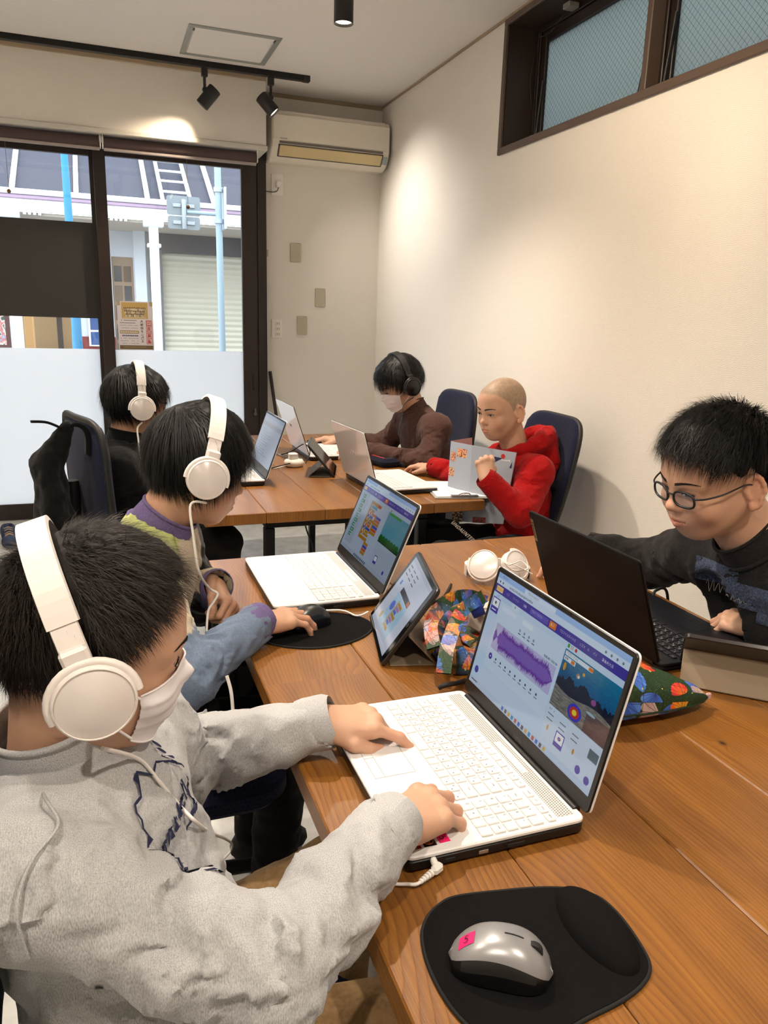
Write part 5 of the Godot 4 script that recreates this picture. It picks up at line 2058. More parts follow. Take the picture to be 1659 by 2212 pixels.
# folds: rings that gather near the joints and long creases between them
func folds(c: Dictionary, amp: float, seed_: int) -> Callable:
	var nf := FastNoiseLite.new()
	nf.seed = seed_
	nf.frequency = 1.0
	nf.fractal_octaves = 2
	var bones := []
	for s in ["r", "l"]:
		bones.append([c["s" + s], c["e" + s], 0.55, 1.0])
		bones.append([c["e" + s], c["w" + s], 0.25, 1.1])
	bones.append([c.neck, c.pelvis, 0.75, 0.8])
	return func(p: Vector3) -> float:
		var best := 1e9
		var bt := 0.0
		var bi := 0
		for k in bones.size():
			var a: Vector3 = bones[k][0]
			var ba: Vector3 = bones[k][1] - a
			var t := clampf((p - a).dot(ba) / ba.length_squared(), 0.0, 1.0)
			var dd := (p - a - ba * t).length() * (1.0 if k < 4 else 0.5)
			if dd < best:
				best = dd
				bt = t
				bi = k
		var ax: Vector3 = (bones[bi][1] - bones[bi][0])
		var len := ax.length()
		ax /= len
		var along := bt * len
		var q := p - ax * p.dot(ax)      # across the limb
		var w := nf.get_noise_3d(q.x * 9.0 + bi * 7.0, q.y * 9.0, q.z * 9.0)
		var x := along * 22.0 + w * 1.9
		var ring := nf.get_noise_3d(x * 1.0, q.x * 3.5 + bi * 3.1, q.z * 3.5 + q.y * 2.0)
		var crease := 1.0 - absf(nf.get_noise_3d(p.x * 7.0 + w, p.y * 7.0 + 4.0, p.z * 7.0)) * 2.4
		var near: float = exp(-pow((bt - bones[bi][2]) / 0.5, 2.0))
		return amp * (ring * (0.5 + 0.9 * near) * bones[bi][3] + maxf(0.0, crease) * 0.35 - 0.15)


func bounds(pts: Array, pad: float) -> Array:
	var lo := Vector3.ONE * 1e9
	var hi := -lo
	for p in pts:
		lo = lo.min(p)
		hi = hi.max(p)
	return [lo - Vector3.ONE * pad, hi + Vector3.ONE * pad]


func ring_path(c: Vector3, axis: Vector3, rx: float, rz: float, side: Vector3, n := 28) -> Array:
	var b := bone_basis(axis, side)
	var out := []
	for k in n + 1:
		var a := TAU * k / n
		out.append(c + b * Vector3(cos(a) * rx, 0, sin(a) * rz))
	return out


# a hand frame: x along the fingers, y out of the back of the hand
func hand_tf(wrist: Vector3, fingers: Vector3, back: Vector3, scale := 0.9) -> Transform3D:
	var x := fingers.normalized()
	var y := (back - x * back.dot(x)).normalized()
	return Transform3D(Basis(x, y, x.cross(y)).scaled_local(Vector3.ONE * scale), wrist)


# the whole person; returns the fields that other things rest on
func person(label: String, c: Dictionary) -> Dictionary:
	var t := thing("person", label, "person", Transform3D.IDENTITY, "pupils at the tables")
	var base: Color = c.skin
	var sm := skin_material("skin", base)
	var am := ArrayMesh.new()
	var ht: Transform3D = c.head
	c.face["neck"] = ht.affine_inverse() * (c.neck - (c.neck - c.pelvis).normalized() * 0.015)
	var hf := head_field(c.face)
	field_surface(am, hf.mesh(), sm, ht, skin_paint(base, c.face))
	var nails := MB.new()
	for s in ["r", "l"]:
		if c.has("hand_" + s):
			var h: Array = hand_field(-1.0 if s == "r" else 1.0, c["pose_" + s], c.get("hand_cell", 0.003))
			var hp := func(p: Vector3, _n: Vector3) -> Color:
				var w := Color(base.r * 1.04, base.g * 0.84, base.b * 0.80)
				var k := smoothstep(0.06, 0.15, p.x) * 0.55
				for tp in h[1]:
					k = maxf(k, 0.8 * exp(-(p - tp[0]).length_squared() / 0.00016))
				return base.lerp(w, k)
			field_surface(am, h[0].mesh(), sm, c["hand_" + s], hp)
			for tp in h[1]:
				var up: Vector3 = tp[2]
				var fw: Vector3 = tp[1]
				up = (up - fw * up.dot(fw)).normalized()
				var b := Basis(fw, up, fw.cross(up))
				ball(nails, c["hand_" + s] * (tp[0] + up * (tp[3] * 0.80) + fw * 0.001), Vector3(0.0052, 0.0014, 0.0044) * 0.9, 10, (c["hand_" + s] as Transform3D).basis.orthonormalized() * b)
	if not nails.v.is_empty():
		if not M.has("nail"):
			M.nail = mat(Color(0.86, 0.66, 0.59), 0.35)
		nails.commit(M.nail, am)
	face_details(am, hf, ht, c.face)
	# core under the clothes, so that the body is one figure
	var core := bounds([c.pelvis, c.neck, c.sr, c.sl, c.er, c.el, c.wr, c.wl], 0.1)
	var cf := Field.new(core[0], core[1], 0.02)
	cf.cap(c.pelvis, c.neck, 0.075, 0.05, 0.03)
	cf.cap(c.sr, c.sl, 0.03, 0.03, 0.03)
	for s in ["r", "l"]:
		cf.cap(c["s" + s], c["e" + s], 0.03, 0.026, 0.02)
		cf.cap(c["e" + s], c["w" + s], 0.026, 0.022, 0.02)
	field_surface(am, cf.mesh(), sm, Transform3D.IDENTITY, func(_p: Vector3, _n: Vector3) -> Color: return base)
	mesh_part(t, "body", am)
	# clothes
	var tf := top_field(c, c.get("cell", 0.012))
	tf.displace(folds(c, c.get("fold", 0.006), c.get("seed", 1)), 0.045)
	var nd: Vector3 = (ht.origin + ht.basis * Vector3(0, -0.1, -0.035)) - c.neck
	tf.cap(c.neck - nd.normalized() * 0.01, c.neck + nd.normalized() * 0.16, 0.056 * c.get("neck_open", 1.0), 0.075, 0.012, true)
	for s in ["r", "l"]:
		var wd: Vector3 = (c["w" + s] - c["e" + s]).normalized()
		tf.cap(c["w" + s] - wd * 0.01, c["w" + s] + wd * 0.1, 0.029 * c.get("cuff_open", 1.0), 0.08, 0.006, true)
	am = ArrayMesh.new()
	if c.has("top_paint"):
		field_surface(am, tf.mesh(), c.top_mat, Transform3D.IDENTITY, c.top_paint)
	else:
		field_surface(am, tf.mesh(), c.top_mat)
	var top := mesh_part(t, c.get("top_name", "sweatshirt"), am, c.get("top_label", ""))
	# ribbed collar and cuffs
	var mb := MB.new()
	var lat: Vector3 = c.sl - c.sr
	if c.get("collar", true):
		var ax: Vector3 = (nd.normalized() * 0.75 + (c.neck - c.pelvis).normalized() * 0.25).normalized()
		var bb := bone_basis(ax, lat)
		var rr: float = c.get("collar_r", 0.064)
		var prof := []
		for k in 3:
			prof.append_array(ring_path(c.neck + ax * (0.004 + 0.022 * k) + bb.z * 0.004, ax, rr - 0.004 * k, (rr - 0.004 * k) * 1.03, lat))
		grid(mb, prof, 29, 3)
		tube(mb, ring_path(c.neck + ax * 0.048 + bb.z * 0.004, ax, rr - 0.008, (rr - 0.008) * 1.03, lat), 0.0035, -1, 8, false)
		tube(mb, ring_path(c.neck + ax * 0.004 + bb.z * 0.004, ax, rr + 0.001, rr * 1.03 + 0.001, lat), 0.0042, -1, 8, false)
		part(top, "collar", mb, c.get("rib_mat", c.top_mat))
	for s in ["r", "l"]:
		mb = MB.new()
		var wd: Vector3 = (c["w" + s] - c["e" + s]).normalized()
		var cr: float = c.get("cuff_r", 0.037)
		var prof := []
		for k in 6:
			var rr2: float = cr + [0.003, 0.004, 0.003, 0.0025, 0.0015, -0.004][k]
			prof.append_array(ring_path(c["w" + s] + wd * (-0.030 + 0.010 * k), wd, rr2, rr2 * 0.92, Vector3(0.3, 1, 0.2), 20))
		grid(mb, prof, 21, 6)
		part(top, "cuff", mb, c.get("rib_mat", c.top_mat))
	# trousers
	if c.has("kr"):
		var tb := bounds([c.pelvis, c.kr, c.kl, c.ar, c.al], 0.16)
		var pf := Field.new(tb[0], tb[1], 0.014)
		var side: Vector3 = lat.normalized()
		pf.ell(c.pelvis + Vector3(0, -0.03, 0), Vector3(0.14, 0.11, 0.125), 0.05)
		for s in ["r", "l"]:
			var hip: Vector3 = c.pelvis + side * (0.07 if s == "l" else -0.07) + Vector3(0, -0.04, 0)
			pf.cap(hip, c["k" + s], 0.085, 0.062, 0.03)
			pf.cap(c["k" + s], c["a" + s], 0.062, 0.05, 0.03)
		var nf := FastNoiseLite.new()
		nf.seed = 8
		nf.frequency = 14.0
		pf.displace(func(p: Vector3) -> float: return nf.get_noise_3d(p.x, p.y * 1.6, p.z * 1.6) * 0.008, 0.04)
		am = ArrayMesh.new()
		field_surface(am, pf.mesh(), c.pants_mat)
		mesh_part(t, "trousers", am)
		for s in ["r", "l"]:
			var ft: Vector3 = c.get("toe", Vector3(1, 0, 0))
			var an: Vector3 = c["a" + s]
			var sf := Field.new(an - Vector3.ONE * 0.2, an + Vector3(0.2, 0.05, 0.2), 0.014)
			var fl := Vector3(an.x, 0.035, an.z)
			sf.cap(fl - ft * 0.03, fl + ft * 0.11, 0.034, 0.030, 0.03)
			sf.cap(fl, an, 0.036, 0.034, 0.03)
			am = ArrayMesh.new()
			field_surface(am, sf.mesh(), M.sock)
			mesh_part(t, "sock", am)
	if c.has("hair"):
		hair(t, hf, ht, c.hair)
	return {"node": t, "top": tf, "top_node": top, "head": hf}


func head_tf(o: Vector3, fwd: Vector3, up: Vector3, scale := 1.0) -> Transform3D:
	var z := fwd.normalized()
	var x := up.cross(z).normalized()
	return Transform3D(Basis(x, z.cross(x), z).scaled_local(Vector3.ONE * scale), o)


const TYPING := {"curls": [[18, 42, 25], [22, 46, 28], [24, 46, 28], [26, 44, 26]], "thumb": [Vector3(0.045, -0.018, 0.036), Vector3(0.070, -0.027, 0.037), Vector3(0.090, -0.032, 0.031)]}
const MOUSE := {"curls": [[12, 24, 14], [14, 24, 14], [16, 30, 18], [18, 34, 20]], "thumb": [Vector3(0.046, -0.016, 0.036), Vector3(0.070, -0.024, 0.042), Vector3(0.091, -0.028, 0.038)]}
const FIST := {"curls": [[60, 75, 45], [66, 80, 45], [68, 82, 45], [70, 80, 45]], "thumb": [Vector3(0.046, -0.020, 0.034), Vector3(0.066, -0.036, 0.026), Vector3(0.080, -0.044, 0.010)]}
const RELAX := {"curls": [[30, 50, 30], [38, 55, 30], [42, 58, 30], [46, 55, 30]], "thumb": [Vector3(0.046, -0.018, 0.036), Vector3(0.068, -0.030, 0.038), Vector3(0.086, -0.038, 0.030)]}


func people() -> void:
	M.sock = mat(Color(0.12, 0.12, 0.13), 0.9)
	M.hair_black = mat(Color(0.040, 0.037, 0.038), 0.5, 0, 0.3)
	M.hair_soft = mat(Color(0.085, 0.068, 0.060), 0.6, 0, 0.3)
	var skin := Color(0.56, 0.335, 0.225)
	var skin2 := Color(0.52, 0.30, 0.195)
	M.khaki = cloth(Color(0.46, 0.36, 0.24), Color(0.52, 0.42, 0.29), 5.0, 4)
	M.dark_pants = cloth(Color(0.10, 0.09, 0.085), Color(0.14, 0.125, 0.12), 5.0, 5)
	M.black_pants = cloth(Color(0.05, 0.05, 0.055), Color(0.075, 0.075, 0.08), 5.0, 6)
	boy_grey(skin)
	boy_raglan(skin2)
	boy_glasses(skin)
	boy_black(skin2)
	boy_brown(skin)
	boy_red(skin)


# ---- the boy in the grey sweatshirt
func boy_grey(skin: Color) -> void:
	var heather := mat(Color.WHITE, 0.95, 0, 0.2)
	heather.albedo_texture = noise_tex(0.05, 512, ramp([[0.25, Color(0.58, 0.585, 0.59)], [0.45, Color(0.68, 0.685, 0.69)], [0.7, Color(0.76, 0.765, 0.77)]]), 4, 3, FastNoiseLite.TYPE_SIMPLEX_SMOOTH, 512)
	heather.uv1_triplanar = true
	heather.uv1_scale = Vector3(26.0, 8.0, 26.0)
	heather.rim_enabled = true
	heather.rim = 0.3
	var rib := heather.duplicate()
	rib.uv1_scale = Vector3(30, 16, 30)
	var ht := head_tf(Vector3(-0.022, 1.008, -0.80), Vector3(0.97, -0.17, -0.07), Vector3(0.17, 0.98, 0.02), 1.0)
	var wr := Vector3(0.288, 0.780, -0.712)
	var wl := Vector3(0.274, 0.778, -0.968)
	var pose_l := {"curls": [[20, 26, 14], [52, 62, 35], [60, 66, 35], [64, 66, 35]], "thumb": [Vector3(0.045, -0.018, 0.036), Vector3(0.069, -0.028, 0.036), Vector3(0.090, -0.034, 0.028)]}
	var pose_r := {"curls": [[24, 52, 30], [26, 54, 30], [30, 52, 30], [30, 48, 28]], "thumb": [Vector3(0.045, -0.018, 0.034), Vector3(0.068, -0.030, 0.032), Vector3(0.086, -0.038, 0.024)]}
	var c := {
		"skin": skin, "head": ht, "face": {"cell": 0.0028, "gaze": Vector2(0.2, -0.4), "eye_open": 0.85, "neck": Vector3(0, -0.175, -0.055)},
		"neck": Vector3(-0.070, 0.888, -0.805), "pelvis": Vector3(0.020, 0.545, -0.79), "deep": 1.12,
		"sr": Vector3(-0.095, 0.836, -0.678), "er": Vector3(0.115, 0.742, -0.592), "wr": wr,
		"sl": Vector3(0.020, 0.815, -0.935), "el": Vector3(0.075, 0.70, -1.04), "wl": wl,
		"kr": Vector3(0.27, 0.555, -0.63), "kl": Vector3(0.28, 0.55, -0.90), "ar": Vector3(0.25, 0.08, -0.66), "al": Vector3(0.26, 0.08, -0.92),
		"hand_r": hand_tf(wr, Vector3(0.135, -0.012, -0.068), Vector3(0, 1, 0.1), 0.97), "pose_r": pose_r,
		"hand_l": hand_tf(wl, Vector3(0.14, -0.006, 0.02), Vector3(0.05, 1, 0.12), 0.97), "pose_l": pose_l, "hand_cell": 0.0022,
		"top_mat": heather, "rib_mat": rib, "pants_mat": M.khaki, "cell": 0.009, "fold": 0.0125, "seed": 11, "girth": 1.0,
		"arm_r": [0.064, 0.055, 0.040], "collar_r": 0.066,
		"top_label": "heather grey sweatshirt with a navy mountain print",
		"hair": {"line": [[0, 33], [30, 32], [50, 22], [66, 8], [78, -14], [86, -10], [93, 4], [104, -10], [120, -30], [180, -40]], "thick": 0.016, "mat": M.hair_soft, "strand_mat": mat(Color(0.15, 0.122, 0.105), 0.55, 0, 0.4), "label": "short brownish black hair", "count": 19000, "length": 0.028, "out": 0.75, "messy": 0.28, "clump": 0.7, "settle": 0.05, "fall": 0.1, "width": 0.0009, "seed": 5, "band": 27.0,  # brown strands, made lighter than the shell to suggest glints of light
			"lift": func(d: Vector3) -> float: return (0.55 + 0.6 * smoothstep(-0.2, 0.7, d.y)) * (0.5 + 0.5 * smoothstep(-0.5, 0.2, d.z))},
	}
	var r := person("boy in a heather grey sweatshirt, khaki trousers and face mask typing", c)
	# navy print on the chest
	var navy := mat(Color(0.13, 0.15, 0.28), 0.9)
	var f: Field = r.top
	var mb := MB.new()
	var ctr := hit_pixel(f, 366, 1764, 1.5)
	var nn := Vector3.ZERO
	for k in 8:
		var q := ctr + Vector3(0, 0.02 * (k % 3 - 1), 0.022 * (k / 3 - 1))
		for e in 3:
			var h := Vector3.ZERO
			h[e] = 0.03
			nn[e] += f.sample(q + h) - f.sample(q - h)
	nn = nn.normalized()
	var rt := (Vector3(0, 0, -1) - nn * Vector3(0, 0, -1).dot(nn)).normalized()
	var up := nn.cross(rt)
	print_on(f, mb, "mont\u00b7bell", 0.018, ctr - up * 0.012, rt, up, nn, true, 0.25)
	# the mountain line and its grass tufts
	stroke_on(f, mb, [Vector2(-0.075, -0.010), Vector2(-0.062, 0.014), Vector2(-0.045, 0.022), Vector2(-0.022, 0.046), Vector2(-0.008, 0.042), Vector2(0.010, 0.060), Vector2(0.028, 0.036), Vector2(0.045, 0.040), Vector2(0.075, 0.0)], 0.0036, ctr, rt, up, nn)
	for s in [-1.0, 1.0]:
		for k in 4:
			stroke_on(f, mb, [Vector2(s * (0.076 - k * 0.010), -0.014 - k * 0.004), Vector2(s * (0.068 - k * 0.011), -0.030 - k * 0.002), Vector2(s * (0.052 - k * 0.011), -0.040)], 0.0036, ctr, rt, up, nn)
	for k in 4:
		stroke_on(f, mb, [Vector2(0.064 + k * 0.006, 0.014 + k * 0.006), Vector2(0.056 + k * 0.006, 0.028 + k * 0.007)], 0.0036, ctr, rt, up, nn)
	part(r.top_node, "print", mb, navy, "navy mountain and lettering print")
	mb = MB.new()
	tube(mb, smooth_path([[75, 1655], [95, 1720], [126, 1780], [75, 1850], [44, 1920], [38, 1990], [58, 2060]].map(func(q: Array) -> Vector3: return hit_pixel(f, q[0], q[1], 1.2)), 6), 0.0016, -1, 6)
	part(r.top_node, "sleeve_seam", mb, rib)
	headphones(ht, M.phones_white, 27.0, "white headphones on the boy in the grey sweatshirt", "worn white headphones", 0.013)
	cable("headphone_cable", "thin white headphone cord running down the grey sweatshirt", M.cord_white, [ht * Vector3(-0.104, -0.060, 0.006), hit_pixel(f, 300, 1640, 1.2), hit_pixel(f, 345, 1690, 1.2), hit_pixel(f, 392, 1745, 1.2), hit_pixel(f, 440, 1790, 1.2), hit_pixel(f, 500, 1835, 1.2), Vector3(0.03, 0.66, -0.77), Vector3(0.08, 0.60, -0.70)], 0.0022, "headphone cords")
	face_mask(r.head, ht, "white pleated face mask on the boy in the grey sweatshirt")


func hit_pixel(f: Field, px: float, py: float, most := 2.0) -> Vector3:
	var d := (at(px, py, 1.0) - EYE).normalized()
	var p := f.hit(EYE + d * 0.3, d, most)
	return p - d * 0.006


func put_on(f: Field, p: Vector3, nn: Vector3, off := 0.003) -> Vector3:
	return f.hit(p + nn * 0.06, -nn, 0.16) + nn * off


func print_on(f: Field, mb: MB, s: String, h: float, ctr: Vector3, rt: Vector3, up: Vector3, nn: Vector3, bold := false, slant := 0.0) -> void:
	var tmp := MB.new()
	write(tmp, s, h, Transform3D(Basis(rt, up, nn), ctr), bold, slant)
	for k in range(0, tmp.v.size(), 3):
		mb.tri(put_on(f, tmp.v[k], nn), put_on(f, tmp.v[k + 1], nn), put_on(f, tmp.v[k + 2], nn), nn, nn, nn)


func stroke_on(f: Field, mb: MB, path: Array, w: float, ctr: Vector3, rt: Vector3, up: Vector3, nn: Vector3) -> void:
	var fine := []
	for k in path.size() - 1:
		for e in 4:
			fine.append((path[k] as Vector2).lerp(path[k + 1], e / 4.0))
	fine.append(path[-1])
	var last := []
	for k in fine.size():
		var d: Vector2 = (fine[mini(k + 1, fine.size() - 1)] - fine[maxi(k - 1, 0)]).normalized().orthogonal()
		var ww := w * 0.5 * (0.35 + 0.65 * sin(PI * (0.12 + 0.76 * k / (fine.size() - 1))))
		var a: Vector2 = fine[k] + d * ww
		var b: Vector2 = fine[k] - d * ww
		var pa := put_on(f, ctr + rt * a.x + up * a.y, nn)
		var pb := put_on(f, ctr + rt * b.x + up * b.y, nn)
		if k:
			mb.tri(last[0], last[1], pb, nn, nn, nn)
			mb.tri(last[0], pb, pa, nn, nn, nn)
		last = [pa, pb]


func cable(called: String, label: String, m: Material, pts: Array, r: float, group := "", flat := 1.0) -> MeshInstance3D:
	var mb := MB.new()
	tube(mb, smooth_path(pts, 8), r, -1, 8, true, flat)
	return single(called, label, "cord", mb, m, group)


# ---- worn headphones, built in the head's axes
func headphones(tf: Transform3D, m: Material, tilt: float, label: String, group: String, size := 0.0) -> Node3D:
	var t := thing("headphones", label, "headphones", tf, group)
	var tb := Basis(Vector3.RIGHT, deg_to_rad(-tilt))
	var ear := Vector3(0, -0.006, -0.008)
	var place := func(p: Vector3) -> Vector3: return ear + tb * p
	var band := func(a0: float, a1: float, w: float, th: float, r: float) -> MB:
		var mb := MB.new()
		var n := 25
		var ring := []
		var cs := [Vector2(-1, -1), Vector2(-0.8, 1), Vector2(0.8, 1), Vector2(1, -1)]
		var outp := []
		for k in n:
			var a := deg_to_rad(lerpf(a0, a1, float(k) / (n - 1)))
			var c := Vector3(cos(a) * (0.088 + r + size), sin(a) * (0.121 + r + size) + 0.010, 0)
			var nn := Vector3(cos(a) / 0.09, sin(a) / 0.135, 0).normalized()
			for q in [Vector2(-1, 0), Vector2(-0.92, 1), Vector2(0.92, 1), Vector2(1, 0)]:
				outp.append(place.call(c + nn * (q.y * th) + Vector3(0, 0, q.x * w * 0.5)))
		for k in n - 1:
			for e in 4:
				var f2 := (e + 1) % 4
				var p0: Vector3 = outp[k * 4 + e]
				var p1: Vector3 = outp[k * 4 + f2]
				var p2: Vector3 = outp[(k + 1) * 4 + f2]
				var p3: Vector3 = outp[(k + 1) * 4 + e]
				var nn := (p1 - p0).cross(p3 - p0).normalized()
				var mid: Vector3 = (p0 + p1 + p2 + p3) * 0.25
				if nn.dot(mid - place.call(Vector3(0, 0.02, 0))) < 0.0 and e != 3:
					nn = -nn
				mb.quad(p0, p1, p2, p3, nn, false)
		return mb
	var o := part(t, "headband", band.call(28.0, 152.0, 0.031, 0.006, 0.0), m)
	for s in [0, 1]:
		part(t, "slider", band.call(4.0 if s == 0 else 151.5, 28.5 if s == 0 else 176.0, 0.026, 0.0035, 0.001), m)
	for s in [-1.0, 1.0]:
		var cb := tb * Basis(Vector3(0, 1, 0), 0.0)
		# pad, housing, spun disc; axis along x
		var ax := frame_y(ear + tb * Vector3(s * (0.078 + size), 0, 0), tb * Vector3(s, 0, 0))
		var mb := MB.new()
		lathe(mb, [Vector2(0.018, 0.001), Vector2(0.030, 0.0), Vector2(0.036, 0.004), Vector2(0.0375, 0.009), Vector2(0.034, 0.0125), Vector2(0.015, 0.013)], 40, ax)
		var cup := MB.new()
		lathe(cup, [Vector2(0.0, 0.012), Vector2(0.0345, 0.012), Vector2(0.0378, 0.0145), Vector2(0.0382, 0.0185), Vector2(0.0382, 0.026), Vector2(0.0372, 0.0278), Vector2(0.0358, 0.0285), Vector2(0.0354, 0.0262)], 44, ax)
		var cn := part(t, "ear_cup", cup, m)
		part(cn, "ear_pad", mb, M.pad_white if m == M.phones_white else M.rubber)
		mb = MB.new()
		lathe(mb, [Vector2(0.0355, 0.0262), Vector2(0.0345, 0.0272), Vector2(0.0, 0.0277)], 44, ax)
		part(cn, "disc", mb, M.disc_white if m == M.phones_white else M.disc_black)
		# yoke: an arc round the upper half of the cup
		mb = MB.new()
		var pts := []
		for k in 19:
			var a := deg_to_rad(lerpf(-8.0, 188.0, k / 18.0))
			pts.append(ear + tb * Vector3(s * (0.0985 + size), sin(a) * 0.0405, cos(a) * 0.0405))
		var mb2 := MB.new()
		tube(mb2, pts, 0.0042, -1, 8, true)
		box(mb2, ear + tb * Vector3(s * (0.094 + size), 0.046, 0), Vector3(0.011, 0.020, 0.026), 0.003, tb)
		part(t, "yoke", mb2, m)
	return t


func face_mask(f: Field, tf: Transform3D, label: String) -> void:
	var t := thing("face_mask", label, "face mask", tf, "worn face masks")
	var nu := 31
	var nv := 22
	var rad := []
	for j in nv:
		var v := float(j) / (nv - 1)
		for i in nu:
			var u := -1.0 + 2.0 * i / (nu - 1)
			var az := u * deg_to_rad(58.0 - 6.0 * v)
			var y := lerpf(-0.006 - 0.020 * u * u, -0.100 + 0.016 * u * u, v)
			var dr := Vector3(sin(az), 0, cos(az))
			var p := f.hit(Vector3(0, y, 0.0) + dr * 0.13, -dr, 0.13)
			rad.append(Vector2(p.x, p.z).length())
	# cloth bridges the hollows beside nose and chin
	for pass_ in 10:
		var old := rad.duplicate()
		for j in range(0, nv):
			for i in range(1, nu - 1):
				var e: float = (old[j * nu + i - 1] + old[j * nu + i + 1]) * 0.5
				var g: float = (old[maxi(j - 1, 0) * nu + i] + old[mini(j + 1, nv - 1) * nu + i]) * 0.5
				rad[j * nu + i] = maxf(old[j * nu + i], (e + g) * 0.5)
	var pts := []
	for j in nv:
		var v := float(j) / (nv - 1)
		for i in nu:
			var u := -1.0 + 2.0 * i / (nu - 1)
			var az := u * deg_to_rad(58.0 - 6.0 * v)
			var y := lerpf(-0.006 - 0.020 * u * u, -0.100 + 0.016 * u * u, v)
			var pleat := fposmod(v * 4.0, 1.0)
			var rr: float = rad[j * nu + i] + 0.003 + (0.0028 * pleat if v > 0.18 and v < 0.85 else 0.0) * (1.0 - 0.4 * u * u)
			pts.append(Vector3(sin(az) * rr, y, cos(az) * rr))
	var mb := MB.new()
	grid(mb, pts, nu, nv, false, true)
	part(t, "cloth", mb, M.mask_white)
	mb = MB.new()
	var edge := []
	for i in nu:
		edge.append(pts[i] + Vector3(0, 0, 0.0004))
	tube(mb, edge, 0.0012, -1, 6)
	part(t, "seam", mb, M.mask_white)
	mb = MB.new()
	edge = []
	for i in nu:
		edge.append(pts[(nv - 1) * nu + i])
	tube(mb, edge, 0.0012, -1, 6)
	part(t, "seam", mb, M.mask_white)
	for s in [0, nu - 1]:
		mb = MB.new()
		var sg := -1.0 if s == 0 else 1.0
		for j in [1, nv - 2]:
			var a: Vector3 = pts[j * nu + s]
			var e := Vector3(sg * 0.083, -0.004 if j == 1 else -0.03, -0.012)
			var m1 := a.lerp(e, 0.5)
			m1 = f.hit(m1 * Vector3(1.6, 1, 1) + Vector3(sg * 0.02, 0, 0), Vector3(-sg, 0, 0), 0.1) + Vector3(sg * 0.002, 0, 0)
			tube(mb, smooth_path([a, m1, e]), 0.0016, -1, 6)
		part(t, "ear_loop", mb, M.mask_white)


# ---- the boy in the colour-block shirt
func boy_raglan(skin: Color) -> void:
	var ht := head_tf(Vector3(0.172, 1.050, -1.545), Vector3(0.96, -0.25, -0.09), Vector3(0.22, 0.97, -0.05), 1.0)
	var wr := Vector3(0.262, 0.768, -1.388)
	var wl := Vector3(0.205, 0.785, -1.565)
	var m := mat(Color.WHITE, 0.95, 0, 0.2)
	m.vertex_color_use_as_albedo = true
	m.rim_enabled = true
	m.rim = 0.25
	m.albedo_texture = noise_tex(0.1, 256, ramp([[0.2, Color(0.86, 0.86, 0.86)], [0.8, Color(1, 1, 1)]]), 3, 9)
	m.uv1_triplanar = true
	m.uv1_scale = Vector3.ONE * 8.0
	var purple := cloth(Color(0.36, 0.31, 0.47), Color(0.42, 0.37, 0.53), 8.0, 14)
	var c := {
		"skin": skin, "head": ht, "face": {"cell": 0.003, "neck": Vector3(0, -0.175, -0.06), "gaze": Vector2(0.2, -0.7), "eye_open": 0.55},
		"neck": Vector3(0.085, 0.925, -1.545), "pelvis": Vector3(-0.02, 0.53, -1.55),
		"sr": Vector3(0.055, 0.875, -1.400), "er": Vector3(0.100, 0.715, -1.275), "wr": wr,
		"sl": Vector3(0.120, 0.870, -1.690), "el": Vector3(0.185, 0.690, -1.735), "wl": wl,
		"kr": Vector3(0.33, 0.50, -1.46), "kl": Vector3(0.33, 0.50, -1.68), "ar": Vector3(0.3, 0.08, -1.46), "al": Vector3(0.3, 0.08, -1.68),
		"hand_r": hand_tf(wr, Vector3(0.16, -0.010, -0.062), Vector3(0, 1, 0.05), 0.92), "pose_r": MOUSE,
		"hand_l": hand_tf(wl, Vector3(0.035, -0.035, 0.09), Vector3(0.75, 0.5, 0.1), 0.88), "pose_l": FIST,
		"top_mat": m, "rib_mat": purple, "pants_mat": M.black_pants, "cell": 0.008, "fold": 0.008, "seed": 21, "top_name": "shirt", "arm_r": [0.058, 0.050, 0.040],
		"top_label": "colour-block shirt of lime, cream, blue and black panels",
		"top_paint": func(p: Vector3, _n: Vector3) -> Color:
			var da := seg_dist(p, Vector3(0.055, 0.875, -1.400), Vector3(0.100, 0.715, -1.275))
			var db := seg_dist(p, Vector3(0.100, 0.715, -1.275), wr)
			var dc := minf(seg_dist(p, Vector3(0.120, 0.870, -1.690), Vector3(0.185, 0.690, -1.735)), seg_dist(p, Vector3(0.185, 0.690, -1.735), wl))
			if dc < 0.085 and p.z < -1.585 and (p.z < -1.66 or p.y < 0.80):
				return Color(0.02, 0.019, 0.02)
			if db < 0.06 or (da < 0.075 and p.y < 0.80):
				return Color(0.16, 0.21, 0.30)
			if p.y < 0.775:
				return Color(0.16, 0.21, 0.30)
			if p.x - 0.2 * (p.y - 0.85) < 0.110:
				return Color(0.50, 0.55, 0.20)
			return Color(0.62, 0.54, 0.40),
		"hair": {"line": [[0, 10], [40, 6], [60, -8], [75, -22], [90, -30], [120, -42], [180, -46]], "thick": 0.022, "mat": M.hair_black, "label": "straight black bowl-cut hair", "count": 12000, "length": 0.07, "out": 0.06, "messy": 0.035, "clump": 0.18, "settle": 0.16, "fall": 0.7, "width": 0.0014, "seed": 6, "band": -4.0, "lift": func(d: Vector3) -> float: return 0.45 + 0.55 * smoothstep(-0.8, 0.3, d.z), "whorl": Vector3(0.0, 0.85, -0.5), "soft": 14.0},
	}
	var r := person("boy in a colour-block shirt and white headphones at the second laptop", c)
	headphones(ht, M.phones_white, -4.0, "white headphones on the boy in the colour-block shirt", "worn white headphones", 0.018)
	cable("headphone_cable", "white headphone cord hanging from the colour-block shirt boy's ear to his hand", M.cord_white, [ht * Vector3(-0.104, -0.052, 0.004), at(412, 1090, 1.42), at(418, 1160, 1.42), at(430, 1235, 1.44), at(452, 1270, 1.52), at(470, 1282, 1.53), at(462, 1300, 1.52), at(450, 1320, 1.5), at(446, 1365, 1.46)], 0.0024, "headphone cords")


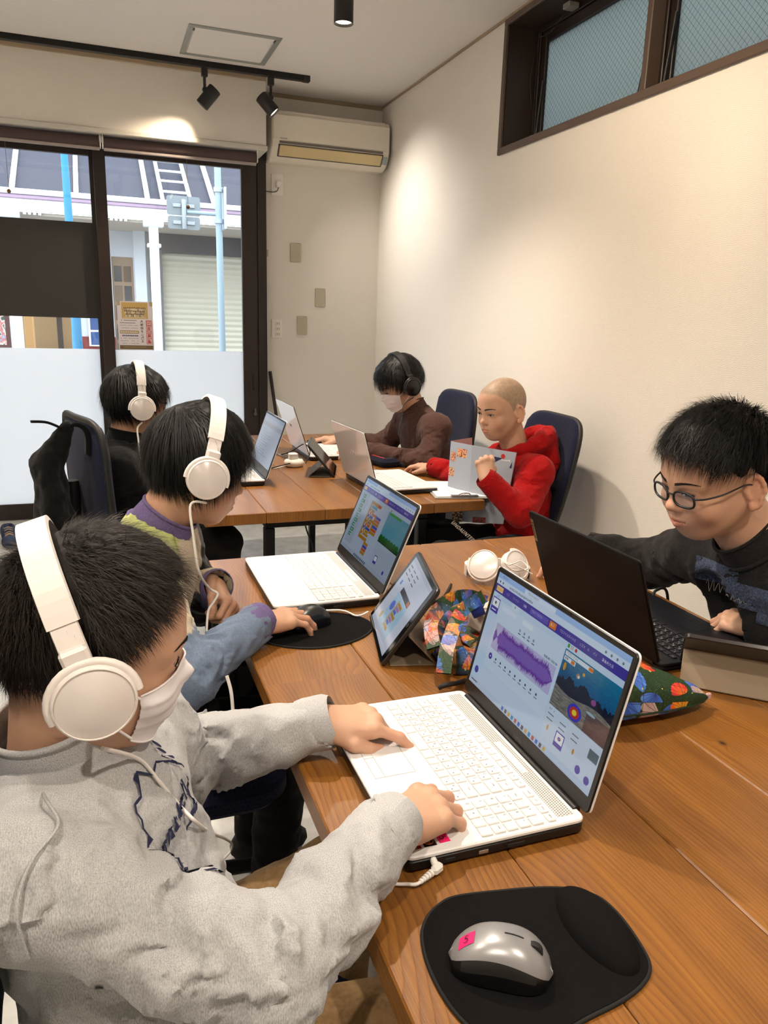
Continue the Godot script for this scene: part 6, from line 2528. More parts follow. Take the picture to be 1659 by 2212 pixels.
func seg_dist(p: Vector3, a: Vector3, b: Vector3) -> float:
	var ba := b - a
	var t := clampf((p - a).dot(ba) / ba.length_squared(), 0.0, 1.0)
	return (p - a - ba * t).length()


# ---- the boy with glasses
func boy_glasses(skin: Color) -> void:
	var ht := head_tf(Vector3(1.110, 1.075, -1.145), Vector3(-0.955, -0.26, -0.02), Vector3(-0.22, 0.96, 0.06), 1.06)
	var wl := Vector3(1.240, 0.768, -1.09)
	var wr := Vector3(1.165, 0.790, -1.575)
	var char := cloth(Color(0.125, 0.118, 0.118), Color(0.165, 0.158, 0.158), 6.0, 31)
	var c := {
		"skin": skin, "head": ht, "face": {"cell": 0.0026, "wide": 1.10, "neck": Vector3(0, -0.17, -0.075), "neck_r": 1.12, "gaze": Vector2(-0.1, -0.5), "eye_open": 0.72},
		"neck": Vector3(1.232, 0.935, -1.125), "pelvis": Vector3(1.45, 0.53, -1.13),
		"sl": Vector3(1.275, 0.875, -0.965), "el": Vector3(1.315, 0.752, -0.86), "wl": wl,
		"sr": Vector3(1.265, 0.872, -1.295), "er": Vector3(1.300, 0.765, -1.50), "wr": wr,
		"kl": Vector3(1.05, 0.50, -1.0), "kr": Vector3(1.05, 0.50, -1.25), "al": Vector3(1.1, 0.08, -1.0), "ar": Vector3(1.1, 0.08, -1.25), "toe": Vector3(-1, 0, 0),
		"hand_l": hand_tf(wl, Vector3(-0.03, -0.012, -0.11), Vector3(-0.25, 1, -0.1), 0.94), "pose_l": RELAX,
		"hand_r": hand_tf(wr, Vector3(-0.12, -0.02, -0.02), Vector3(0, 1, 0), 0.94), "pose_r": MOUSE,
		"top_mat": char, "pants_mat": M.black_pants, "cell": 0.009, "fold": 0.007, "seed": 33, "girth": 1.12, "neck_open": 1.12, "collar_r": 0.071,
		"top_label": "charcoal sweatshirt with a blue denim patch print",
		"hair": {"line": [[0, 30], [30, 29], [50, 22], [66, 8], [78, -8], [86, -4], [93, 10], [104, -6], [120, -26], [180, -36]], "thick": 0.015, "mat": M.hair_black, "label": "thick messy black hair", "count": 11000, "length": 0.045, "out": 0.40, "messy": 0.17, "clump": 0.8, "settle": 0.3, "fall": 0.25, "width": 0.0013, "seed": 9, "whorl": Vector3(-0.1, 0.75, -0.65),
			"keep": func(d: Vector3) -> bool: return not (absf(d.x) > 0.8 and d.y < 0.32 and d.z < 0.45),
			"lift": func(d: Vector3) -> float: return 0.40 + 0.9 * smoothstep(-0.1, 0.6, d.y),
			"comb": func(d: Vector3, tg: Vector3) -> Vector3: return tg + Vector3(0.15, -0.1, 0.5)},
	}
	var r := person("boy in glasses and a charcoal sweatshirt leaning over the dark laptop", c)
	# stray hairs on the crown
	var f: Field = r.top
	var nn := Vector3(-0.80, 0.12, 0.58).normalized()
	var rt := Vector3.UP.cross(nn).normalized()
	var up := nn.cross(rt)
	var ctr := hit_pixel(f, 1570, 1265, 3.0)
	var mb := MB.new()
	for k in 3:
		var bw: float = [0.10, 0.08, 0.07][k]
		patch_on(f, mb, ctr + rt * [-0.03, 0.05, 0.10][k] + up * [0.012, -0.012, -0.03][k], Vector2(bw, [0.055, 0.05, 0.06][k]), rt, up, nn, 0.0014 + k * 0.0004)
	part(r.top_node, "denim_print", mb, cloth(Color(0.17, 0.20, 0.27), Color(0.33, 0.37, 0.46), 9.0, 44, 0.9, 0.0), "blue denim patch print")
	mb = MB.new()
	var scr := []
	for k in 46:
		scr.append(Vector2(-0.055 + k * 0.0022, -0.012 + 0.016 * sin(k * 1.25) * exp(-k * 0.035) + 0.003 * cos(k * 2.0)))
	stroke_on(f, mb, scr, 0.0014, ctr + up * -0.012, rt, up, nn)
	part(r.top_node, "script_print", mb, mat(Color(0.55, 0.53, 0.48), 0.9), "pale script lettering")
	glasses(r.head, ht)


func patch_on(f: Field, mb: MB, ctr: Vector3, size: Vector2, rt: Vector3, up: Vector3, nn: Vector3, off := 0.0015) -> void:
	var n := 10
	var pts := []
	for j in n:
		for i in n:
			pts.append(put_on(f, ctr + rt * (float(i) / (n - 1) - 0.5) * size.x + up * (float(j) / (n - 1) - 0.5) * size.y, nn, off))
	grid(mb, pts, n, n, false, false)


func glasses(f: Field, tf: Transform3D) -> void:
	var t := thing("glasses", "black-rimmed glasses on the boy in the charcoal sweatshirt", "glasses", tf)
	var zc := 0.094
	for s in [-1.0, 1.0]:
		var rim := []
		for k in 33:
			var a := TAU * k / 32
			var ca := cos(a)
			var sa := sin(a)
			var x := signf(ca) * pow(absf(ca), 0.75) * 0.0225
			var y := signf(sa) * pow(absf(sa), 0.75) * 0.0145
			rim.append(Vector3(s * 0.0305 + x, -0.010 + y, zc - absf(s * 0.0305 + x) * 0.16))
		var mb := MB.new()
		tube(mb, rim, 0.0022, -1, 8, false)
		var rn := part(t, "rim", mb, M.black)
		mb = MB.new()
		for k in 32:
			mb.tri(Vector3(s * 0.0305, -0.010, zc - 0.0305 * 0.16 + 0.001), rim[k], rim[k + 1], Vector3(0, 0, 1), Vector3(0, 0, 1), Vector3(0, 0, 1))
		part(rn, "lens", mb, M.glass)
		mb = MB.new()
		tube(mb, smooth_path([Vector3(s * 0.052, -0.004, zc - 0.009), Vector3(s * 0.068, -0.002, zc - 0.02), Vector3(s * 0.081, 0.002, 0.045), Vector3(s * 0.083, 0.006, 0.0), Vector3(s * 0.081, -0.004, -0.025)]), 0.0019, 0.0014, 8)
		part(t, "temple", mb, M.black)
		mb = MB.new()
		ball(mb, Vector3(s * 0.010, -0.016, zc - 0.008), Vector3(0.0015, 0.004, 0.003), 8)
		part(t, "nose_pad", mb, M.glass)
	var b := MB.new()
	tube(b, smooth_path([Vector3(-0.0085, -0.006, zc - 0.001), Vector3(0, -0.003, zc + 0.001), Vector3(0.0085, -0.006, zc - 0.001)]), 0.0016, -1, 8)
	part(t, "bridge", b, M.black)


# ---- the boy in black at the far table
func boy_black(skin: Color) -> void:
	var ht := head_tf(Vector3(0.112, 1.045, -2.745), Vector3(0.97, -0.15, -0.12), Vector3(0.14, 0.98, -0.04), 1.0)
	var blk := cloth(Color(0.055, 0.055, 0.06), Color(0.08, 0.08, 0.085), 6.0, 51)
	var wr := Vector3(0.36, 0.765, -2.90)
	var wl := Vector3(0.36, 0.765, -3.08)
	var c := {
		"skin": skin, "head": ht, "face": {"cell": 0.0036}, "neck": Vector3(0.055, 0.912, -2.735), "pelvis": Vector3(-0.03, 0.53, -2.74),
		"sr": Vector3(0.030, 0.858, -2.585), "er": Vector3(0.17, 0.735, -2.68), "wr": wr,
		"sl": Vector3(0.105, 0.858, -2.885), "el": Vector3(0.19, 0.72, -3.05), "wl": wl,
		"kr": Vector3(0.385, 0.545, -2.70), "kl": Vector3(0.385, 0.53, -2.93), "ar": Vector3(0.385, 0.08, -2.70), "al": Vector3(0.385, 0.08, -2.93),
		"hand_r": hand_tf(wr, Vector3(0.13, -0.01, -0.03), Vector3(0, 1, 0), 0.9), "pose_r": TYPING,
		"hand_l": hand_tf(wl, Vector3(0.13, -0.01, 0.02), Vector3(0, 1, 0), 0.9), "pose_l": TYPING,
		"top_mat": blk, "pants_mat": M.dark_pants, "cell": 0.012, "fold": 0.006, "seed": 53, "top_label": "plain black sweatshirt",
		"hair": {"line": [[0, 12], [40, 8], [60, -6], [75, -20], [90, -28], [120, -40], [180, -44]], "thick": 0.020, "mat": M.hair_black, "label": "straight black hair over the ears", "count": 6000, "length": 0.06, "out": 0.08, "messy": 0.05, "clump": 0.2, "settle": 0.16, "fall": 0.7, "width": 0.0018, "seed": 16, "band": 0.0, "whorl": Vector3(0.0, 0.85, -0.5), "soft": 14.0},
	}
	person("boy in a black sweatshirt and white headphones at the far table", c)
	headphones(ht, M.phones_white, 4.0, "white headphones on the boy in the black sweatshirt", "worn white headphones", 0.018)
	cable("headphone_cable", "white headphone cord of the boy in the black sweatshirt", M.cord_white, [ht * Vector3(-0.104, -0.05, 0.0), at(297, 925, 2.52), at(299, 950, 2.5), at(304, 985, 2.49), at(315, 1010, 2.5)], 0.003, "headphone cords")


# ---- the boy in brown
func boy_brown(skin: Color) -> void:
	var ht := head_tf(Vector3(1.286, 1.064, -3.300), Vector3(-0.91, -0.38, 0.10), Vector3(-0.36, 0.93, 0.02), 1.04)
	var brn := cloth(Color(0.275, 0.195, 0.175), Color(0.33, 0.24, 0.215), 6.0, 61)
	var wl := Vector3(1.105, 0.768, -3.275)
	var wr := Vector3(1.105, 0.768, -3.63)
	var c := {
		"skin": skin, "head": ht, "face": {"cell": 0.0034, "gaze": Vector2(0, -0.8), "eye_open": 0.35, "neck": Vector3(0, -0.17, -0.075)},
		"neck": Vector3(1.372, 0.942, -3.290), "pelvis": Vector3(1.50, 0.53, -3.28),
		"sl": Vector3(1.405, 0.888, -3.115), "el": Vector3(1.325, 0.745, -3.04), "wl": wl,
		"sr": Vector3(1.395, 0.888, -3.445), "er": Vector3(1.32, 0.74, -3.56), "wr": wr,
		"kl": Vector3(1.12, 0.50, -3.15), "kr": Vector3(1.12, 0.50, -3.4), "al": Vector3(1.15, 0.08, -3.15), "ar": Vector3(1.15, 0.08, -3.4), "toe": Vector3(-1, 0, 0),
		"hand_l": hand_tf(wl, Vector3(-0.115, -0.008, -0.085), Vector3(0, 1, 0), 0.95), "pose_l": TYPING,
		"hand_r": hand_tf(wr, Vector3(-0.13, -0.002, -0.05), Vector3(0, 1, 0), 0.95), "pose_r": MOUSE,
		"top_mat": brn, "pants_mat": M.black_pants, "cell": 0.012, "fold": 0.009, "seed": 63, "top_label": "dark brown sweatshirt",
		"hair": {"line": [[0, 9], [40, 8], [58, 0], [72, -12], [90, -14], [110, -22], [130, -34], [180, -42]], "thick": 0.022, "mat": M.hair_black, "label": "black fringed hair", "count": 5000, "length": 0.05, "out": 0.12, "messy": 0.08, "clump": 0.35, "settle": 0.2, "fall": 0.6, "width": 0.002, "seed": 26, "band": 8.0, "whorl": Vector3(0.0, 0.85, -0.5), "soft": 12.0},
	}
	var r := person("boy in a brown sweatshirt, face mask and black headphones at the far table", c)
	headphones(ht, M.phones_black, 8.0, "black headphones on the boy in the brown sweatshirt", "", 0.014)
	face_mask(r.head, ht, "white pleated face mask on the boy in the brown sweatshirt")
	cable("headphone_cable", "thin black headphone cord hanging down the brown sweatshirt", M.rubber, [ht * Vector3(0.104, -0.05, 0.0), at(872, 875, 3.38), at(868, 905, 3.36), at(860, 940, 3.34)], 0.0022, "headphone cords")


# ---- the boy in red
func boy_red(skin: Color) -> void:
	var ht := head_tf(Vector3(1.398, 1.042, -2.525), Vector3(-0.935, -0.16, 0.24), Vector3(-0.10, 0.99, 0.04), 1.0)
	var red := cloth(Color(0.56, 0.05, 0.06), Color(0.63, 0.07, 0.075), 6.0, 71)
	var wl := at(1052, 1036, 2.66)
	var wr := at(938, 1008, 3.18)
	var c := {
		"skin": skin, "head": ht, "face": {"cell": 0.0028, "shaved": true, "gaze": Vector2(-0.1, -0.35), "eye_open": 0.75, "neck": Vector3(0, -0.17, -0.06)},
		"neck": Vector3(1.475, 0.880, -2.520), "pelvis": Vector3(1.53, 0.53, -2.50),
		"sl": at(1160, 1022, 2.78), "el": at(1124, 1106, 2.70), "wl": wl,
		"sr": at(1082, 992, 3.06), "er": at(994, 1030, 3.10), "wr": wr,
		"kl": Vector3(1.08, 0.545, -2.30), "kr": Vector3(1.14, 0.53, -2.6), "al": Vector3(1.2, 0.08, -2.34), "ar": Vector3(1.2, 0.08, -2.6), "toe": Vector3(-1, 0, 0),
		"hand_l": hand_tf(wl, at(1046, 970, 2.68) - wl, Vector3(-0.35, 0.05, 0.9), 0.9), "pose_l": FIST,
		"hand_r": hand_tf(wr, at(868, 1003, 3.28) - wr, Vector3(0, 1, 0.05), 0.92), "pose_r": MOUSE,
		"top_mat": red, "pants_mat": M.black_pants, "cell": 0.010, "fold": 0.008, "seed": 73, "top_name": "hoodie", "collar": false, "top_label": "bright red hooded sweatshirt",
		"arm_r": [0.060, 0.052, 0.042],
	}
	var r := person("boy with a shaved head in a red hoodie holding a grey folder", c)
	# the hood lies round the neck
	var nk := Vector3(1.475, 0.880, -2.520)
	var hb := bounds([nk], 0.2)
	var hf := Field.new(hb[0], hb[1], 0.0085)
	var ax := Vector3(-0.30, 0.95, 0.05).normalized()
	var side := Vector3(0, 0, 1)
	var ring := ring_path(nk + ax * 0.022 + Vector3(0.012, 0, 0), ax, 0.074, 0.080, side, 14)
	for k in 14:
		# thicker behind, thin at the throat
		var a: Vector3 = ring[k]
		var b: Vector3 = ring[k + 1]
		var back := smoothstep(-0.06, 0.09, a.x - nk.x)
		var rr := lerpf(0.013, 0.036, back)
		hf.cap(a + Vector3(back * 0.038, back * 0.012, 0), b + Vector3(smoothstep(-0.06, 0.09, b.x - nk.x) * 0.035, back * 0.018, 0), rr, rr, 0.02)
	hf.ell(nk + Vector3(0.115, -0.03, 0), Vector3(0.045, 0.085, 0.11), 0.04)
	var nf := FastNoiseLite.new()
	nf.frequency = 11.0
	nf.seed = 5
	hf.displace(func(p: Vector3) -> float: return (absf(nf.get_noise_3dv(p)) - 0.2) * 0.016, 0.04)
	var am := ArrayMesh.new()
	field_surface(am, hf.mesh(), red)
	mesh_part(r.top_node, "hood", am)
	# pale block letters on the dark trousers
	var mb := MB.new()
	write(mb, "UNDAUNTED", 0.014, frame_z(at(1000, 1148, 2.62), Vector3(-0.35, 0.82, 0.45), Vector3(0.2, 0.8, -0.9)) * Transform3D(Basis(Vector3(0, 0, 1), deg_to_rad(-58)), Vector3.ZERO), true)
	part(r.node, "trouser_lettering", mb, mat(Color(0.42, 0.39, 0.35), 0.8), "pale block lettering")


func more_materials() -> void:
	M.phones_white = mat(Color(0.91, 0.885, 0.865), 0.42)
	M.pad_white = mat(Color(0.86, 0.84, 0.82), 0.6)
	M.disc_white = mat(Color(0.90, 0.875, 0.86), 0.30, 0.15)
	M.disc_white.anisotropy_enabled = true
	M.disc_white.anisotropy = 0.6
	M.phones_black = mat(Color(0.06, 0.06, 0.062), 0.4)
	M.disc_black = mat(Color(0.07, 0.07, 0.075), 0.25, 0.2)
	M.cord_white = mat(Color(0.90, 0.88, 0.86), 0.5)
	M.mask_white = mat(Color(0.93, 0.91, 0.92), 0.9, 0, 0.2)
	M.mask_white.backlight_enabled = true
	M.mask_white.backlight = Color(0.25, 0.23, 0.23)
	M.bag_black = cloth(Color(0.04, 0.04, 0.045), Color(0.065, 0.065, 0.07), 6.0, 95)


# ================================================================ chairs
func chairs() -> void:
	M.navy_fabric = cloth(Color(0.085, 0.10, 0.19), Color(0.115, 0.135, 0.235), 14.0, 81, 0.9, 0.08)
	M.navy_mesh = rough_up(mat(Color(0.075, 0.09, 0.19), 0.75, 0, 0.3), dots_tex(), 0.12, Vector3.ONE * 26.0, false)
	M.navy_mesh.albedo_texture = dots_tex()
	M.chair_black = mat(Color(0.045, 0.045, 0.05), 0.55)
	office_chair("navy mesh office chair of the boy in the grey sweatshirt", Vector3(0.07, 0, -0.84), PI / 2, M.navy_mesh, 9.0)
	office_chair("navy mesh office chair of the boy in the colour-block shirt", Vector3(0.10, 0, -1.55), PI / 2, M.navy_mesh, 5.0, 0.17)
	office_chair("navy office chair of the boy in black, with a black bag hung on it", Vector3(0.155, 0, -2.70), PI / 2 + 0.30, M.navy_fabric, 6.0)
	office_chair("navy office chair of the boy in the brown sweatshirt", Vector3(1.385, 0, -3.40), -PI / 2, M.navy_fabric, 8.0)
	office_chair("navy office chair of the boy in the red hoodie", Vector3(1.345, 0, -2.575), -PI / 2 - 0.06, M.navy_fabric, 15.0)
	office_chair("navy office chair of the boy with glasses", Vector3(1.40, 0, -1.13), -PI / 2, M.navy_fabric, 6.0)
	# black bag hung on the chair back
	var t := thing("backpack", "black bag hanging by its strap from the navy chair back", "bag", Transform3D(Basis.IDENTITY, Vector3(-0.13, 0.47, -2.52)))
	var f := Field.new(Vector3(-0.2, -0.2, -0.25), Vector3(0.14, 0.66, 0.25), 0.012)
	f.ell(Vector3(-0.035, 0.20, 0.03), Vector3(0.055, 0.30, 0.11), 0.03)
	f.ell(Vector3(-0.02, 0.05, 0.04), Vector3(0.075, 0.20, 0.13), 0.05)
	f.cap(Vector3(-0.04, 0.42, 0.03), Vector3(0.02, 0.535, 0.05), 0.045, 0.022, 0.03)
	var nf := FastNoiseLite.new()
	nf.frequency = 9.0
	f.displace(func(p: Vector3) -> float: return nf.get_noise_3dv(p) * 0.018, 0.05)
	var am := ArrayMesh.new()
	field_surface(am, f.mesh(), M.bag_black)
	mesh_part(t, "bag_body", am)
	var mb := MB.new()
	tube(mb, smooth_path([Vector3(-0.02, 0.46, 0.05), Vector3(0.01, 0.52, 0.05), Vector3(0.045, 0.545, 0.04), Vector3(0.075, 0.52, 0.03), Vector3(0.075, 0.45, 0.02)]), 0.018, -1, 10, true, 0.35)
	part(t, "strap", mb, M.bag_black)
	mb = MB.new()
	tube(mb, smooth_path([Vector3(0.02, 0.53, 0.06), Vector3(-0.03, 0.555, 0.06), Vector3(-0.075, 0.56, 0.07)]), 0.011, -1, 8, true, 0.35)
	part(t, "loose_strap", mb, M.bag_black)


func dots_tex() -> ImageTexture:
	if M.has("dots"):
		return M.dots
	var n := 64
	var im := Image.create(n, n, false, Image.FORMAT_RGB8)
	for j in n:
		for i in n:
			var u := fposmod(i / 16.0 + (0.5 if int(j / 16) % 2 else 0.0), 1.0) - 0.5
			var v := fposmod(j / 16.0, 1.0) - 0.5
			var k := 0.55 if u * u + v * v < 0.09 else 1.0
			im.set_pixel(i, j, Color(k, k, k))
	M.dots = ImageTexture.create_from_image(im)
	return M.dots


func office_chair(label: String, p: Vector3, turn: float, fab: Material, lean: float, drop := 0.0) -> void:
	var t := thing("office_chair", label, "chair", Transform3D(Basis(Vector3.UP, turn), p), "navy office chairs")
	# seat: a rounded cushion
	var mb := MB.new()
	prism(mb, round_rect(0.46, 0.44, 0.09, 6), 0.07, Transform3D(Basis(Vector3.RIGHT, -PI / 2), Vector3(0, 0.375, 0)), 0.022, true)
	part(t, "seat", mb, fab)
	# back: curved, rounded panel
	var lt := Basis(Vector3.RIGHT, -deg_to_rad(lean))
	var hinge := Vector3(0, 0.50 - drop, -0.215)
	mb = MB.new()
	var nu := 17
	var nv := 15
	for sidek in [0.0, 1.0]:
		var pts := []
		for j in nv:
			var v := -1.0 + 2.0 * j / (nv - 1)
			var vv := sin(v * PI * 0.5)
			for i in nu:
				var u := sin((-1.0 + 2.0 * i / (nu - 1)) * PI * 0.5)
				# superellipse outline
				var s := 1.0
				var x := u * 0.215
				var y := 0.30 + vv * 0.225
				var q := pow(absf(u), 5.0) + pow(absf(vv), 5.0)
				if q > 1.0:
					s = pow(q, -0.2)
				x *= s
				y = 0.30 + (y - 0.30) * s
				var rim := clampf(1.0 - pow(minf(q, 1.0), 2.0), 0.0, 1.0)
				var z := x * x * 0.55 + (y - 0.18) * (y - 0.18) * 0.18 + (0.016 * pow(rim, 0.4) if sidek == 0.0 else -0.016 * pow(rim, 0.4))
				pts.append(hinge + lt * Vector3(x, y, z))
		grid(mb, pts, nu, nv, false, sidek == 1.0)
	part(t, "backrest", mb, fab)
	mb = MB.new()
	var rim := []
	for k in 49:
		var a := TAU * k / 48
		var ca := cos(a)
		var sa := sin(a)
		var x := signf(ca) * pow(absf(ca), 0.4) * 0.213
		var y := 0.30 + signf(sa) * pow(absf(sa), 0.4) * 0.223
		rim.append(hinge + lt * Vector3(x, y, x * x * 0.55 + (y - 0.18) * (y - 0.18) * 0.18 - 0.008))
	tube(mb, rim, 0.010, -1, 8, false)
	part(t, "back_frame", mb, M.chair_black)
	mb = MB.new()
	tube(mb, smooth_path([Vector3(0, 0.36, -0.05), Vector3(0, 0.35, -0.2), hinge + lt * Vector3(0, 0.05, -0.05), hinge + lt * Vector3(0, 0.32, -0.03)]), 0.022, -1, 10)
	part(t, "spine", mb, M.chair_black)
	mb = MB.new()
	bx(mb, Vector3(-0.09, 0.335, -0.1), Vector3(0.09, 0.376, 0.1), 0.01)
	cyl(mb, Vector3(0, 0.10, 0), Vector3(0, 0.345, 0), 0.024, -1, 14)
	part(t, "gas_column", mb, M.chair_black)
	for k in 5:
		var a := TAU * k / 5 + 0.3
		var d := Vector3(cos(a), 0, sin(a))
		mb = MB.new()
		tube(mb, [Vector3(0, 0.095, 0) + d * 0.02, Vector3(0, 0.07, 0) + d * 0.27], 0.02, 0.014, 8)
		var lg := part(t, "leg", mb, M.chair_black)
		mb = MB.new()
		var sd := d.cross(Vector3.UP)
		for s in [-1.0, 1.0]:
			cyl(mb, d * 0.265 + Vector3(0, 0.027, 0) + sd * 0.006 * s, d * 0.265 + Vector3(0, 0.027, 0) + sd * 0.024 * s, 0.026, -1, 14)
		part(lg, "caster", mb, M.rubber)


# ================================================================ things on the tables
func table_things() -> void:
	laptop_materials()
	var l1 := laptop("open white laptop the boy in the grey sweatshirt types on", Vector3(0.548, TT, -0.877), 1.0, 13.5, 0.223, "white", screen_sound(), true)
	var l2 := laptop("open white laptop in front of the boy in the colour-block shirt", Vector3(0.567, TT, -1.702), 1.0, 22.5, 0.222, "white", screen_blocks(), true)
	laptop("open dark navy laptop of the boy with glasses, seen from behind", Vector3(0.961, TT, -1.243), -1.0, 19.0, 0.222, "navy", null, true)
	laptop("open white laptop of the boy in black at the far table", Vector3(0.566, TT, -3.012), 1.0, 20.0, 0.235, "white", screen_document(), false)
	laptop("open white laptop of the boy in the brown sweatshirt, lid towards the door", Vector3(0.868, TT, -3.485), -1.0, 18.5, 0.235, "white", null, false)
	laptop("open white laptop beside the clipboard on the far table", Vector3(0.926, TT, -2.745), -1.0, 15.5, 0.222, "white", null, false, 0.05)
	number_stickers(l1)
	# mouse pads and mice
	var outline := PackedVector2Array()
	for q in [[912, 2020], [922, 1985], [945, 1958], [985, 1938], [1080, 1926], [1170, 1919], [1235, 1922], [1290, 1938], [1325, 1965], [1355, 2000], [1385, 2045], [1402, 2080], [1399, 2110], [1375, 2140], [1330, 2170], [1270, 2200], [1190, 2245], [1110, 2262], [1040, 2240], [985, 2190], [945, 2130], [920, 2070]]:
		var p := on(q[0], q[1], 1, TT + 0.002)
		outline.append(Vector2(p.x, -p.z))
	outline = round_poly(outline)
	mouse_pad("black mouse pad with raised wrist rest under the silver mouse", outline, true)
	mouse("grey and black wireless mouse with a pink number sticker", Vector3(0.341, TT + 0.0045, -0.541), Vector3(0.84, 0, 0.53), true)
	var oval := PackedVector2Array()
	for k in 40:
		var a := TAU * k / 40
		oval.append(Vector2(0.388 + cos(a) * 0.115 * (1.0 + 0.06 * cos(2.0 * a)), 1.425 + sin(a) * 0.092))
	mouse_pad("black oval mouse pad beside the tablet stand", oval, false)
	mouse("dark mouse under the hand of the boy in the colour-block shirt", Vector3(0.378, TT + 0.0045, -1.447), Vector3(0.92, 0, -0.36), false)
	mouse("dark mouse under the hand of the boy in the red hoodie", on(884, 1008, 1, TT) + Vector3(0, 0.0, 0), Vector3(-1, 0, -0.1), false)
	mouse("dark mouse under the hand of the boy in the brown sweatshirt", Vector3(0.985, TT, -3.665), Vector3(-1, 0, -0.3), false)
	tablets()
	floral_bags()
	table_headphones()
	small_things()
	shoes()


func round_poly(p: PackedVector2Array) -> PackedVector2Array:
	var out := PackedVector2Array()
	var n := p.size()
	for i in n:
		for k in 4:
			out.append(p[i].cubic_interpolate(p[(i + 1) % n], p[(i - 1 + n) % n], p[(i + 2) % n], k / 4.0))
	return out


func laptop_materials() -> void:
	M.lap_white = mat(Color(0.88, 0.875, 0.87), 0.4)
	M.lap_lid = mat(Color(0.90, 0.895, 0.89), 0.12)
	M.lap_lid.clearcoat_enabled = true
	M.lap_lid.clearcoat = 1.0
	M.lap_lid.clearcoat_roughness = 0.05
	M.lap_dark = mat(Color(0.04, 0.04, 0.042), 0.35)
	M.lap_navy = mat(Color(0.075, 0.085, 0.115), 0.45, 0.3)
	M.lap_navy_lid = mat(Color(0.022, 0.022, 0.026), 0.5, 0.0, 0.25)
	M.key_white = mat(Color(0.87, 0.865, 0.855), 0.5)
	M.key_navy = mat(Color(0.05, 0.055, 0.075), 0.5)
	M.key_ink = mat(Color(0.22, 0.22, 0.22), 0.7)
	M.key_pale_ink = mat(Color(0.75, 0.78, 0.85), 0.6)  # pale print of the legends on the dark keys
	M.grille = rough_up(mat(Color(0.80, 0.795, 0.785), 0.6), dots_tex(), 0.1, Vector3.ONE * 70.0, false)
	M.grille.albedo_texture = dots_tex()
	M.pink = mat(Color(0.93, 0.10, 0.42), 0.6)
	M.ink = mat(Color(0.05, 0.04, 0.05), 0.7)


func screen_material(im: Image, energy := 0.62) -> StandardMaterial3D:
	var m := mat(Color(0.02, 0.02, 0.022), 0.10)
	m.emission_enabled = true
	m.emission = Color.BLACK
	m.emission_operator = BaseMaterial3D.EMISSION_OP_ADD
	m.emission_texture = ImageTexture.create_from_image(im)
	m.emission_energy_multiplier = energy
	return m


# JIS keyboard rows: [label, width in units]
const KEYS := [
	[["Esc", 1], ["", 1], ["F1", 1], ["F2", 1], ["F3", 1], ["F4", 1], ["F5", 1], ["F6", 1], ["F7", 1], ["F8", 1], ["F9", 1], ["F10", 1], ["F11", 1], ["F12", 1], ["Ins", 1], ["Del", 1]],
	[["E/J", 1], ["1", 1], ["2", 1], ["3", 1], ["4", 1], ["5", 1], ["6", 1], ["7", 1], ["8", 1], ["9", 1], ["0", 1], ["-", 1], ["^", 1], ["Y", 1], ["Back", 1.2]],
	[["Tab", 1.5], ["Q", 1], ["W", 1], ["E", 1], ["R", 1], ["T", 1], ["Y", 1], ["U", 1], ["I", 1], ["O", 1], ["P", 1], ["@", 1], ["[", 1], ["Enter", 1.7]],
	[["Caps", 1.75], ["A", 1], ["S", 1], ["D", 1], ["F", 1], ["G", 1], ["H", 1], ["J", 1], ["K", 1], ["L", 1], [";", 1], [":", 1], ["]", 1], ["", 1.45]],
	[["Shift", 2.25], ["Z", 1], ["X", 1], ["C", 1], ["V", 1], ["B", 1], ["N", 1], ["M", 1], [",", 1], [".", 1], ["/", 1], ["_", 1], ["Shift", 1.95]],
	[["Ctrl", 1.2], ["Fn", 1], ["#", 1], ["Alt", 1.2], ["", 1.3], ["", 3.0], ["", 1.3], ["", 1], ["=", 1], ["Ctrl", 1], ["<", 1.05], ["v", 1.05], [">", 1.1]],
]
const PAD := [
	[["Home", 1], ["End", 1], ["PgUp", 1], ["PgDn", 1]],
	[["Num", 1], ["/", 1], ["*", 1], ["-", 1]],
	[["7", 1], ["8", 1], ["9", 1], ["+", 1]],
	[["4", 1], ["5", 1], ["6", 1], ["", 1]],
	[["1", 1], ["2", 1], ["3", 1], ["Enter", 1]],
	[["0", 1], ["00", 1], [".", 1], ["", 1]],
]
var key_meshes := {}


func key_mesh(w: float, d: float, m: Material) -> ArrayMesh:
	var k := "%.4f %.4f %d" % [w, d, m.get_instance_id()]
	if not key_meshes.has(k):
		var mb := MB.new()
		box(mb, Vector3(0, 0.0013, 0), Vector3(w, 0.0030, d), 0.0007)
		key_meshes[k] = mb.commit(m)
	return key_meshes[k]


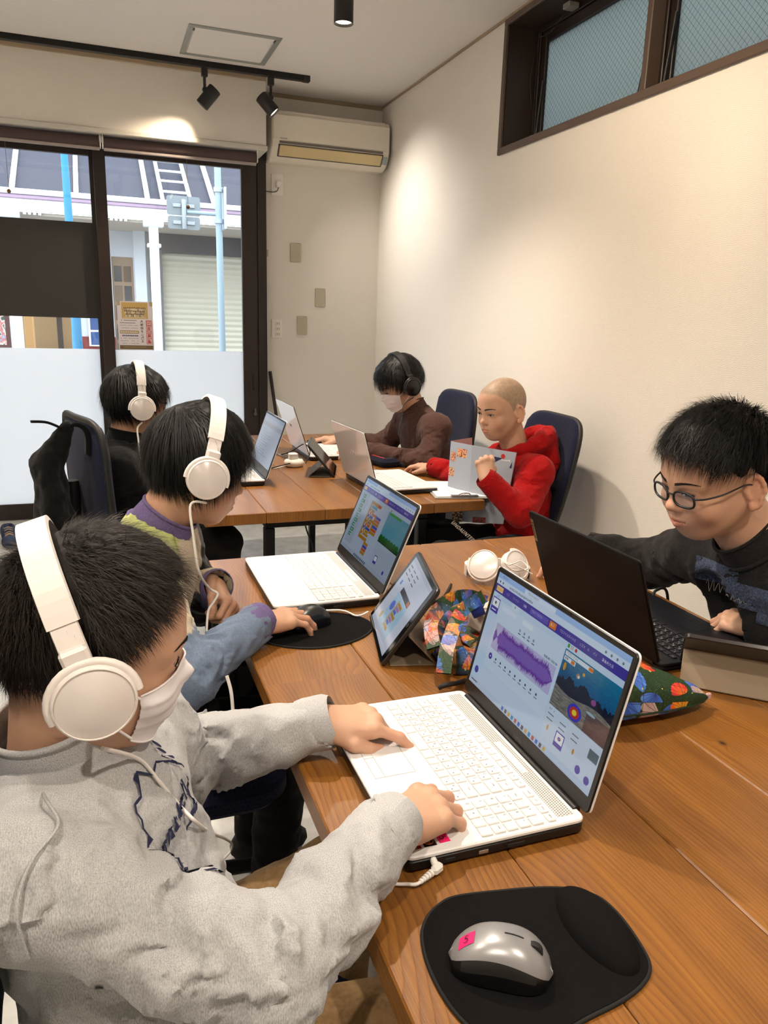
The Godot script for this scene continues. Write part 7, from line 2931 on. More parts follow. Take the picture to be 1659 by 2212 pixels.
# local axes: x along the hinge, z from the hinge to the user, y up. face +1: the user sits at -x of the room
func laptop(label: String, p: Vector3, face: float, lean: float, lid_h: float, style: String, im, detailed: bool, skew := 0.0) -> Node3D:
	var turn := (-PI / 2 if face > 0.0 else PI / 2) + skew
	var t := thing("laptop", label, "laptop", Transform3D(Basis(Vector3.UP, turn), p), "laptops")
	var w := 0.361 if style == "white" else 0.385
	var d := 0.246
	var white := style == "white"
	var deck_m: Material = M.lap_white if white else M.lap_navy
	var low_m: Material = M.lap_dark if white else M.lap_navy
	var h := 0.0225 if white else 0.016
	# base: dark tub, pale deck; a little thinner at the front
	var mb := MB.new()
	prism(mb, round_rect(w, d, 0.010, 4), h - 0.006, Transform3D(Basis(Vector3.RIGHT, -PI / 2), Vector3(0, 0.0015, d * 0.5)), 0.0035, true)
	part(t, "base", mb, low_m)
	mb = MB.new()
	prism(mb, round_rect(w + 0.001, d + 0.001, 0.011, 4), 0.0062, Transform3D(Basis(Vector3.RIGHT, -PI / 2), Vector3(0, h - 0.0055, d * 0.5)), 0.0016, true)
	var deck := part(t, "deck", mb, deck_m)
	var y := h + 0.0007
	# speaker grille strip and power keys beside the hinge
	if white:
		mb = MB.new()
		bx(mb, Vector3(-w * 0.5 + 0.012, y - 0.001, 0.010), Vector3(w * 0.5 - 0.012, y + 0.0002, 0.034))
		part(deck, "speaker_grille", mb, M.grille)
		mb = MB.new()
		box(mb, Vector3(0.028, y + 0.0004, 0.024), Vector3(0.083, 0.0018, 0.010), 0.0006)
		var bar := part(deck, "button_bar", mb, M.lap_white)
		for k in 4:
			mb = MB.new()
			box(mb, Vector3(-0.003 + k * 0.0205, y + 0.0013, 0.024), Vector3(0.0185, 0.0012, 0.007), 0.0005)
			part(bar, "button", mb, M.key_white)
	else:
		mb = MB.new()
		bx(mb, Vector3(-w * 0.5 + 0.02, y - 0.001, 0.012), Vector3(w * 0.5 - 0.02, y + 0.0002, 0.02))
		part(deck, "speaker_grille", mb, M.lap_dark)
	# keyboard
	var kb := Node3D.new()
	kb.name = "keyboard"
	t.add_child(kb)
	var km: Material = M.key_white if white else M.key_navy
	var u := 0.0175
	var x0 := -w * 0.5 + 0.014
	var z0 := 0.040
	var ink_mb := MB.new()
	for r in 6:
		var x := x0
		var z := z0 + 0.012 + (r - 1) * 0.0178 + 0.006 if r else z0
		var kd := 0.0105 if r == 0 else 0.0152
		for side in 2:
			var row: Array = KEYS[r] if side == 0 else PAD[r]
			var sc := 1.0
			if side == 0:
				var sum := 0.0
				for k in row:
					sum += k[1]
				sc = 15.2 / sum
			else:
				x = x0 + 15.2 * u + 0.006
			for k in row:
				var kw: float = k[1] * u * sc
				var o := MeshInstance3D.new()
				o.name = "key"
				o.mesh = key_mesh(kw - 0.0027, kd, km)
				kb.add_child(o, true)
				o.position = Vector3(x + kw * 0.5, y, z + kd * 0.5)
				if detailed and k[0] != "":
					var sz := 0.0042 if (k[0] as String).length() == 1 else 0.0021
					write(ink_mb, k[0], sz, Transform3D(Basis(Vector3.RIGHT, -PI / 2), Vector3(x + (kw * 0.34 if sz > 0.003 else kw * 0.5), y + 0.00295, z + kd * (0.33 if sz > 0.003 else 0.4))))
					if sz > 0.003 and r > 0 and side == 0:
						box(ink_mb, Vector3(x + kw * 0.70, y + 0.0029, z + kd * 0.68), Vector3(0.0016, 0.0001, 0.0016))
				x += kw
	if detailed:
		var lg := part(kb, "key_legends", ink_mb, M.key_ink if white else M.key_pale_ink)
		lg.set_meta("kind", "stuff")
	# touch pad: a thin inlaid outline and two buttons
	mb = MB.new()
	var px := -0.03
	var pz := 0.196
	for e in [[Vector3(-0.05, 0, -0.027), Vector3(0.05, 0, -0.027)], [Vector3(-0.05, 0, 0.032), Vector3(0.05, 0, 0.032)], [Vector3(-0.05, 0, -0.027), Vector3(-0.05, 0, 0.032)], [Vector3(0.05, 0, -0.027), Vector3(0.05, 0, 0.032)], [Vector3(-0.05, 0, 0.018), Vector3(0.05, 0, 0.018)], [Vector3(0, 0, 0.018), Vector3(0, 0, 0.032)]]:
		var a: Vector3 = e[0] + Vector3(px, y + 0.0001, pz)
		var b: Vector3 = e[1] + Vector3(px, y + 0.0001, pz)
		bx(mb, a - Vector3(0.0003, 0.0002, 0.0003), b + Vector3(0.0003, 0.0002, 0.0003))
	var tp := part(deck, "touchpad_outline", mb, mat(Color(0.62, 0.61, 0.60), 0.5) if white else M.lap_dark)
	# hinge barrel
	mb = MB.new()
	cyl(mb, Vector3(-w * 0.5 + 0.02, h - 0.002, 0.001), Vector3(w * 0.5 - 0.02, h - 0.002, 0.001), 0.0062, -1, 12)
	part(t, "hinge", mb, M.lap_dark)
	# ports on the side
	if detailed and white:
		for k in 3:
			mb = MB.new()
			box(mb, Vector3(w * 0.5, 0.0085, 0.10 + k * 0.045), Vector3(0.002, 0.005, 0.013 if k else 0.024), 0.0005)
			part(t, "port", mb, M.chrome if k == 1 else M.rubber)
	# lid
	var lb := Basis(Vector3.RIGHT, -deg_to_rad(lean))
	var lt := Transform3D(lb, Vector3(0, h - 0.001, -0.001))
	mb = MB.new()
	prism(mb, round_rect(w, lid_h, 0.009, 4), 0.0035, lt * Transform3D(Basis.IDENTITY, Vector3(0, lid_h * 0.5 + 0.004, -0.0062)), 0.0012, true)
	var lid := part(t, "lid", mb, M.lap_lid if white else M.lap_navy_lid)
	mb = MB.new()
	prism(mb, round_rect(w - 0.001, lid_h - 0.001, 0.0085, 4), 0.0034, lt * Transform3D(Basis.IDENTITY, Vector3(0, lid_h * 0.5 + 0.004, -0.0027)), 0.0012, true)
	var bez := part(lid, "bezel", mb, M.lap_dark)
	var sw := w - 0.018
	var sh := sw * 9.0 / 16.0
	sh = minf(sh, lid_h - 0.03)
	mb = MB.new()
	var sc2 := lt * Vector3(0, lid_h + 0.004 - 0.0085 - sh * 0.5, 0.0008)
	var ux := lt.basis.x
	var uy := lt.basis.y
	mb.quad(sc2 - ux * sw * 0.5 - uy * sh * 0.5, sc2 + ux * sw * 0.5 - uy * sh * 0.5, sc2 + ux * sw * 0.5 + uy * sh * 0.5, sc2 - ux * sw * 0.5 + uy * sh * 0.5, lt.basis.z)
	part(lid, "screen", mb, screen_material(im, 0.62 if lean < 20.0 else 0.48) if im != null else screen_material(screen_plain()))
	mb = MB.new()
	box(mb, lt * Vector3(0, lid_h - 0.0002, 0.0012), Vector3(0.07, 0.005, 0.0012), 0.0004, lb)
	part(lid, "camera_bar", mb, mat(Color(0.015, 0.015, 0.016), 0.2))
	if white:
		mb = MB.new()
		write(mb, "FUJITSU", 0.0045, lt * Transform3D(Basis.IDENTITY, Vector3(0, 0.011, 0.0011)))
		part(lid, "brand_lettering", mb, mat(Color(0.4, 0.4, 0.4), 0.4, 0.5))
		mb = MB.new()
		var bk := lt * Transform3D(Basis(Vector3.UP, PI), Vector3(0, lid_h * 0.55, -0.0064))
		var inf := []
		for k in 33:
			var a := TAU * k / 32
			inf.append(bk * Vector3(sin(a) * 0.017, sin(a) * cos(a) * 0.013, 0.0002))
		tube(mb, inf, 0.0011, -1, 6, false)
		part(lid, "lid_emblem", mb, M.chrome)
	else:
		mb = MB.new()
		bx(mb, Vector3(-w * 0.5, 0, 0), Vector3(-w * 0.5 + 0.001, 0.001, 0.001))
		mb = MB.new()
		var tg := lt * Transform3D(Basis(Vector3.UP, PI), Vector3(w * 0.5 - 0.009, lid_h - 0.042, -0.0066))
		box(mb, tg.origin, Vector3(0.011, 0.055, 0.0008), 0.0002, tg.basis)
		var tag := part(lid, "brand_plate", mb, mat(Color(0.52, 0.44, 0.30), 0.35, 0.6))
		mb = MB.new()
		write(mb, "Lenovo", 0.0085, tg * Transform3D(Basis(Vector3(0, 0, 1), -PI / 2), Vector3(0, 0, 0.0006)), true)
		part(tag, "brand_lettering", mb, M.ink)
	return t


func number_stickers(l: Node3D) -> void:
	# front corner of the deck: a pink number and two processor stickers
	var y := 0.0236
	var specs := [[Vector3(0.160, y, 0.191), Vector2(0.016, 0.014), M.pink, "pink_sticker"], [Vector3(0.160, y, 0.2105), Vector2(0.019, 0.016), mat(Color(0.05, 0.05, 0.05), 0.3), "processor_sticker"], [Vector3(0.160, y, 0.2295), Vector2(0.019, 0.014), mat(Color(0.55, 0.06, 0.07), 0.3), "graphics_sticker"]]
	var deck: Node = l.get_node("deck")
	for s in specs:
		var mb := MB.new()
		box(mb, s[0], Vector3(s[1].x, 0.0003, s[1].y), 0.0)
		var o := part(deck, s[3], mb, s[2])
		mb = MB.new()
		var tf := Transform3D(Basis(Vector3.RIGHT, -PI / 2), s[0] + Vector3(0, 0.0003, 0))
		if s[3] == "pink_sticker":
			write(mb, "5", 0.009, tf, false)
			part(o, "numeral", mb, M.ink)
		elif s[3] == "processor_sticker":
			write(mb, "RYZEN", 0.0035, tf, true)
			var ring := []
			for k in 17:
				ring.append(s[0] + Vector3(cos(TAU * k / 16) * 0.0062, 0.0003, -0.0 + sin(TAU * k / 16) * 0.0062))
			tube(mb, ring, 0.0006, -1, 4, false)
			part(o, "lettering", mb, mat(Color(0.85, 0.45, 0.2), 0.5))
		else:
			write(mb, "RADEON", 0.003, tf, true)
			part(o, "lettering", mb, mat(Color(0.9, 0.9, 0.9), 0.5))


# ---- what the screens show
func screen_plain() -> Image:
	if M.has("plain_screen"):
		return M.plain_screen
	var im := Image.create(128, 72, false, Image.FORMAT_RGB8)
	im.fill(Color(0.75, 0.80, 0.88))
	rect(im, 0, 0, 128, 8, Color(0.5, 0.55, 0.75))
	rect(im, 80, 12, 44, 34, Color(0.45, 0.62, 0.72))
	M.plain_screen = im
	return im


func browser(im: Image) -> void:
	im.fill(Color(0.76, 0.85, 0.95))
	rect(im, 0, 0, 1024, 26, Color(0.62, 0.76, 0.95))
	rect(im, 250, 4, 260, 24, Color(0.84, 0.90, 0.98))
	rect(im, 0, 26, 1024, 30, Color(0.80, 0.88, 0.97))
	var dk := Color(0.2, 0.23, 0.3)
	kana(im, "プロイル", 40, 8, 11, dk)
	kana(im, "プロフイルスミニ", 276, 10, 11, dk)
	disc(im, Vector2(30, 41), 5, dk)
	disc(im, Vector2(58, 41), 5, dk)
	ink(im, "scratch.mit.edu/projects/editor", 120, 42, 11, Color(0.3, 0.32, 0.38))
	for k in 4:
		disc(im, Vector2(880 + k * 36, 41), 6, dk.lerp(Color(0.8, 0.88, 0.97), 0.4))
	rect(im, 0, 56, 1024, 42, Color(0.25, 0.22, 0.62))
	rect(im, 14, 64, 62, 26, Color(0.93, 0.80, 0.55))
	ink(im, "Scratch", 20, 77, 11, Color(0.95, 0.6, 0.15), true)
	var wh := Color(0.92, 0.92, 0.98)
	kana(im, "ニス", 110, 70, 13, wh)
	kana(im, "ファイル", 170, 70, 13, wh)
	kana(im, "編集", 270, 70, 13, wh, 1.5)
	rect(im, 330, 64, 150, 28, Color(0.36, 0.33, 0.72))
	kana(im, "プロイフルスミ", 340, 70, 12, wh)
	rect(im, 492, 62, 52, 30, Color(0.86, 0.46, 0.12))
	kana(im, "集ス", 502, 69, 14, wh, 1.5)
	kana(im, "プロフイルスイルミ", 572, 70, 12, wh)
	kana(im, "ニスミアル", 720, 70, 12, wh)
	kana(im, "バイ", 812, 70, 13, wh)
	kana(im, "募集利大田", 872, 70, 13, wh)


func screen_sound() -> Image:
	var im := Image.create(1024, 576, false, Image.FORMAT_RGB8)
	browser(im)
	var dk := Color(0.25, 0.28, 0.35)
	var rg := RandomNumberGenerator.new()
	rg.seed = 3
	kana(im, "ニス", 36, 106, 11, dk)
	rect(im, 90, 98, 90, 24, Color(0.72, 0.82, 0.93))
	rect(im, 184, 98, 64, 26, Color(0.80, 0.88, 0.96))
	kana(im, "音", 206, 104, 13, dk)
	# sound list, waveform panel
	rect(im, 8, 122, 70, 74, Color(0.30, 0.26, 0.66))
	rect(im, 13, 127, 60, 40, Color(0.93, 0.95, 0.98))
	disc(im, Vector2(42, 146), 8, dk)
	rect(im, 20, 180, 40, 5, Color(0.95, 0.95, 1))
	rect(im, 86, 124, 550, 330, Color(0.79, 0.87, 0.95))
	rect(im, 110, 136, 130, 24, Color(0.84, 0.90, 0.97))
	rect(im, 300, 136, 90, 22, Color(0.86, 0.92, 0.98))
	for k in 4:
		disc(im, Vector2(300 + k * 40, 190), 7, Color(0.55, 0.6, 0.68))
		rect(im, 290 + k * 40, 204, 22, 4, dk)
	rect(im, 104, 226, 520, 128, Color(0.72, 0.72, 0.88))
	var nf := FastNoiseLite.new()
	nf.seed = 8
	nf.frequency = 0.02
	for x in 520:
		var env := 1.0
		if x < 60:
			env = 0.35 + 0.3 * sin(x * 0.15)
			env = absf(env)
		elif x > 470:
			env = maxf(0.03, 1.0 - (x - 470) / 50.0)
		var a := 62.0 * env * (0.62 + 0.38 * rg.randf()) * (0.9 + 0.25 * nf.get_noise_1d(x))
		rect(im, 104 + x, 290 - a, 1, a * 2, Color(0.40, 0.20, 0.62))
		rect(im, 104 + x, 290 - a * 0.6, 1, a * 1.2, Color(0.48, 0.36, 0.72))
	ink(im, "0:00.00 / 0:02.04", 520, 214, 10, dk)
	disc(im, Vector2(126, 392), 16, Color(0.28, 0.25, 0.64))
	disc(im, Vector2(126, 392), 4, Color(0.95, 0.95, 1))
	for k in 9:
		disc(im, Vector2(178 + k * 46, 388), 6, dk)
		rect(im, 166 + k * 46, 402, 24, 4, dk.lerp(Color(0.8, 0.87, 0.95), 0.3))
	disc(im, Vector2(42, 500), 18, Color(0.28, 0.25, 0.64))
	# stage: an underwater picture
	var cols := [Color(0.05, 0.35, 0.52), Color(0.04, 0.16, 0.32)]
	rect(im, 646, 98, 378, 26, Color(0.76, 0.85, 0.95))
	rect(im, 652, 102, 14, 16, Color(0.2, 0.6, 0.25))
	rect(im, 676, 102, 4, 16, Color(0.75, 0.55, 0.25))
	rect(im, 686, 102, 4, 16, Color(0.75, 0.55, 0.25))
	disc(im, Vector2(712, 110), 8, Color(0.75, 0.15, 0.15))
	for y in 250:
		var t := y / 250.0
		for x in 90:
			var n := nf.get_noise_2d(x * 4.0, y * 6.0)
			var c: Color = Color(0.08, 0.46, 0.62).lerp(Color(0.05, 0.26, 0.48), clampf(t * 1.3 + n * 0.35, 0, 1))
			if t > 0.42 + nf.get_noise_1d(x * 3.0 + 70.0) * 0.16:
				c = Color(0.06, 0.09, 0.18).lerp(Color(0.12, 0.12, 0.2), n)
			if t > 0.62 + 0.05 * sin(x * 0.07):
				c = Color(0.36, 0.36, 0.36).lerp(Color(0.55, 0.54, 0.50), clampf(0.5 + n, 0, 1))
			if t > 0.66 and x > 55:
				c = c.lerp(Color(0.33, 0.22, 0.24), 0.7)
			rect(im, 646 + x * 4.2, 126 + y, 5, 1, c)
	for k in 9:
		line(im, Vector2(670 + k * 5, 240), Vector2(655 + k * 12, 180 + (k % 3) * 14), 1.5, Color(0.03, 0.08, 0.14))
		line(im, Vector2(960 + k * 3, 270), Vector2(930 + k * 11, 220 + (k % 3) * 12), 1.5, Color(0.04, 0.1, 0.18))
	rect(im, 652, 132, 190, 18, Color(0.85, 0.9, 0.95))
	kana(im, "プロスニイルミ", 658, 135, 11, dk, 1.5)
	rect(im, 816, 134, 30, 14, Color(0.85, 0.45, 0.15))
	rect(im, 652, 154, 80, 18, Color(0.85, 0.9, 0.95))
	kana(im, "音集", 658, 157, 11, dk, 1.5)
	rect(im, 702, 156, 24, 14, Color(0.85, 0.45, 0.15))
	disc(im, Vector2(672, 196), 9, Color(0.80, 0.58, 0.15), 18)
	disc(im, Vector2(800, 176), 9, Color(0.85, 0.62, 0.18), 7)
	disc(im, Vector2(770, 196), 13, Color(0.62, 0.52, 0.45), 11)
	disc(im, Vector2(774, 198), 7, Color(0.88, 0.87, 0.84), 6)
	disc(im, Vector2(900, 248), 16, Color(0.55, 0.28, 0.55), 12)
	disc(im, Vector2(905, 296), 30, Color(0.6, 0.72, 0.78), 6)
	for k in 3:
		disc(im, Vector2(812, 336), [46, 32, 16][k], [Color(0.18, 0.2, 0.75), Color(0.72, 0.15, 0.12), Color(0.9, 0.8, 0.2)][k], [34, 23, 12][k])
	# sprite list
	rect(im, 646, 378, 378, 170, Color(0.79, 0.86, 0.94))
	kana(im, "スプライ", 656, 388, 10, dk)
	for k in 6:
		rect(im, 656 + (k % 3) * 90, 410 + (k / 3) * 22, 44, 5, dk.lerp(Color(0.8, 0.87, 0.95), 0.4))
	rect(im, 742, 450, 62, 64, Color(0.32, 0.26, 0.66))
	rect(im, 747, 455, 52, 40, Color(0.93, 0.95, 0.98))
	disc(im, Vector2(773, 475), 11, Color(0.2, 0.2, 0.7), 8)
	disc(im, Vector2(773, 475), 6, Color(0.8, 0.5, 0.2), 4)
	disc(im, Vector2(682, 470), 7, Color(0.8, 0.6, 0.3), 12)
	disc(im, Vector2(872, 474), 7, Color(0.75, 0.55, 0.25), 12)
	rect(im, 956, 410, 60, 40, Color(0.35, 0.45, 0.48))
	disc(im, Vector2(926, 520), 17, Color(0.30, 0.26, 0.66))
	disc(im, Vector2(990, 530), 17, Color(0.30, 0.26, 0.66))
	# task bar
	rect(im, 0, 546, 1024, 30, Color(0.74, 0.82, 0.92))
	for k in 13:
		rect(im, 330 + k * 30, 552, 18, 18, [Color(0.2, 0.4, 0.8), Color(0.3, 0.3, 0.35), Color(0.85, 0.65, 0.2), Color(0.2, 0.55, 0.75), Color(0.75, 0.3, 0.25)][k % 5])
	rect(im, 18, 554, 60, 5, dk)
	return im


func screen_blocks() -> Image:
	var im := Image.create(1024, 576, false, Image.FORMAT_RGB8)
	browser(im)
	rect(im, 0, 98, 1024, 478, Color(0.66, 0.72, 0.80))
	rect(im, 40, 104, 150, 420, Color(0.62, 0.68, 0.76))
	for k in 9:
		rect(im, 66, 122 + k * 40, 70 if k % 2 else 52, 28, Color(0.13, 0.50, 0.36))
		disc(im, Vector2(88, 136 + k * 40), 7, Color(0.75, 0.85, 0.8))
		if k > 3:
			disc(im, Vector2(112, 136 + k * 40), 7, Color(0.75, 0.85, 0.8))
	var gold := Color(0.66, 0.46, 0.10)
	rect(im, 270, 130, 26, 300, gold)
	rect(im, 270, 130, 190, 26, gold)
	rect(im, 270, 404, 180, 26, gold)
	rect(im, 300, 160, 120, 22, Color(0.32, 0.55, 0.68))
	rect(im, 420, 132, 60, 22, Color(0.70, 0.32, 0.10))
	for k in 9:
		var c: Color = [gold, Color(0.72, 0.33, 0.10), Color(0.22, 0.25, 0.65), gold][k % 4]
		rect(im, 296 + (k % 2) * 18, 190 + k * 23, 90 + (k * 37) % 60, 20, c)
		disc(im, Vector2(330 + (k % 2) * 18, 200 + k * 23), 7, Color(0.85, 0.8, 0.7))
		disc(im, Vector2(356 + (k % 2) * 18, 200 + k * 23), 6, Color(0.2, 0.5, 0.3))
	rect(im, 430, 210, 22, 150, gold)
	for k in 6:
		rect(im, 452, 214 + k * 24, 100, 21, [Color(0.25, 0.26, 0.66), Color(0.70, 0.32, 0.10), gold][k % 3])
	for k in 4:
		rect(im, 420, 430 + k * 24, 90, 21, [gold, Color(0.25, 0.26, 0.66), Color(0.70, 0.32, 0.10)][k % 3])
	rect(im, 640, 102, 384, 22, Color(0.66, 0.72, 0.80))
	rect(im, 640, 126, 384, 230, Color(0.33, 0.58, 0.66))
	rect(im, 660, 130, 220, 16, Color(0.25, 0.58, 0.25))
	disc(im, Vector2(668, 116), 7, Color(0.7, 0.2, 0.2))
	for k in 7:
		disc(im, Vector2(670 + k * 52, 330), 34, Color(0.08, 0.36, 0.12), 30)
	rect(im, 640, 330, 384, 30, Color(0.06, 0.30, 0.10))
	rect(im, 640, 352, 384, 6, Color(0.1, 0.1, 0.1))
	rect(im, 640, 364, 384, 180, Color(0.64, 0.70, 0.78))
	rect(im, 700, 452, 56, 60, Color(0.24, 0.24, 0.62))
	rect(im, 706, 458, 44, 34, Color(0.85, 0.87, 0.9))
	disc(im, Vector2(926, 520), 15, Color(0.24, 0.24, 0.62))
	rect(im, 0, 546, 1024, 30, Color(0.62, 0.68, 0.76))
	for k in 9:
		rect(im, 330 + k * 30, 552, 16, 18, Color(0.2, 0.25, 0.35))
	return im


func screen_document() -> Image:
	var im := Image.create(512, 288, false, Image.FORMAT_RGB8)
	im.fill(Color(0.80, 0.84, 0.91))
	rect(im, 0, 0, 512, 18, Color(0.70, 0.77, 0.88))
	rect(im, 0, 44, 512, 26, Color(0.74, 0.75, 0.80))
	for k in 11:
		rect(im, 40 + (k % 3) * 20, 88 + k * 15, 120 + (k * 53) % 180, 4, Color(0.66, 0.69, 0.77))
	return im


func screen_tablet() -> Image:
	var im := Image.create(640, 420, false, Image.FORMAT_RGB8)
	im.fill(Color(0.80, 0.83, 0.90))
	rect(im, 0, 0, 640, 24, Color(0.74, 0.77, 0.84))
	var dk := Color(0.3, 0.32, 0.4)
	for k in 9:
		rect(im, 30 + (k % 3) * 110, 46 + (k / 3) * 26, 70, 6, dk)
	rect(im, 60, 140, 36, 26, Color(0.2, 0.5, 0.8))
	rect(im, 180, 150, 300, 34, Color(0.18, 0.16, 0.24))
	rect(im, 420, 154, 56, 26, Color(0.75, 0.42, 0.15))
	rect(im, 160, 190, 340, 190, Color(0.66, 0.80, 0.90))
	disc(im, Vector2(220, 260), 44, Color(0.40, 0.48, 0.85), 28)
	for k in 7:
		rect(im, 300, 210 + k * 22, 110 - (k % 3) * 20, 18, [Color(0.72, 0.55, 0.2), Color(0.7, 0.5, 0.7), Color(0.35, 0.45, 0.8)][k % 3])
	rect(im, 280, 205, 16, 160, Color(0.75, 0.58, 0.2))
	disc(im, Vector2(140, 350), 26, Color(0.75, 0.62, 0.4), 20)
	return im


# ---------------------------------------------------------------- mouse pads and mice
func mouse_pad(label: String, outline: PackedVector2Array, rest: bool) -> void:
	var t := thing("mouse_pad", label, "mouse pad", Transform3D(Basis.IDENTITY, Vector3(0, TT, 0)), "black mouse pads")
	var m := rough_up(mat(Color(0.075, 0.07, 0.07), 0.95, 0, 0.2), noise_tex(0.4, 256), 0.03, Vector3.ONE * 20.0)
	var mb := MB.new()
	prism(mb, outline, 0.0045, Transform3D(Basis(Vector3.RIGHT, -PI / 2), Vector3.ZERO), 0.0018, true)
	part(t, "pad", mb, m)
	var c := Vector2.ZERO
	for p in outline:
		c += p
	c /= outline.size()
	mb = MB.new()
	var edge := []
	for p in outline:
		edge.append(Vector3(p.x, 0.0022, -p.y))
	edge.append(edge[0])
	tube(mb, edge, 0.0022, -1, 6, false)
	part(t, "edge_binding", mb, mat(Color(0.05, 0.05, 0.05), 0.85))
	if rest:
		# raised gel rest along one side of the pad
		var f := Field.new(Vector3(0.36, -0.02, -0.66), Vector3(0.54, 0.05, -0.46), 0.003)
		var a := on(1205, 1950, 1, TT) - Vector3(0, TT, 0)
		var b := on(1315, 2095, 1, TT) - Vector3(0, TT, 0)
		var d := (b - a).normalized()
		var n := Vector3(-d.z, 0, d.x)
		if n.x < 0:
			n = -n
		var ctr := (a + b) * 0.5 + n * 0.016
		var bas := Basis(d, Vector3.UP, d.cross(Vector3.UP))
		f.ell(ctr - d * 0.018, Vector3(0.045, 0.021, 0.027), 0.02, false, bas)
		f.ell(ctr + d * 0.020, Vector3(0.046, 0.022, 0.027), 0.03, false, bas)
		var am := ArrayMesh.new()
		field_surface(am, f.mesh(), m)
		mesh_part(t, "wrist_rest", am)


func mouse(label: String, p: Vector3, nose: Vector3, silver: bool) -> void:
	var z := nose.normalized()
	var t := thing("mouse", label, "computer mouse", Transform3D(Basis(Vector3.UP.cross(z).normalized(), Vector3.UP, z), p), "computer mice")
	# a domed body: rows along z, widths and heights vary
	var nu := 25
	var nv := 23
	var prof := func(v: float) -> Array:
		# half width, height at this place along the length
		var e := sqrt(maxf(0.0, 1.0 - pow(absf(v * 2.0 - 1.0), 3.2)))
		var w := 0.0315 * e * (1.0 - 0.10 * sin(PI * v) + 0.05 * v)
		var hh := 0.040 * pow(sin(PI * clampf(0.06 + v * 0.80, 0, 1)), 0.55) * e
		return [w, maxf(hh, 0.004)]
	var body := MB.new()
	var top := MB.new()
	var pts := []
	var tops := []
	for j in nv:
		var v := float(j) / (nv - 1)
		var q: Array = prof.call(v)
		for i in nu:
			var a := PI * i / (nu - 1)
			var x := -cos(a)
			var yy := pow(sin(a), 0.62)
			pts.append(Vector3(signf(x) * pow(absf(x), 0.8) * q[0], 0.002 + q[1] * yy, (v - 0.5) * 0.104))
	grid(body, pts, nu, nv, false, true)
	part(t, "body", body, mat(Color(0.06, 0.062, 0.07), 0.28))
	# top shell
	var n2 := 13
	for j in nv:
		var v := float(j) / (nv - 1)
		var q: Array = prof.call(v)
		var spread := lerpf(0.28, 0.36, v)
		for i in n2:
			var a := PI * (0.5 + (float(i) / (n2 - 1) - 0.5) * 2.0 * spread)
			var x := -cos(a)
			var yy := pow(sin(a), 0.62)
			tops.append(Vector3(signf(x) * pow(absf(x), 0.8) * q[0], 0.0029 + q[1] * yy, (v - 0.5) * 0.1045))
	grid(top, tops, n2, nv, false, true)
	part(t, "top_shell", top, mat(Color(0.60, 0.60, 0.61), 0.34, 0.45) if silver else mat(Color(0.10, 0.10, 0.105), 0.35))
	var mb := MB.new()
	var qy: Array = prof.call(0.80)
	cyl(mb, Vector3(-0.0035, qy[1] - 0.004, 0.031), Vector3(0.0035, qy[1] - 0.004, 0.031), 0.0095, -1, 18, 0.001)
	part(t, "scroll_wheel", mb, M.rubber)
	mb = MB.new()
	var ln := []
	for k in 8:
		var v := lerpf(0.52, 0.70, k / 7.0)
		var q: Array = prof.call(v)
		ln.append(Vector3(0, q[1] + 0.0031, (v - 0.5) * 0.1045))
	tube(mb, ln, 0.0007, -1, 5)
	part(t, "button_seam", mb, M.rubber)
	if silver:
		for s in [-1.0, 1.0]:
			mb = MB.new()
			var gp := []
			for j in 7:
				for i in 13:
					var v := lerpf(0.14, 0.84, i / 12.0)
					var q: Array = prof.call(v)
					var a := lerpf(0.07, 0.25 - 0.06 * absf(i / 12.0 - 0.4), j / 6.0) * PI
					var x := -cos(a)
					gp.append(Vector3(s * -pow(absf(x), 0.8) * q[0] * -1.0 * 1.012, 0.002 + q[1] * pow(sin(a), 0.62), (v - 0.5) * 0.104))
			grid(mb, gp, 13, 7, false, s > 0)
			part(t, "side_grip", mb, mat(Color(0.085, 0.085, 0.082), 0.7))
		mb = MB.new()
		var sp := []
		for j in 4:
			for i in 4:
				var v := lerpf(0.10, 0.24, j / 3.0)
				var q: Array = prof.call(v)
				var x := lerpf(-0.010, 0.005, i / 3.0)
				var ax := pow(absf(x) / q[0], 1.25)
				sp.append(Vector3(x, 0.0036 + q[1] * pow(sqrt(maxf(0.0, 1.0 - ax * ax)), 0.62), (v - 0.5) * 0.1045))
		grid(mb, sp, 4, 4, false, true)
		var st := part(t, "pink_sticker", mb, M.pink)
		mb = MB.new()
		var up: Vector3 = (sp[6] - sp[5]).cross(sp[9] - sp[5]).normalized()
		if up.y < 0: up = -up
		write(mb, "5", 0.009, frame_z((sp[5] + sp[10]) * 0.5 + up * 0.0008, up, Vector3(1, 0, 0.2)), false)
		part(st, "numeral", mb, M.ink)


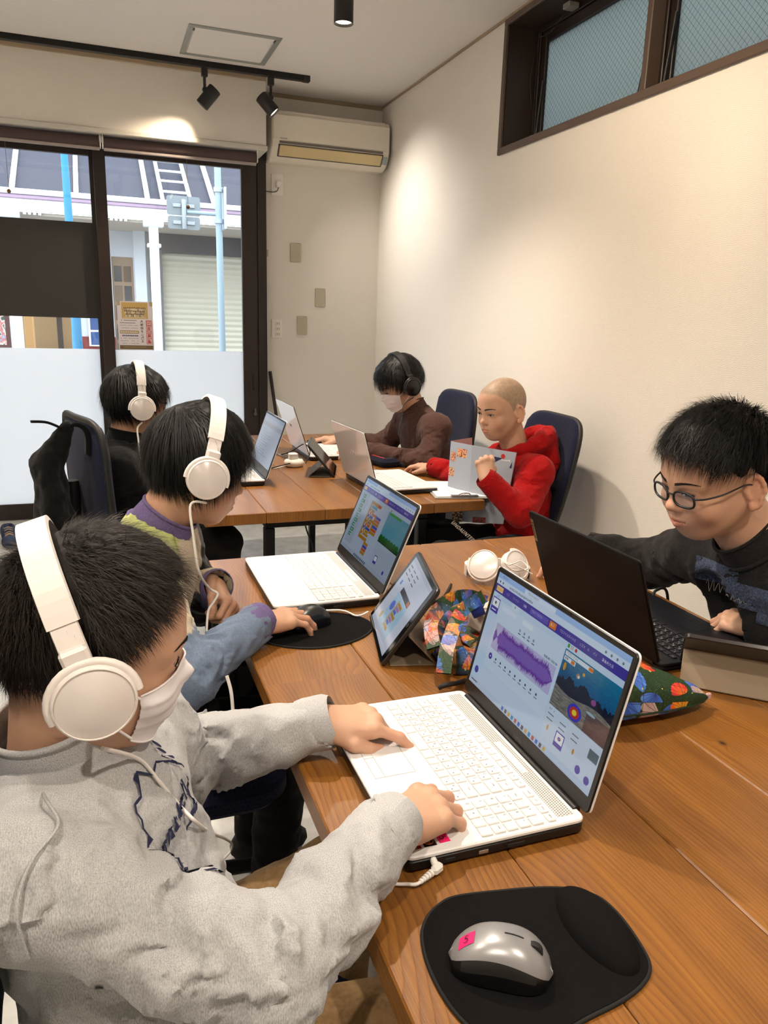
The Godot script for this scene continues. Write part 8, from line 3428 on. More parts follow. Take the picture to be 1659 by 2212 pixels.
# ---------------------------------------------------------------- tablets in folding covers
func tablet(label: String, c: Vector3, along: Vector3, up: Vector3, w: float, h: float, face: float, im, cover: Color, stand: bool) -> Node3D:
	# c: middle of the lower edge; along x, up y; face +1: screen on the z side
	var x := along.normalized()
	var y := (up - x * up.dot(x)).normalized()
	var t := thing("tablet", label, "tablet", Transform3D(Basis(x, y, x.cross(y)), c), "tablets in covers")
	var mb := MB.new()
	prism(mb, round_rect(w, h, 0.012, 5), 0.009, Transform3D(Basis.IDENTITY, Vector3(0, h * 0.5, -0.0045)), 0.002, true)
	part(t, "case", mb, mat(Color(0.10, 0.085, 0.075), 0.35))
	mb = MB.new()
	var z := 0.0048 * face
	prism(mb, round_rect(w - 0.006, h - 0.006, 0.010, 5), 0.0004, Transform3D(Basis.IDENTITY, Vector3(0, h * 0.5, z - 0.0002)), 0.0, true)
	var fr := part(t, "front_glass", mb, mat(Color(0.02, 0.02, 0.022), 0.08))
	if im != null:
		mb = MB.new()
		var sw := w - 0.04
		var sh := h - 0.022
		var zz := 0.0053 * face
		var s := face
		mb.quad(Vector3(-s * sw * 0.5, h * 0.5 - sh * 0.5, zz), Vector3(s * sw * 0.5, h * 0.5 - sh * 0.5, zz), Vector3(s * sw * 0.5, h * 0.5 + sh * 0.5, zz), Vector3(-s * sw * 0.5, h * 0.5 + sh * 0.5, zz), Vector3(0, 0, face))
		part(fr, "screen", mb, screen_material(im))
		mb = MB.new()
		cyl(mb, Vector3(s * (w * 0.5 - 0.010), h * 0.5, zz), Vector3(s * (w * 0.5 - 0.010), h * 0.5, zz + 0.0006 * face), 0.0052, -1, 16)
		part(fr, "home_button", mb, mat(Color(0.12, 0.12, 0.13), 0.2))
	if stand:
		# cover folded into a triangle behind: two boards
		var inv := t.transform.affine_inverse()
		var bk := (-t.transform.basis.z * face)
		bk.y = 0
		bk = bk.normalized()
		var top := c + y * h * 0.42 - t.transform.basis.z * face * 0.008
		var foot := Vector3(c.x, TT + 0.002, c.z) + bk * 0.105
		var low := Vector3(c.x, TT + 0.002, c.z) + bk * 0.016
		for e in [[top, foot], [low, foot]]:
			var a: Vector3 = e[0]
			var b: Vector3 = e[1]
			var dd := (b - a)
			var nn := x.cross(dd).normalized()
			mb = MB.new()
			box(mb, inv * ((a + b) * 0.5), Vector3(w * 0.96, dd.length(), 0.003), 0.001, inv.basis * Basis(x, dd.normalized(), x.cross(dd.normalized())))
			part(t, "cover_flap", mb, mat(cover, 0.7))
	return t


func tablets() -> void:
	tablet("tablet in a folding stand beside the oval mouse pad, screen lit", Vector3(0.490, TT + 0.003, -1.338), Vector3(-0.055, 0, 0.222), Vector3(0.09, 0.148, 0.06), 0.245, 0.182, 1.0, screen_tablet(), Color(0.46, 0.40, 0.33), true)
	tablet("small tablet on a folded cover standing on the far table", Vector3(0.905, TT + 0.003, -3.03), Vector3(-0.07, 0, 0.21), Vector3(-0.13, 0.15, -0.02), 0.225, 0.17, -1.0, null, Color(0.42, 0.38, 0.34), true)
	# the tablet at the table's side, seen from behind its beige cover
	var a := Vector3(0.972, TT, -0.985)
	var b := Vector3(1.125, TT, -0.845)
	var x := (b - a).normalized()
	var back := Vector3(x.z, 0, -x.x)
	if back.x < 0.0:
		back = -back
	var t := thing("tablet", "tablet standing in a beige folding cover, seen from behind, beside the dark laptop", "tablet", Transform3D(Basis.IDENTITY, (a + b) * 0.5), "tablets in covers")
	var inv := -((a + b) * 0.5)
	var mb := MB.new()
	var d1 := (Vector3.UP * 0.062 + back * 0.028)
	box(mb, inv + (a + b) * 0.5 + d1 * 0.5 + Vector3.UP * 0.002, Vector3(0.245, d1.length(), 0.004), 0.0015, Basis(x, d1.normalized(), x.cross(d1.normalized())))
	part(t, "cover_flap", mb, mat(Color(0.55, 0.49, 0.41), 0.75), "beige cover board")
	mb = MB.new()
	var foot := (a + b) * 0.5 + back * 0.115
	var mid := (a + b) * 0.5 + d1
	var d2 := foot - mid
	box(mb, inv + (mid + foot) * 0.5 + Vector3.UP * 0.004, Vector3(0.245, d2.length() * 0.94, 0.003), 0.001, Basis(x, d2.normalized(), x.cross(d2.normalized())))
	part(t, "cover_flap", mb, mat(Color(0.45, 0.40, 0.33), 0.75))
	# the slab leans on the flap with its lower edge further back
	var lowp := (a + b) * 0.5 + back * 0.100 + Vector3.UP * 0.004
	var topp := (a + b) * 0.5 + back * 0.012 + Vector3.UP * 0.150
	topp = mid + (mid - lowp).normalized() * 0.078 + back * 0.006
	var d3 := (topp - lowp)
	mb = MB.new()
	prism(mb, round_rect(0.25, d3.length(), 0.012, 5), 0.010, Transform3D(Basis(x, d3.normalized(), x.cross(d3.normalized())), inv + (lowp + topp) * 0.5 + back * 0.012), 0.002, true)
	part(t, "case", mb, mat(Color(0.105, 0.075, 0.06), 0.3))


# ---------------------------------------------------------------- floral pouch and bag
func floral_tex() -> ImageTexture:
	var n := 768
	var im := Image.create(n, n, false, Image.FORMAT_RGB8)
	im.fill(Color(0.07, 0.19, 0.09))
	var rg := RandomNumberGenerator.new()
	rg.seed = 19
	for k in 5200:      # grass blades
		var p := Vector2(rg.randf() * n, rg.randf() * n)
		var g := rg.randf()
		line(im, p, p + Vector2(rg.randf_range(-9, 9), rg.randf_range(-12, -3)), 1.6, Color(0.08, 0.26, 0.10).lerp(Color(0.55, 0.70, 0.22), g * g))
	for k in 44:        # big petals in fans
		var c := Vector2(rg.randf() * n, rg.randf() * n)
		var pal: Array = [[Color(0.95, 0.55, 0.08), Color(0.78, 0.10, 0.20)], [Color(0.93, 0.78, 0.15), Color(0.90, 0.35, 0.10)], [Color(0.12, 0.30, 0.72), Color(0.35, 0.55, 0.88)], [Color(0.88, 0.82, 0.78), Color(0.62, 0.50, 0.50)]][k % 4]
		var a0 := rg.randf() * TAU
		var r := rg.randf_range(60, 100)
		for e in 9:
			var a := a0 + e * 0.24
			var tip := c + Vector2(cos(a), sin(a)) * r
			for s in 12:
				var q := c.lerp(tip, s / 12.0)
				disc(im, q, 3.0 + 12.0 * sin(PI * (s / 12.0) * 0.9), (pal[0] as Color).lerp(pal[1], s / 12.0 * (0.6 if e % 2 else 1.0)))
		for e in 9:
			var a := a0 + e * 0.24 + 0.12
			line(im, c, c + Vector2(cos(a), sin(a)) * r * 0.9, 1.4, Color(0.15, 0.04, 0.08))
	for k in 30:
		disc(im, Vector2(rg.randf() * n, rg.randf() * n), rg.randf_range(3, 7), Color(0.92, 0.85, 0.35))
	for k in 7:         # quilting lines
		line(im, Vector2(k * 110, 0), Vector2(k * 110, n), 2.5, Color(0.02, 0.04, 0.03))
		line(im, Vector2(0, k * 110 + 40), Vector2(n, k * 110 + 40), 2.5, Color(0.02, 0.04, 0.03))
	return ImageTexture.create_from_image(im)


func floral_bags() -> void:
	M.floral = mat(Color.WHITE, 0.65)
	M.floral.albedo_texture = floral_tex()
	M.floral_tri = M.floral.duplicate()
	M.floral_tri.uv1_triplanar = true
	M.floral_tri.uv1_scale = Vector3.ONE * 4.2
	# zip pouch: a pillow that ends in a point
	var t := thing("floral_pouch", "quilted green floral pouch with a pointed end beside the near laptop", "pouch", Transform3D(Basis.IDENTITY, Vector3(0.80, TT, -0.955)))
	var mb := MB.new()
	var nu := 28
	var nv := 21
	var pts := []
	var a := Vector3(-0.17, 0.0, -0.035)
	var b := Vector3(0.147, 0.0, 0.036)
	var ax := (b - a).normalized()
	var sd := ax.cross(Vector3.UP)
	for j in nv:
		var v := float(j) / (nv - 1)
		var env := sqrt(maxf(0.0, 1.0 - pow((0.4 - v) / 0.4, 2.4))) if v < 0.4 else pow((1.0 - v) / 0.6, 0.72)
		var hh := 0.052 * env + 0.001
		var hw := 0.070 * pow(env, 0.8) + 0.001
		for i in nu:
			var an := TAU * i / nu
			var ca := cos(an)
			var sa := sin(an)
			var y := hh * (1.0 + signf(sa) * pow(absf(sa), 0.8) * 0.98) + 0.002
			if sa < 0.0:
				y = hh * (1.0 - pow(absf(sa), 0.45) * 0.99) + 0.002
			var quilt := 0.0018 * absf(sin(v * 22.0)) * absf(sin(an * 4.0))
			pts.append(a.lerp(b, v) + sd * (signf(ca) * pow(absf(ca), 0.8) * hw) + Vector3.UP * (y + quilt + 0.018 * v * v * (1.0 - env)))
	grid(mb, pts, nu, nv, true, false, Vector2(1.0, 1.15))
	part(t, "pouch_body", mb, M.floral)
	mb = MB.new()
	var seam := []
	for j in nv:
		seam.append(pts[j * nu + nu - 1] + sd * 0.001)
	tube(mb, seam, 0.0018, -1, 6)
	part(t, "seam", mb, mat(Color(0.08, 0.16, 0.08), 0.8))
	mb = MB.new()
	box(mb, pts[(nv - 1) * nu] + Vector3(0.002, 0, 0), Vector3(0.01, 0.012, 0.006), 0.002)
	part(t, "zip_end", mb, mat(Color(0.75, 0.62, 0.62), 0.7))
	# tote bag lying open with its two handles up
	var g := thing("floral_bag", "green floral tote bag with looped handles lying behind the near laptop", "bag", Transform3D(Basis.IDENTITY, Vector3(0.665, TT, -1.235)))
	var f := Field.new(Vector3(-0.16, -0.01, -0.22), Vector3(0.2, 0.12, 0.22), 0.006)
	f.cap(Vector3(-0.070, 0.022, 0.07), Vector3(0.06, 0.02, 0.10), 0.022, 0.024, 0.02)
	f.cap(Vector3(-0.085, 0.018, -0.02), Vector3(-0.070, 0.022, 0.07), 0.018, 0.022, 0.02)
	f.cap(Vector3(-0.085, 0.018, -0.02), Vector3(-0.02, 0.02, -0.13), 0.018, 0.02, 0.02)
	f.cap(Vector3(-0.02, 0.02, -0.13), Vector3(0.09, 0.025, -0.14), 0.02, 0.026, 0.02)
	f.ell(Vector3(0.07, 0.012, 0.0), Vector3(0.09, 0.014, 0.13), 0.02)
	f.cut(Vector3(0, 0.0005, 0), Vector3(0, -1, 0))
	var nf := FastNoiseLite.new()
	nf.frequency = 18.0
	f.displace(func(p: Vector3) -> float: return nf.get_noise_3dv(p) * 0.006, 0.03)
	f.cut(Vector3(0, 0.0008, 0), Vector3(0, -1, 0))
	var am := ArrayMesh.new()
	field_surface(am, f.mesh(), M.floral_tri)
	mesh_part(g, "bag_body", am)
	var o := Vector3(0.665, TT, -1.235)
	for h in [[at(938, 1400, 1.35), at(932, 1345, 1.40), at(965, 1300, 1.46), at(1010, 1287, 1.50), at(1048, 1300, 1.52)], [at(958, 1455, 1.30), at(966, 1400, 1.33), at(985, 1345, 1.39), at(1006, 1312, 1.44), at(1045, 1288, 1.50)]]:
		mb = MB.new()
		var path := smooth_path(h.map(func(p: Vector3) -> Vector3: return p - o), 7)
		strap(mb, path, 0.026, 0.005)
		part(g, "handle", mb, M.floral_tri)
	mb = MB.new()
	var wrap := smooth_path([at(1022, 1318, 1.49) - o, at(1034, 1312, 1.49) - o], 2)
	tube(mb, [at(1016, 1316, 1.49) - o, at(1040, 1306, 1.49) - o], 0.020, 0.020, 12)
	part(g, "blue_wrap", mb, mat(Color(0.08, 0.16, 0.50), 0.8), "blue elastic band")
	# white box lying in the bag's mouth
	mb = MB.new()
	box(mb, Vector3(0.735, TT + 0.052, -1.235), Vector3(0.10, 0.05, 0.15), 0.008, Basis(Vector3.UP, 0.25))
	var bxn := single("white_case", "small white box lying in the green floral bag", "box", mb, mat(Color(0.80, 0.77, 0.72), 0.5))
	mb = MB.new()
	tube(mb, smooth_path([on(948, 1486, 1, TT + 0.006), on(962, 1480, 1, TT + 0.012), on(985, 1476, 1, TT + 0.01), on(1005, 1470, 1, TT + 0.006)]), 0.0045, -1, 8)
	single("black_plug_lead", "short black power lead with a ribbed plug behind the near laptop", "cord", mb, M.rubber)


# flat strap along a path
func strap(mb: MB, path: Array, w: float, th: float) -> void:
	var prev := []
	for k in path.size():
		var t: Vector3 = (path[mini(k + 1, path.size() - 1)] - path[maxi(k - 1, 0)]).normalized()
		var side := t.cross(Vector3(-0.5, 0.3, 0.8)).normalized()
		var nn := side.cross(t)
		var q := [path[k] + side * w * 0.5 + nn * th * 0.5, path[k] - side * w * 0.5 + nn * th * 0.5, path[k] - side * w * 0.5 - nn * th * 0.5, path[k] + side * w * 0.5 - nn * th * 0.5]
		if k:
			var ns := [nn, -side, -nn, side]
			for e in 4:
				mb.quad(prev[e], prev[(e + 1) % 4], q[(e + 1) % 4], q[e], ns[e], false)
		prev = q


# ---------------------------------------------------------------- headphones left on the table
func table_headphones() -> void:
	var o := on(1075, 1240, 1, TT)
	var t := thing("headphones", "white headphones lying on the near plank table", "headphones", Transform3D(Basis.IDENTITY, o))
	var cups := [[at(1047, 1212, 1.895) - o, Vector3(-0.62, 0.52, 0.58)], [at(1112, 1212, 1.90) - o, Vector3(0.25, 0.50, 0.82)]]
	for k in 2:
		var c: Vector3 = cups[k][0]
		c.y = 0.044
		var n: Vector3 = (cups[k][1] as Vector3).normalized()
		var ax := frame_y(c - n * 0.016, n)
		var mb := MB.new()
		lathe(mb, [Vector2(0.0, 0.012), Vector2(0.0345, 0.012), Vector2(0.0378, 0.0145), Vector2(0.0382, 0.0185), Vector2(0.0382, 0.026), Vector2(0.0372, 0.0278), Vector2(0.0358, 0.0285), Vector2(0.0354, 0.0255)], 40, ax)
		var cn := part(t, "ear_cup", mb, M.phones_white)
		mb = MB.new()
		lathe(mb, [Vector2(0.018, 0.001), Vector2(0.030, 0.0), Vector2(0.036, 0.004), Vector2(0.0375, 0.009), Vector2(0.034, 0.0125), Vector2(0.015, 0.013)], 40, ax)
		part(cn, "ear_pad", mb, M.pad_white)
		mb = MB.new()
		lathe(mb, [Vector2(0.0355, 0.0255), Vector2(0.0340, 0.0268), Vector2(0.0, 0.0274)], 40, ax)
		part(cn, "disc", mb, M.disc_white)
		mb = MB.new()
		var pts := []
		for e in 17:
			var a := deg_to_rad(lerpf(60.0, 260.0, e / 16.0)) + (0.0 if k == 0 else PI)
			pts.append(ax * Vector3(cos(a) * 0.041, 0.02, sin(a) * 0.041))
		tube(mb, pts, 0.0036, -1, 8)
		part(t, "yoke", mb, M.phones_white)
	var mb := MB.new()
	var band := smooth_path([at(1012, 1212, 1.93) - o, at(1008, 1192, 1.96) - o, at(1030, 1190, 1.99) - o, at(1070, 1192, 2.0) - o, at(1110, 1193, 1.99) - o, at(1140, 1200, 1.95) - o, at(1143, 1225, 1.92) - o], 6)
	for i in band.size():
		band[i].y = 0.016
	for i in band.size() - 1:
		pass
	var prev := []
	for k in band.size():
		var tt: Vector3 = (band[mini(k + 1, band.size() - 1)] - band[maxi(k - 1, 0)]).normalized()
		var sd := tt.cross(Vector3.UP).normalized()
		var q := [band[k] + Vector3.UP * 0.0145 + sd * 0.003, band[k] + Vector3.UP * 0.0145 - sd * 0.003, band[k] - Vector3.UP * 0.0145 - sd * 0.003, band[k] - Vector3.UP * 0.0145 + sd * 0.003]
		if k:
			var ns := [Vector3.UP, -sd, Vector3.DOWN, sd]
			for e in 4:
				mb.quad(prev[e], prev[(e + 1) % 4], q[(e + 1) % 4], q[e], ns[e], false)
		prev = q
	part(t, "headband", mb, M.phones_white)
	mb = MB.new()
	tube(mb, smooth_path([at(1082, 1208, 1.86) - o, at(1100, 1220, 1.83) - o, at(1125, 1212, 1.85) - o, at(1140, 1228, 1.84) - o, at(1110, 1232, 1.83) - o, at(1090, 1216, 1.85) - o, at(1115, 1222, 1.83) - o, at(1150, 1240, 1.84) - o], 8), 0.0022, -1, 6, true, 0.6)
	part(t, "cord", mb, M.cord_white)


# ---------------------------------------------------------------- router, clipboard, folder, cables
func small_things() -> void:
	# charger puck on the far table
	var c := Vector3(0.767, TT, -3.20)
	var t := thing("charging_hub", "round white charging hub with a plug adapter on the far table", "charger", Transform3D(Basis.IDENTITY, c))
	var mb := MB.new()
	lathe(mb, [Vector2(0.0, 0.0005), Vector2(0.036, 0.0005), Vector2(0.043, 0.008), Vector2(0.0435, 0.020), Vector2(0.038, 0.029), Vector2(0.020, 0.033), Vector2(0, 0.033)], 32)
	part(t, "puck", mb, M.ivory)
	mb = MB.new()
	box(mb, Vector3(-0.004, 0.045, 0.0), Vector3(0.036, 0.028, 0.034), 0.004, Basis(Vector3.UP, 0.2))
	part(t, "adapter", mb, M.white_plastic)
	# leads lying about on the far table
	var leads := [
		["white charging lead curled beside the white hub", M.cord_white, [Vector3(0.735, TT + 0.01, -3.19), Vector3(0.66, TT + 0.003, -3.15), Vector3(0.60, TT + 0.003, -3.25), Vector3(0.66, TT + 0.003, -3.45), Vector3(0.78, TT + 0.003, -3.48), Vector3(0.84, TT + 0.003, -3.36), Vector3(0.80, TT + 0.012, -3.23)]],
		["black lead running from the hub towards the white laptop lid", M.rubber, [Vector3(0.745, TT + 0.02, -3.17), Vector3(0.69, TT + 0.02, -3.12), Vector3(0.63, TT + 0.004, -3.14), Vector3(0.60, TT + 0.004, -3.22)]],
		["thin black lead looping up behind the small tablet", M.rubber, [Vector3(0.83, TT + 0.004, -3.24), Vector3(0.86, TT + 0.05, -3.28), Vector3(0.845, TT + 0.075, -3.33), Vector3(0.80, TT + 0.03, -3.40), Vector3(0.76, TT + 0.004, -3.46)]],
		["grey lead snaking past the white laptop lid", mat(Color(0.45, 0.46, 0.48), 0.5), [Vector3(0.84, TT + 0.006, -3.35), Vector3(0.77, TT + 0.006, -3.42), Vector3(0.74, TT + 0.01, -3.55), Vector3(0.70, TT + 0.03, -3.66), Vector3(0.68, TT + 0.05, -3.74), Vector3(0.70, TT + 0.02, -3.80)]],
	]
	for l in leads:
		cable("charging_lead", l[0], l[1], l[2], 0.0026, "leads on the far table")
	cable("power_cable", "thin black power cable hanging from the far table to the floor", M.rubber, [at(658, 1128, 2.75), at(664, 1150, 2.8), at(674, 1175, 2.9), at(676, 1188, 3.0), Vector3(0.95, 0.006, -3.4)], 0.003)
	# white cord across the near table from hand to plug
	cable("headphone_cable", "white cord lying across the oval mouse pad to the tablet", M.cord_white, [on(500, 1330, 1, TT + 0.004), on(540, 1326, 1, TT + 0.004), on(620, 1325, 1, TT + 0.008), on(730, 1318, 1, TT + 0.01), on(770, 1330, 1, TT + 0.008), on(795, 1322, 1, TT + 0.01)], 0.0022, "headphone cords")
	cable("headphone_cable", "white cord looping below the edge of the near table", M.cord_white, [at(490, 1460, 1.3), at(500, 1500, 1.3), at(503, 1560, 1.3), at(495, 1620, 1.25)], 0.003, "headphone cords")
	# angled jack beside the near laptop
	var jt := thing("audio_plug", "white right-angled audio plug lying beside the near laptop", "plug", Transform3D(Basis.IDENTITY, on(930, 1888, 1, TT + 0.006)))
	var p0 := on(930, 1888, 1, TT + 0.006)
	mb = MB.new()
	var dirp := (on(915, 1900, 1, TT + 0.006) - on(945, 1876, 1, TT + 0.008)).normalized()
	var hd := on(944, 1876, 1, TT + 0.010) - p0
	box(mb, hd, Vector3(0.010, 0.011, 0.016), 0.003, frame_z(Vector3.ZERO, dirp).basis)
	cyl(mb, hd, hd + (on(938, 1862, 1, TT + 0.012) - on(944, 1876, 1, TT + 0.010)).normalized() * 0.016, 0.0048, 0.004, 14, 0.001)
	part(jt, "plug_head", mb, M.white_plastic)
	for k in 5:
		mb = MB.new()
		var q := hd + dirp * (0.009 + k * 0.0042)
		cyl(mb, q, q + dirp * 0.0028, 0.0044 - k * 0.0003, -1, 14, 0.0004)
		part(jt, "strain_relief", mb, M.white_plastic)
	mb = MB.new()
	var e0 := hd + dirp * 0.008
	tube(mb, smooth_path([e0, hd + dirp * 0.032, on(880, 1910, 1, TT + 0.004) - p0, on(848, 1908, 1, TT + 0.004) - p0, on(815, 1890, 1, TT + 0.006) - p0], 6), 0.0021, -1, 8)
	part(jt, "cord", mb, M.cord_white)
	# clipboard with sheets
	var n0 := Vector3(1.125, TT, -2.478)
	var n1 := Vector3(1.345, TT, -2.432)
	var x := (n1 - n0).normalized()
	var z := Vector3(x.z, 0, -x.x)
	if z.z > 0.0:
		z = -z
	var cb := thing("clipboard", "clipboard with white printed sheets at the end of the far table", "clipboard", Transform3D(Basis(x, Vector3.UP, x.cross(Vector3.UP)), n0))
	var dz := cb.transform.basis.inverse() * z
	mb = MB.new()
	box(mb, Vector3(0.1125, 0.0025, dz.z * 0.1425), Vector3(0.225, 0.003, 0.285), 0.001)
	part(cb, "board", mb, mat(Color(0.60, 0.60, 0.58), 0.5))
	mb = MB.new()
	box(mb, Vector3(0.1125, 0.0062, dz.z * 0.147), Vector3(0.208, 0.0035, 0.270), 0.0004)
	part(cb, "paper_stack", mb, mat(Color(0.94, 0.94, 0.93), 0.8))
	mb = MB.new()
	for k in 9:
		box(mb, Vector3(0.10 + (k % 3) * 0.012, 0.0081, dz.z * (0.045 + k * 0.024)), Vector3(0.10 + (k % 2) * 0.06, 0.0001, 0.0012))
	for k in 3:
		cyl(mb, Vector3(0.205, 0.0080, dz.z * (0.06 + k * 0.07)), Vector3(0.205, 0.0082, dz.z * (0.06 + k * 0.07)), 0.0022, -1, 10)
	var pr := part(cb, "print", mb, mat(Color(0.45, 0.45, 0.47), 0.8))
	pr.set_meta("kind", "stuff")
	mb = MB.new()
	bx(mb, Vector3(0.06, 0.008, dz.z * 0.004), Vector3(0.165, 0.013, dz.z * 0.020), 0.002)
	tube(mb, smooth_path([Vector3(0.09, 0.013, dz.z * 0.012), Vector3(0.10, 0.020, dz.z * 0.004), Vector3(0.125, 0.021, dz.z * 0.004), Vector3(0.135, 0.013, dz.z * 0.012)]), 0.0022, -1, 8)
	part(cb, "clip", mb, M.chrome)
	# grey folder held upright against the boy in red
	var fd := thing("folder", "pale grey folder with stickers held up by the boy in the red hoodie", "folder", Transform3D.IDENTITY)
	var fm := mat(Color(0.62, 0.65, 0.70), 0.45)
	var fold := [at(1020, 962, 2.86), at(1010, 1128, 2.90)]
	var p1 := [at(974, 953, 2.97), at(962, 1120, 2.98)]
	var p2 := [at(1115, 978, 2.72), at(1086, 1132, 2.82)]
	for e in [[p1, fold], [fold, p2]]:
		mb = MB.new()
		var a0: Vector3 = e[0][0]
		var b0: Vector3 = e[1][0]
		var b1: Vector3 = e[1][1]
		var a1: Vector3 = e[0][1]
		var nn := (b0 - a0).cross(a1 - a0).normalized()
		if nn.dot(EYE - a0) < 0.0:
			nn = -nn
		var bk := nn * 0.004
		mb.quad(a1, b1, b0, a0, nn)
		mb.quad(a1 - bk, b1 - bk, b0 - bk, a0 - bk, -nn)
		for s in [[a0, b0], [b0, b1], [b1, a1], [a1, a0]]:
			var sn: Vector3 = ((s[0] as Vector3) + s[1]) * 0.5 - (a0 + b1) * 0.5
			mb.quad(s[0], s[1], s[1] - bk, s[0] - bk, (sn - nn * sn.dot(nn)).normalized())
		part(fd, "cover_board", mb, fm)
	# inner flap behind
	mb = MB.new()
	var fl := [at(974, 952, 2.975), at(1020, 945, 3.02), at(1020, 962, 3.02), at(976, 966, 2.975)]
	var fnn: Vector3 = (fl[1] - fl[0]).cross(fl[3] - fl[0]).normalized()
	mb.quad(fl[3], fl[2], fl[1], fl[0], fnn if fnn.dot(EYE - fl[0]) > 0 else -fnn)
	part(fd, "inner_flap", mb, mat(Color(0.70, 0.55, 0.55), 0.6))
	var stick := func(a: Vector3, b: Vector3, d: Vector3, col: Material, called: String) -> Dictionary:
		# a lower left, b lower right, d upper left
		var sm := MB.new()
		var nn := (b - a).cross(d - a).normalized()
		if nn.dot(EYE - a) < 0.0:
			nn = -nn
		var off := nn * 0.003
		sm.quad(a + off, b + off, b + d - a + off, d + off, nn)
		return {"o": part(fd, called, sm, col), "n": nn}
	var fa: Vector3 = fold[0]
	var right = (p2[0] - fold[0])
	var down = (fold[1] - fold[0])
	var g0: Vector3 = fold[0]
	var q1: Vector3 = p2[1]
	var q0: Vector3 = p2[0]
	var g1: Vector3 = fold[1]
	var spot := func(u: float, v: float) -> Vector3: return g0.lerp(q0, u).lerp(g1.lerp(q1, u), v)
	var s1: Dictionary = stick.call(spot.call(0.55, 0.20), spot.call(0.97, 0.215), spot.call(0.55, 0.095), mat(Color(0.10, 0.15, 0.32), 0.5), "team_sticker")
	mb = MB.new()
	var tn: Vector3 = s1.n
	var tx = right.normalized()
	write(mb, "Dodgers", 0.0125, Transform3D(Basis(tx, tn.cross(tx), tn), spot.call(0.75, 0.135) + tn * 0.003) * Transform3D(Basis(Vector3(0, 0, 1), 0.16), Vector3.ZERO), true, 0.25)
	part(s1.o, "lettering", mb, mat(Color(0.92, 0.92, 0.92), 0.6))
	mb = MB.new()
	cyl(mb, spot.call(0.74, 0.075) + tn * 0.0015, spot.call(0.74, 0.075) + tn * 0.0025, 0.009, -1, 16)
	part(fd, "red_badge", mb, mat(Color(0.75, 0.15, 0.15), 0.5))
	var left = (p1[0] - fold[0])
	var h0: Vector3 = p1[0]
	var h1: Vector3 = p1[1]
	var spot2 := func(u: float, v: float) -> Vector3: return g0.lerp(h0, u).lerp(g1.lerp(h1, u), v)
	var cols := [Color(0.85, 0.45, 0.15), Color(0.72, 0.35, 0.25), Color(0.60, 0.50, 0.35), Color(0.55, 0.45, 0.40)]
	for k in 3:
		var u: float = [0.62, 0.92, 0.97][k]
		var v: float = [0.18, 0.24, 0.44][k]
		var w: float = [0.42, 0.22, 0.24][k]
		var m := mat(Color.WHITE, 0.5)
		m.albedo_texture = noise_tex(0.05, 64, ramp([[0.25, cols[k]], [0.5, Color(0.92, 0.85, 0.7)], [0.62, Color(0.75, 0.2, 0.12)], [0.8, Color(0.25, 0.3, 0.2)]]), 2, 60 + k)
		stick.call(spot2.call(u, v), spot2.call(u - w, v), spot2.call(u, v - 0.11), m, "picture_sticker")
	for k in 2:
		var m := mat(Color.WHITE, 0.5)
		m.albedo_texture = noise_tex(0.05, 64, ramp([[0.3, [Color(0.6, 0.1, 0.1), Color(0.85, 0.8, 0.7)][k]], [0.55, Color(0.12, 0.08, 0.08)], [0.75, [Color(0.7, 0.15, 0.1), Color(0.55, 0.42, 0.2)][k]]]), 2, 70 + k)
		stick.call(spot.call([0.15, -0.45][k], 1.0), spot.call([0.52, -0.15][k], 1.0), spot.call([0.15, -0.45][k], 0.87), m, "picture_sticker")
	# pencil case beside the laptop
	var pc := thing("pencil_case", "navy pencil case with a red zip beside the far white laptop", "pencil case", Transform3D(Basis(Vector3.UP, 0.25), Vector3(1.165, TT, -3.16)))
	mb = MB.new()
	prism(mb, round_rect(0.10, 0.17, 0.03, 5), 0.038, Transform3D(Basis(Vector3.RIGHT, -PI / 2), Vector3(0, 0.001, 0)), 0.014, true)
	part(pc, "case_body", mb, cloth(Color(0.08, 0.09, 0.14), Color(0.12, 0.13, 0.19), 8.0, 91))
	mb = MB.new()
	tube(mb, [Vector3(-0.03, 0.040, -0.06), Vector3(-0.03, 0.040, 0.06)], 0.003, -1, 6)
	part(pc, "zip", mb, mat(Color(0.65, 0.12, 0.15), 0.6))
	# dark sleeve under the navy laptop
	mb = MB.new()
	prism(mb, round_rect(0.20, 0.46, 0.02, 5), 0.003, Transform3D(Basis(Vector3.RIGHT, -PI / 2), Vector3(1.035, TT, -1.235)), 0.001, true)
	# power lead at the second laptop's hinge
	cable("power_cable", "short black power lead behind the second white laptop", M.rubber, [Vector3(0.60, TT + 0.01, -1.535), Vector3(0.63, TT + 0.006, -1.50), Vector3(0.66, TT + 0.004, -1.49), Vector3(0.72, TT + 0.004, -1.52), Vector3(0.78, TT + 0.004, -1.60)], 0.0035)
	cable("power_cable", "black power cable between the boy with glasses and his laptop", M.rubber, [Vector3(1.19, TT + 0.008, -1.36), Vector3(1.225, TT + 0.02, -1.39), Vector3(1.27, TT + 0.0, -1.40), Vector3(1.29, 0.55, -1.40), Vector3(1.28, 0.30, -1.38)], 0.0035)


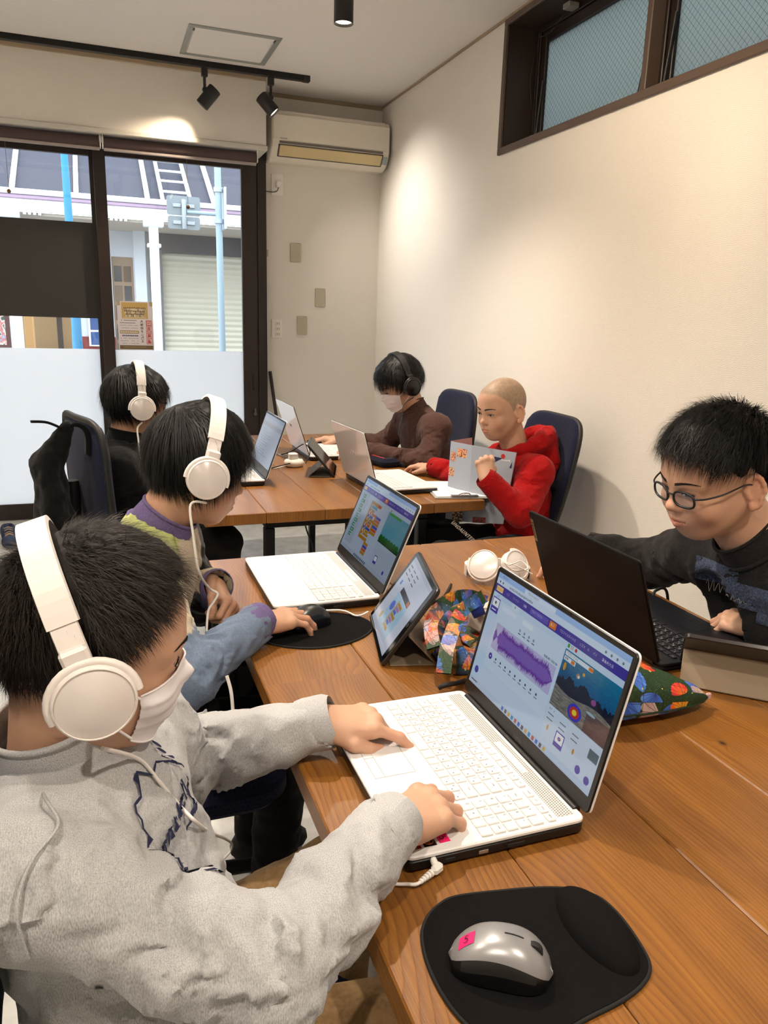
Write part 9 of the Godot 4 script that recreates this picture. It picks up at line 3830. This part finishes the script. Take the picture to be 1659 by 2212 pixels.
# ---------------------------------------------------------------- shoes by the door
func shoes() -> void:
	var blue := mat(Color(0.10, 0.17, 0.30), 0.6)
	var blk := mat(Color(0.045, 0.05, 0.055), 0.7)
	shoe("navy tan-laced sneaker on the far side of its mate from the black sneakers", Vector3(-0.57, 0, -4.80), 0.15, blue, mat(Color(0.72, 0.60, 0.48), 0.8), "navy sneakers with tan laces")
	shoe("navy tan-laced sneaker standing next to the black sneakers", Vector3(-0.455, 0, -4.79), 0.02, blue, mat(Color(0.72, 0.60, 0.48), 0.8), "navy sneakers with tan laces")
	shoe("black pale-soled sneaker standing next to the navy sneakers", Vector3(-0.36, 0, -4.97), -0.9, blk, mat(Color(0.07, 0.07, 0.07), 0.8), "black sneakers")
	shoe("black pale-soled sneaker behind its mate, against the door sill", Vector3(-0.26, 0, -4.99), -0.9, blk, mat(Color(0.07, 0.07, 0.07), 0.8), "black sneakers")


# local: toe to +z
func shoe(label: String, p: Vector3, turn: float, m: Material, lace: Material, group: String) -> void:
	var t := thing("sneaker", label, "shoe", Transform3D(Basis(Vector3.UP, turn), p), group)
	var f := Field.new(Vector3(-0.07, -0.01, -0.15), Vector3(0.07, 0.13, 0.15), 0.005)
	f.cap(Vector3(0, 0.045, -0.09), Vector3(0, 0.035, 0.08), 0.040, 0.034, 0.02)
	f.cap(Vector3(0, 0.075, -0.085), Vector3(0, 0.065, -0.01), 0.036, 0.034, 0.03)
	f.ell(Vector3(0, 0.040, 0.085), Vector3(0.040, 0.026, 0.045), 0.02)
	f.ell(Vector3(0, 0.115, -0.065), Vector3(0.027, 0.05, 0.045), 0.01, true)
	f.cut(Vector3(0, 0.014, 0), Vector3(0, -1, 0))
	var am := ArrayMesh.new()
	field_surface(am, f.mesh(), m)
	mesh_part(t, "upper", am)
	var mb := MB.new()
	var sole := PackedVector2Array()
	for k in 28:
		var a := TAU * k / 28
		sole.append(Vector2(cos(a) * (0.043 + 0.003 * sin(a)), sin(a) * 0.132))
	prism(mb, sole, 0.018, Transform3D(Basis(Vector3.RIGHT, -PI / 2), Vector3(0, 0, 0)), 0.003, true)
	part(t, "sole", mb, mat(Color(0.75, 0.73, 0.70), 0.7) if group == "black sneakers" else mat(Color(0.12, 0.15, 0.22), 0.7))
	for k in 5:
		mb = MB.new()
		var z := -0.005 + k * 0.018
		var y := f.hit(Vector3(0, 0.12, z), Vector3.DOWN, 0.12).y
		tube(mb, smooth_path([Vector3(-0.022, y - 0.008, z - 0.002), Vector3(0, y + 0.004, z + 0.004), Vector3(0.022, y - 0.008, z - 0.002)]), 0.0028, -1, 6)
		part(t, "lace", mb, lace)
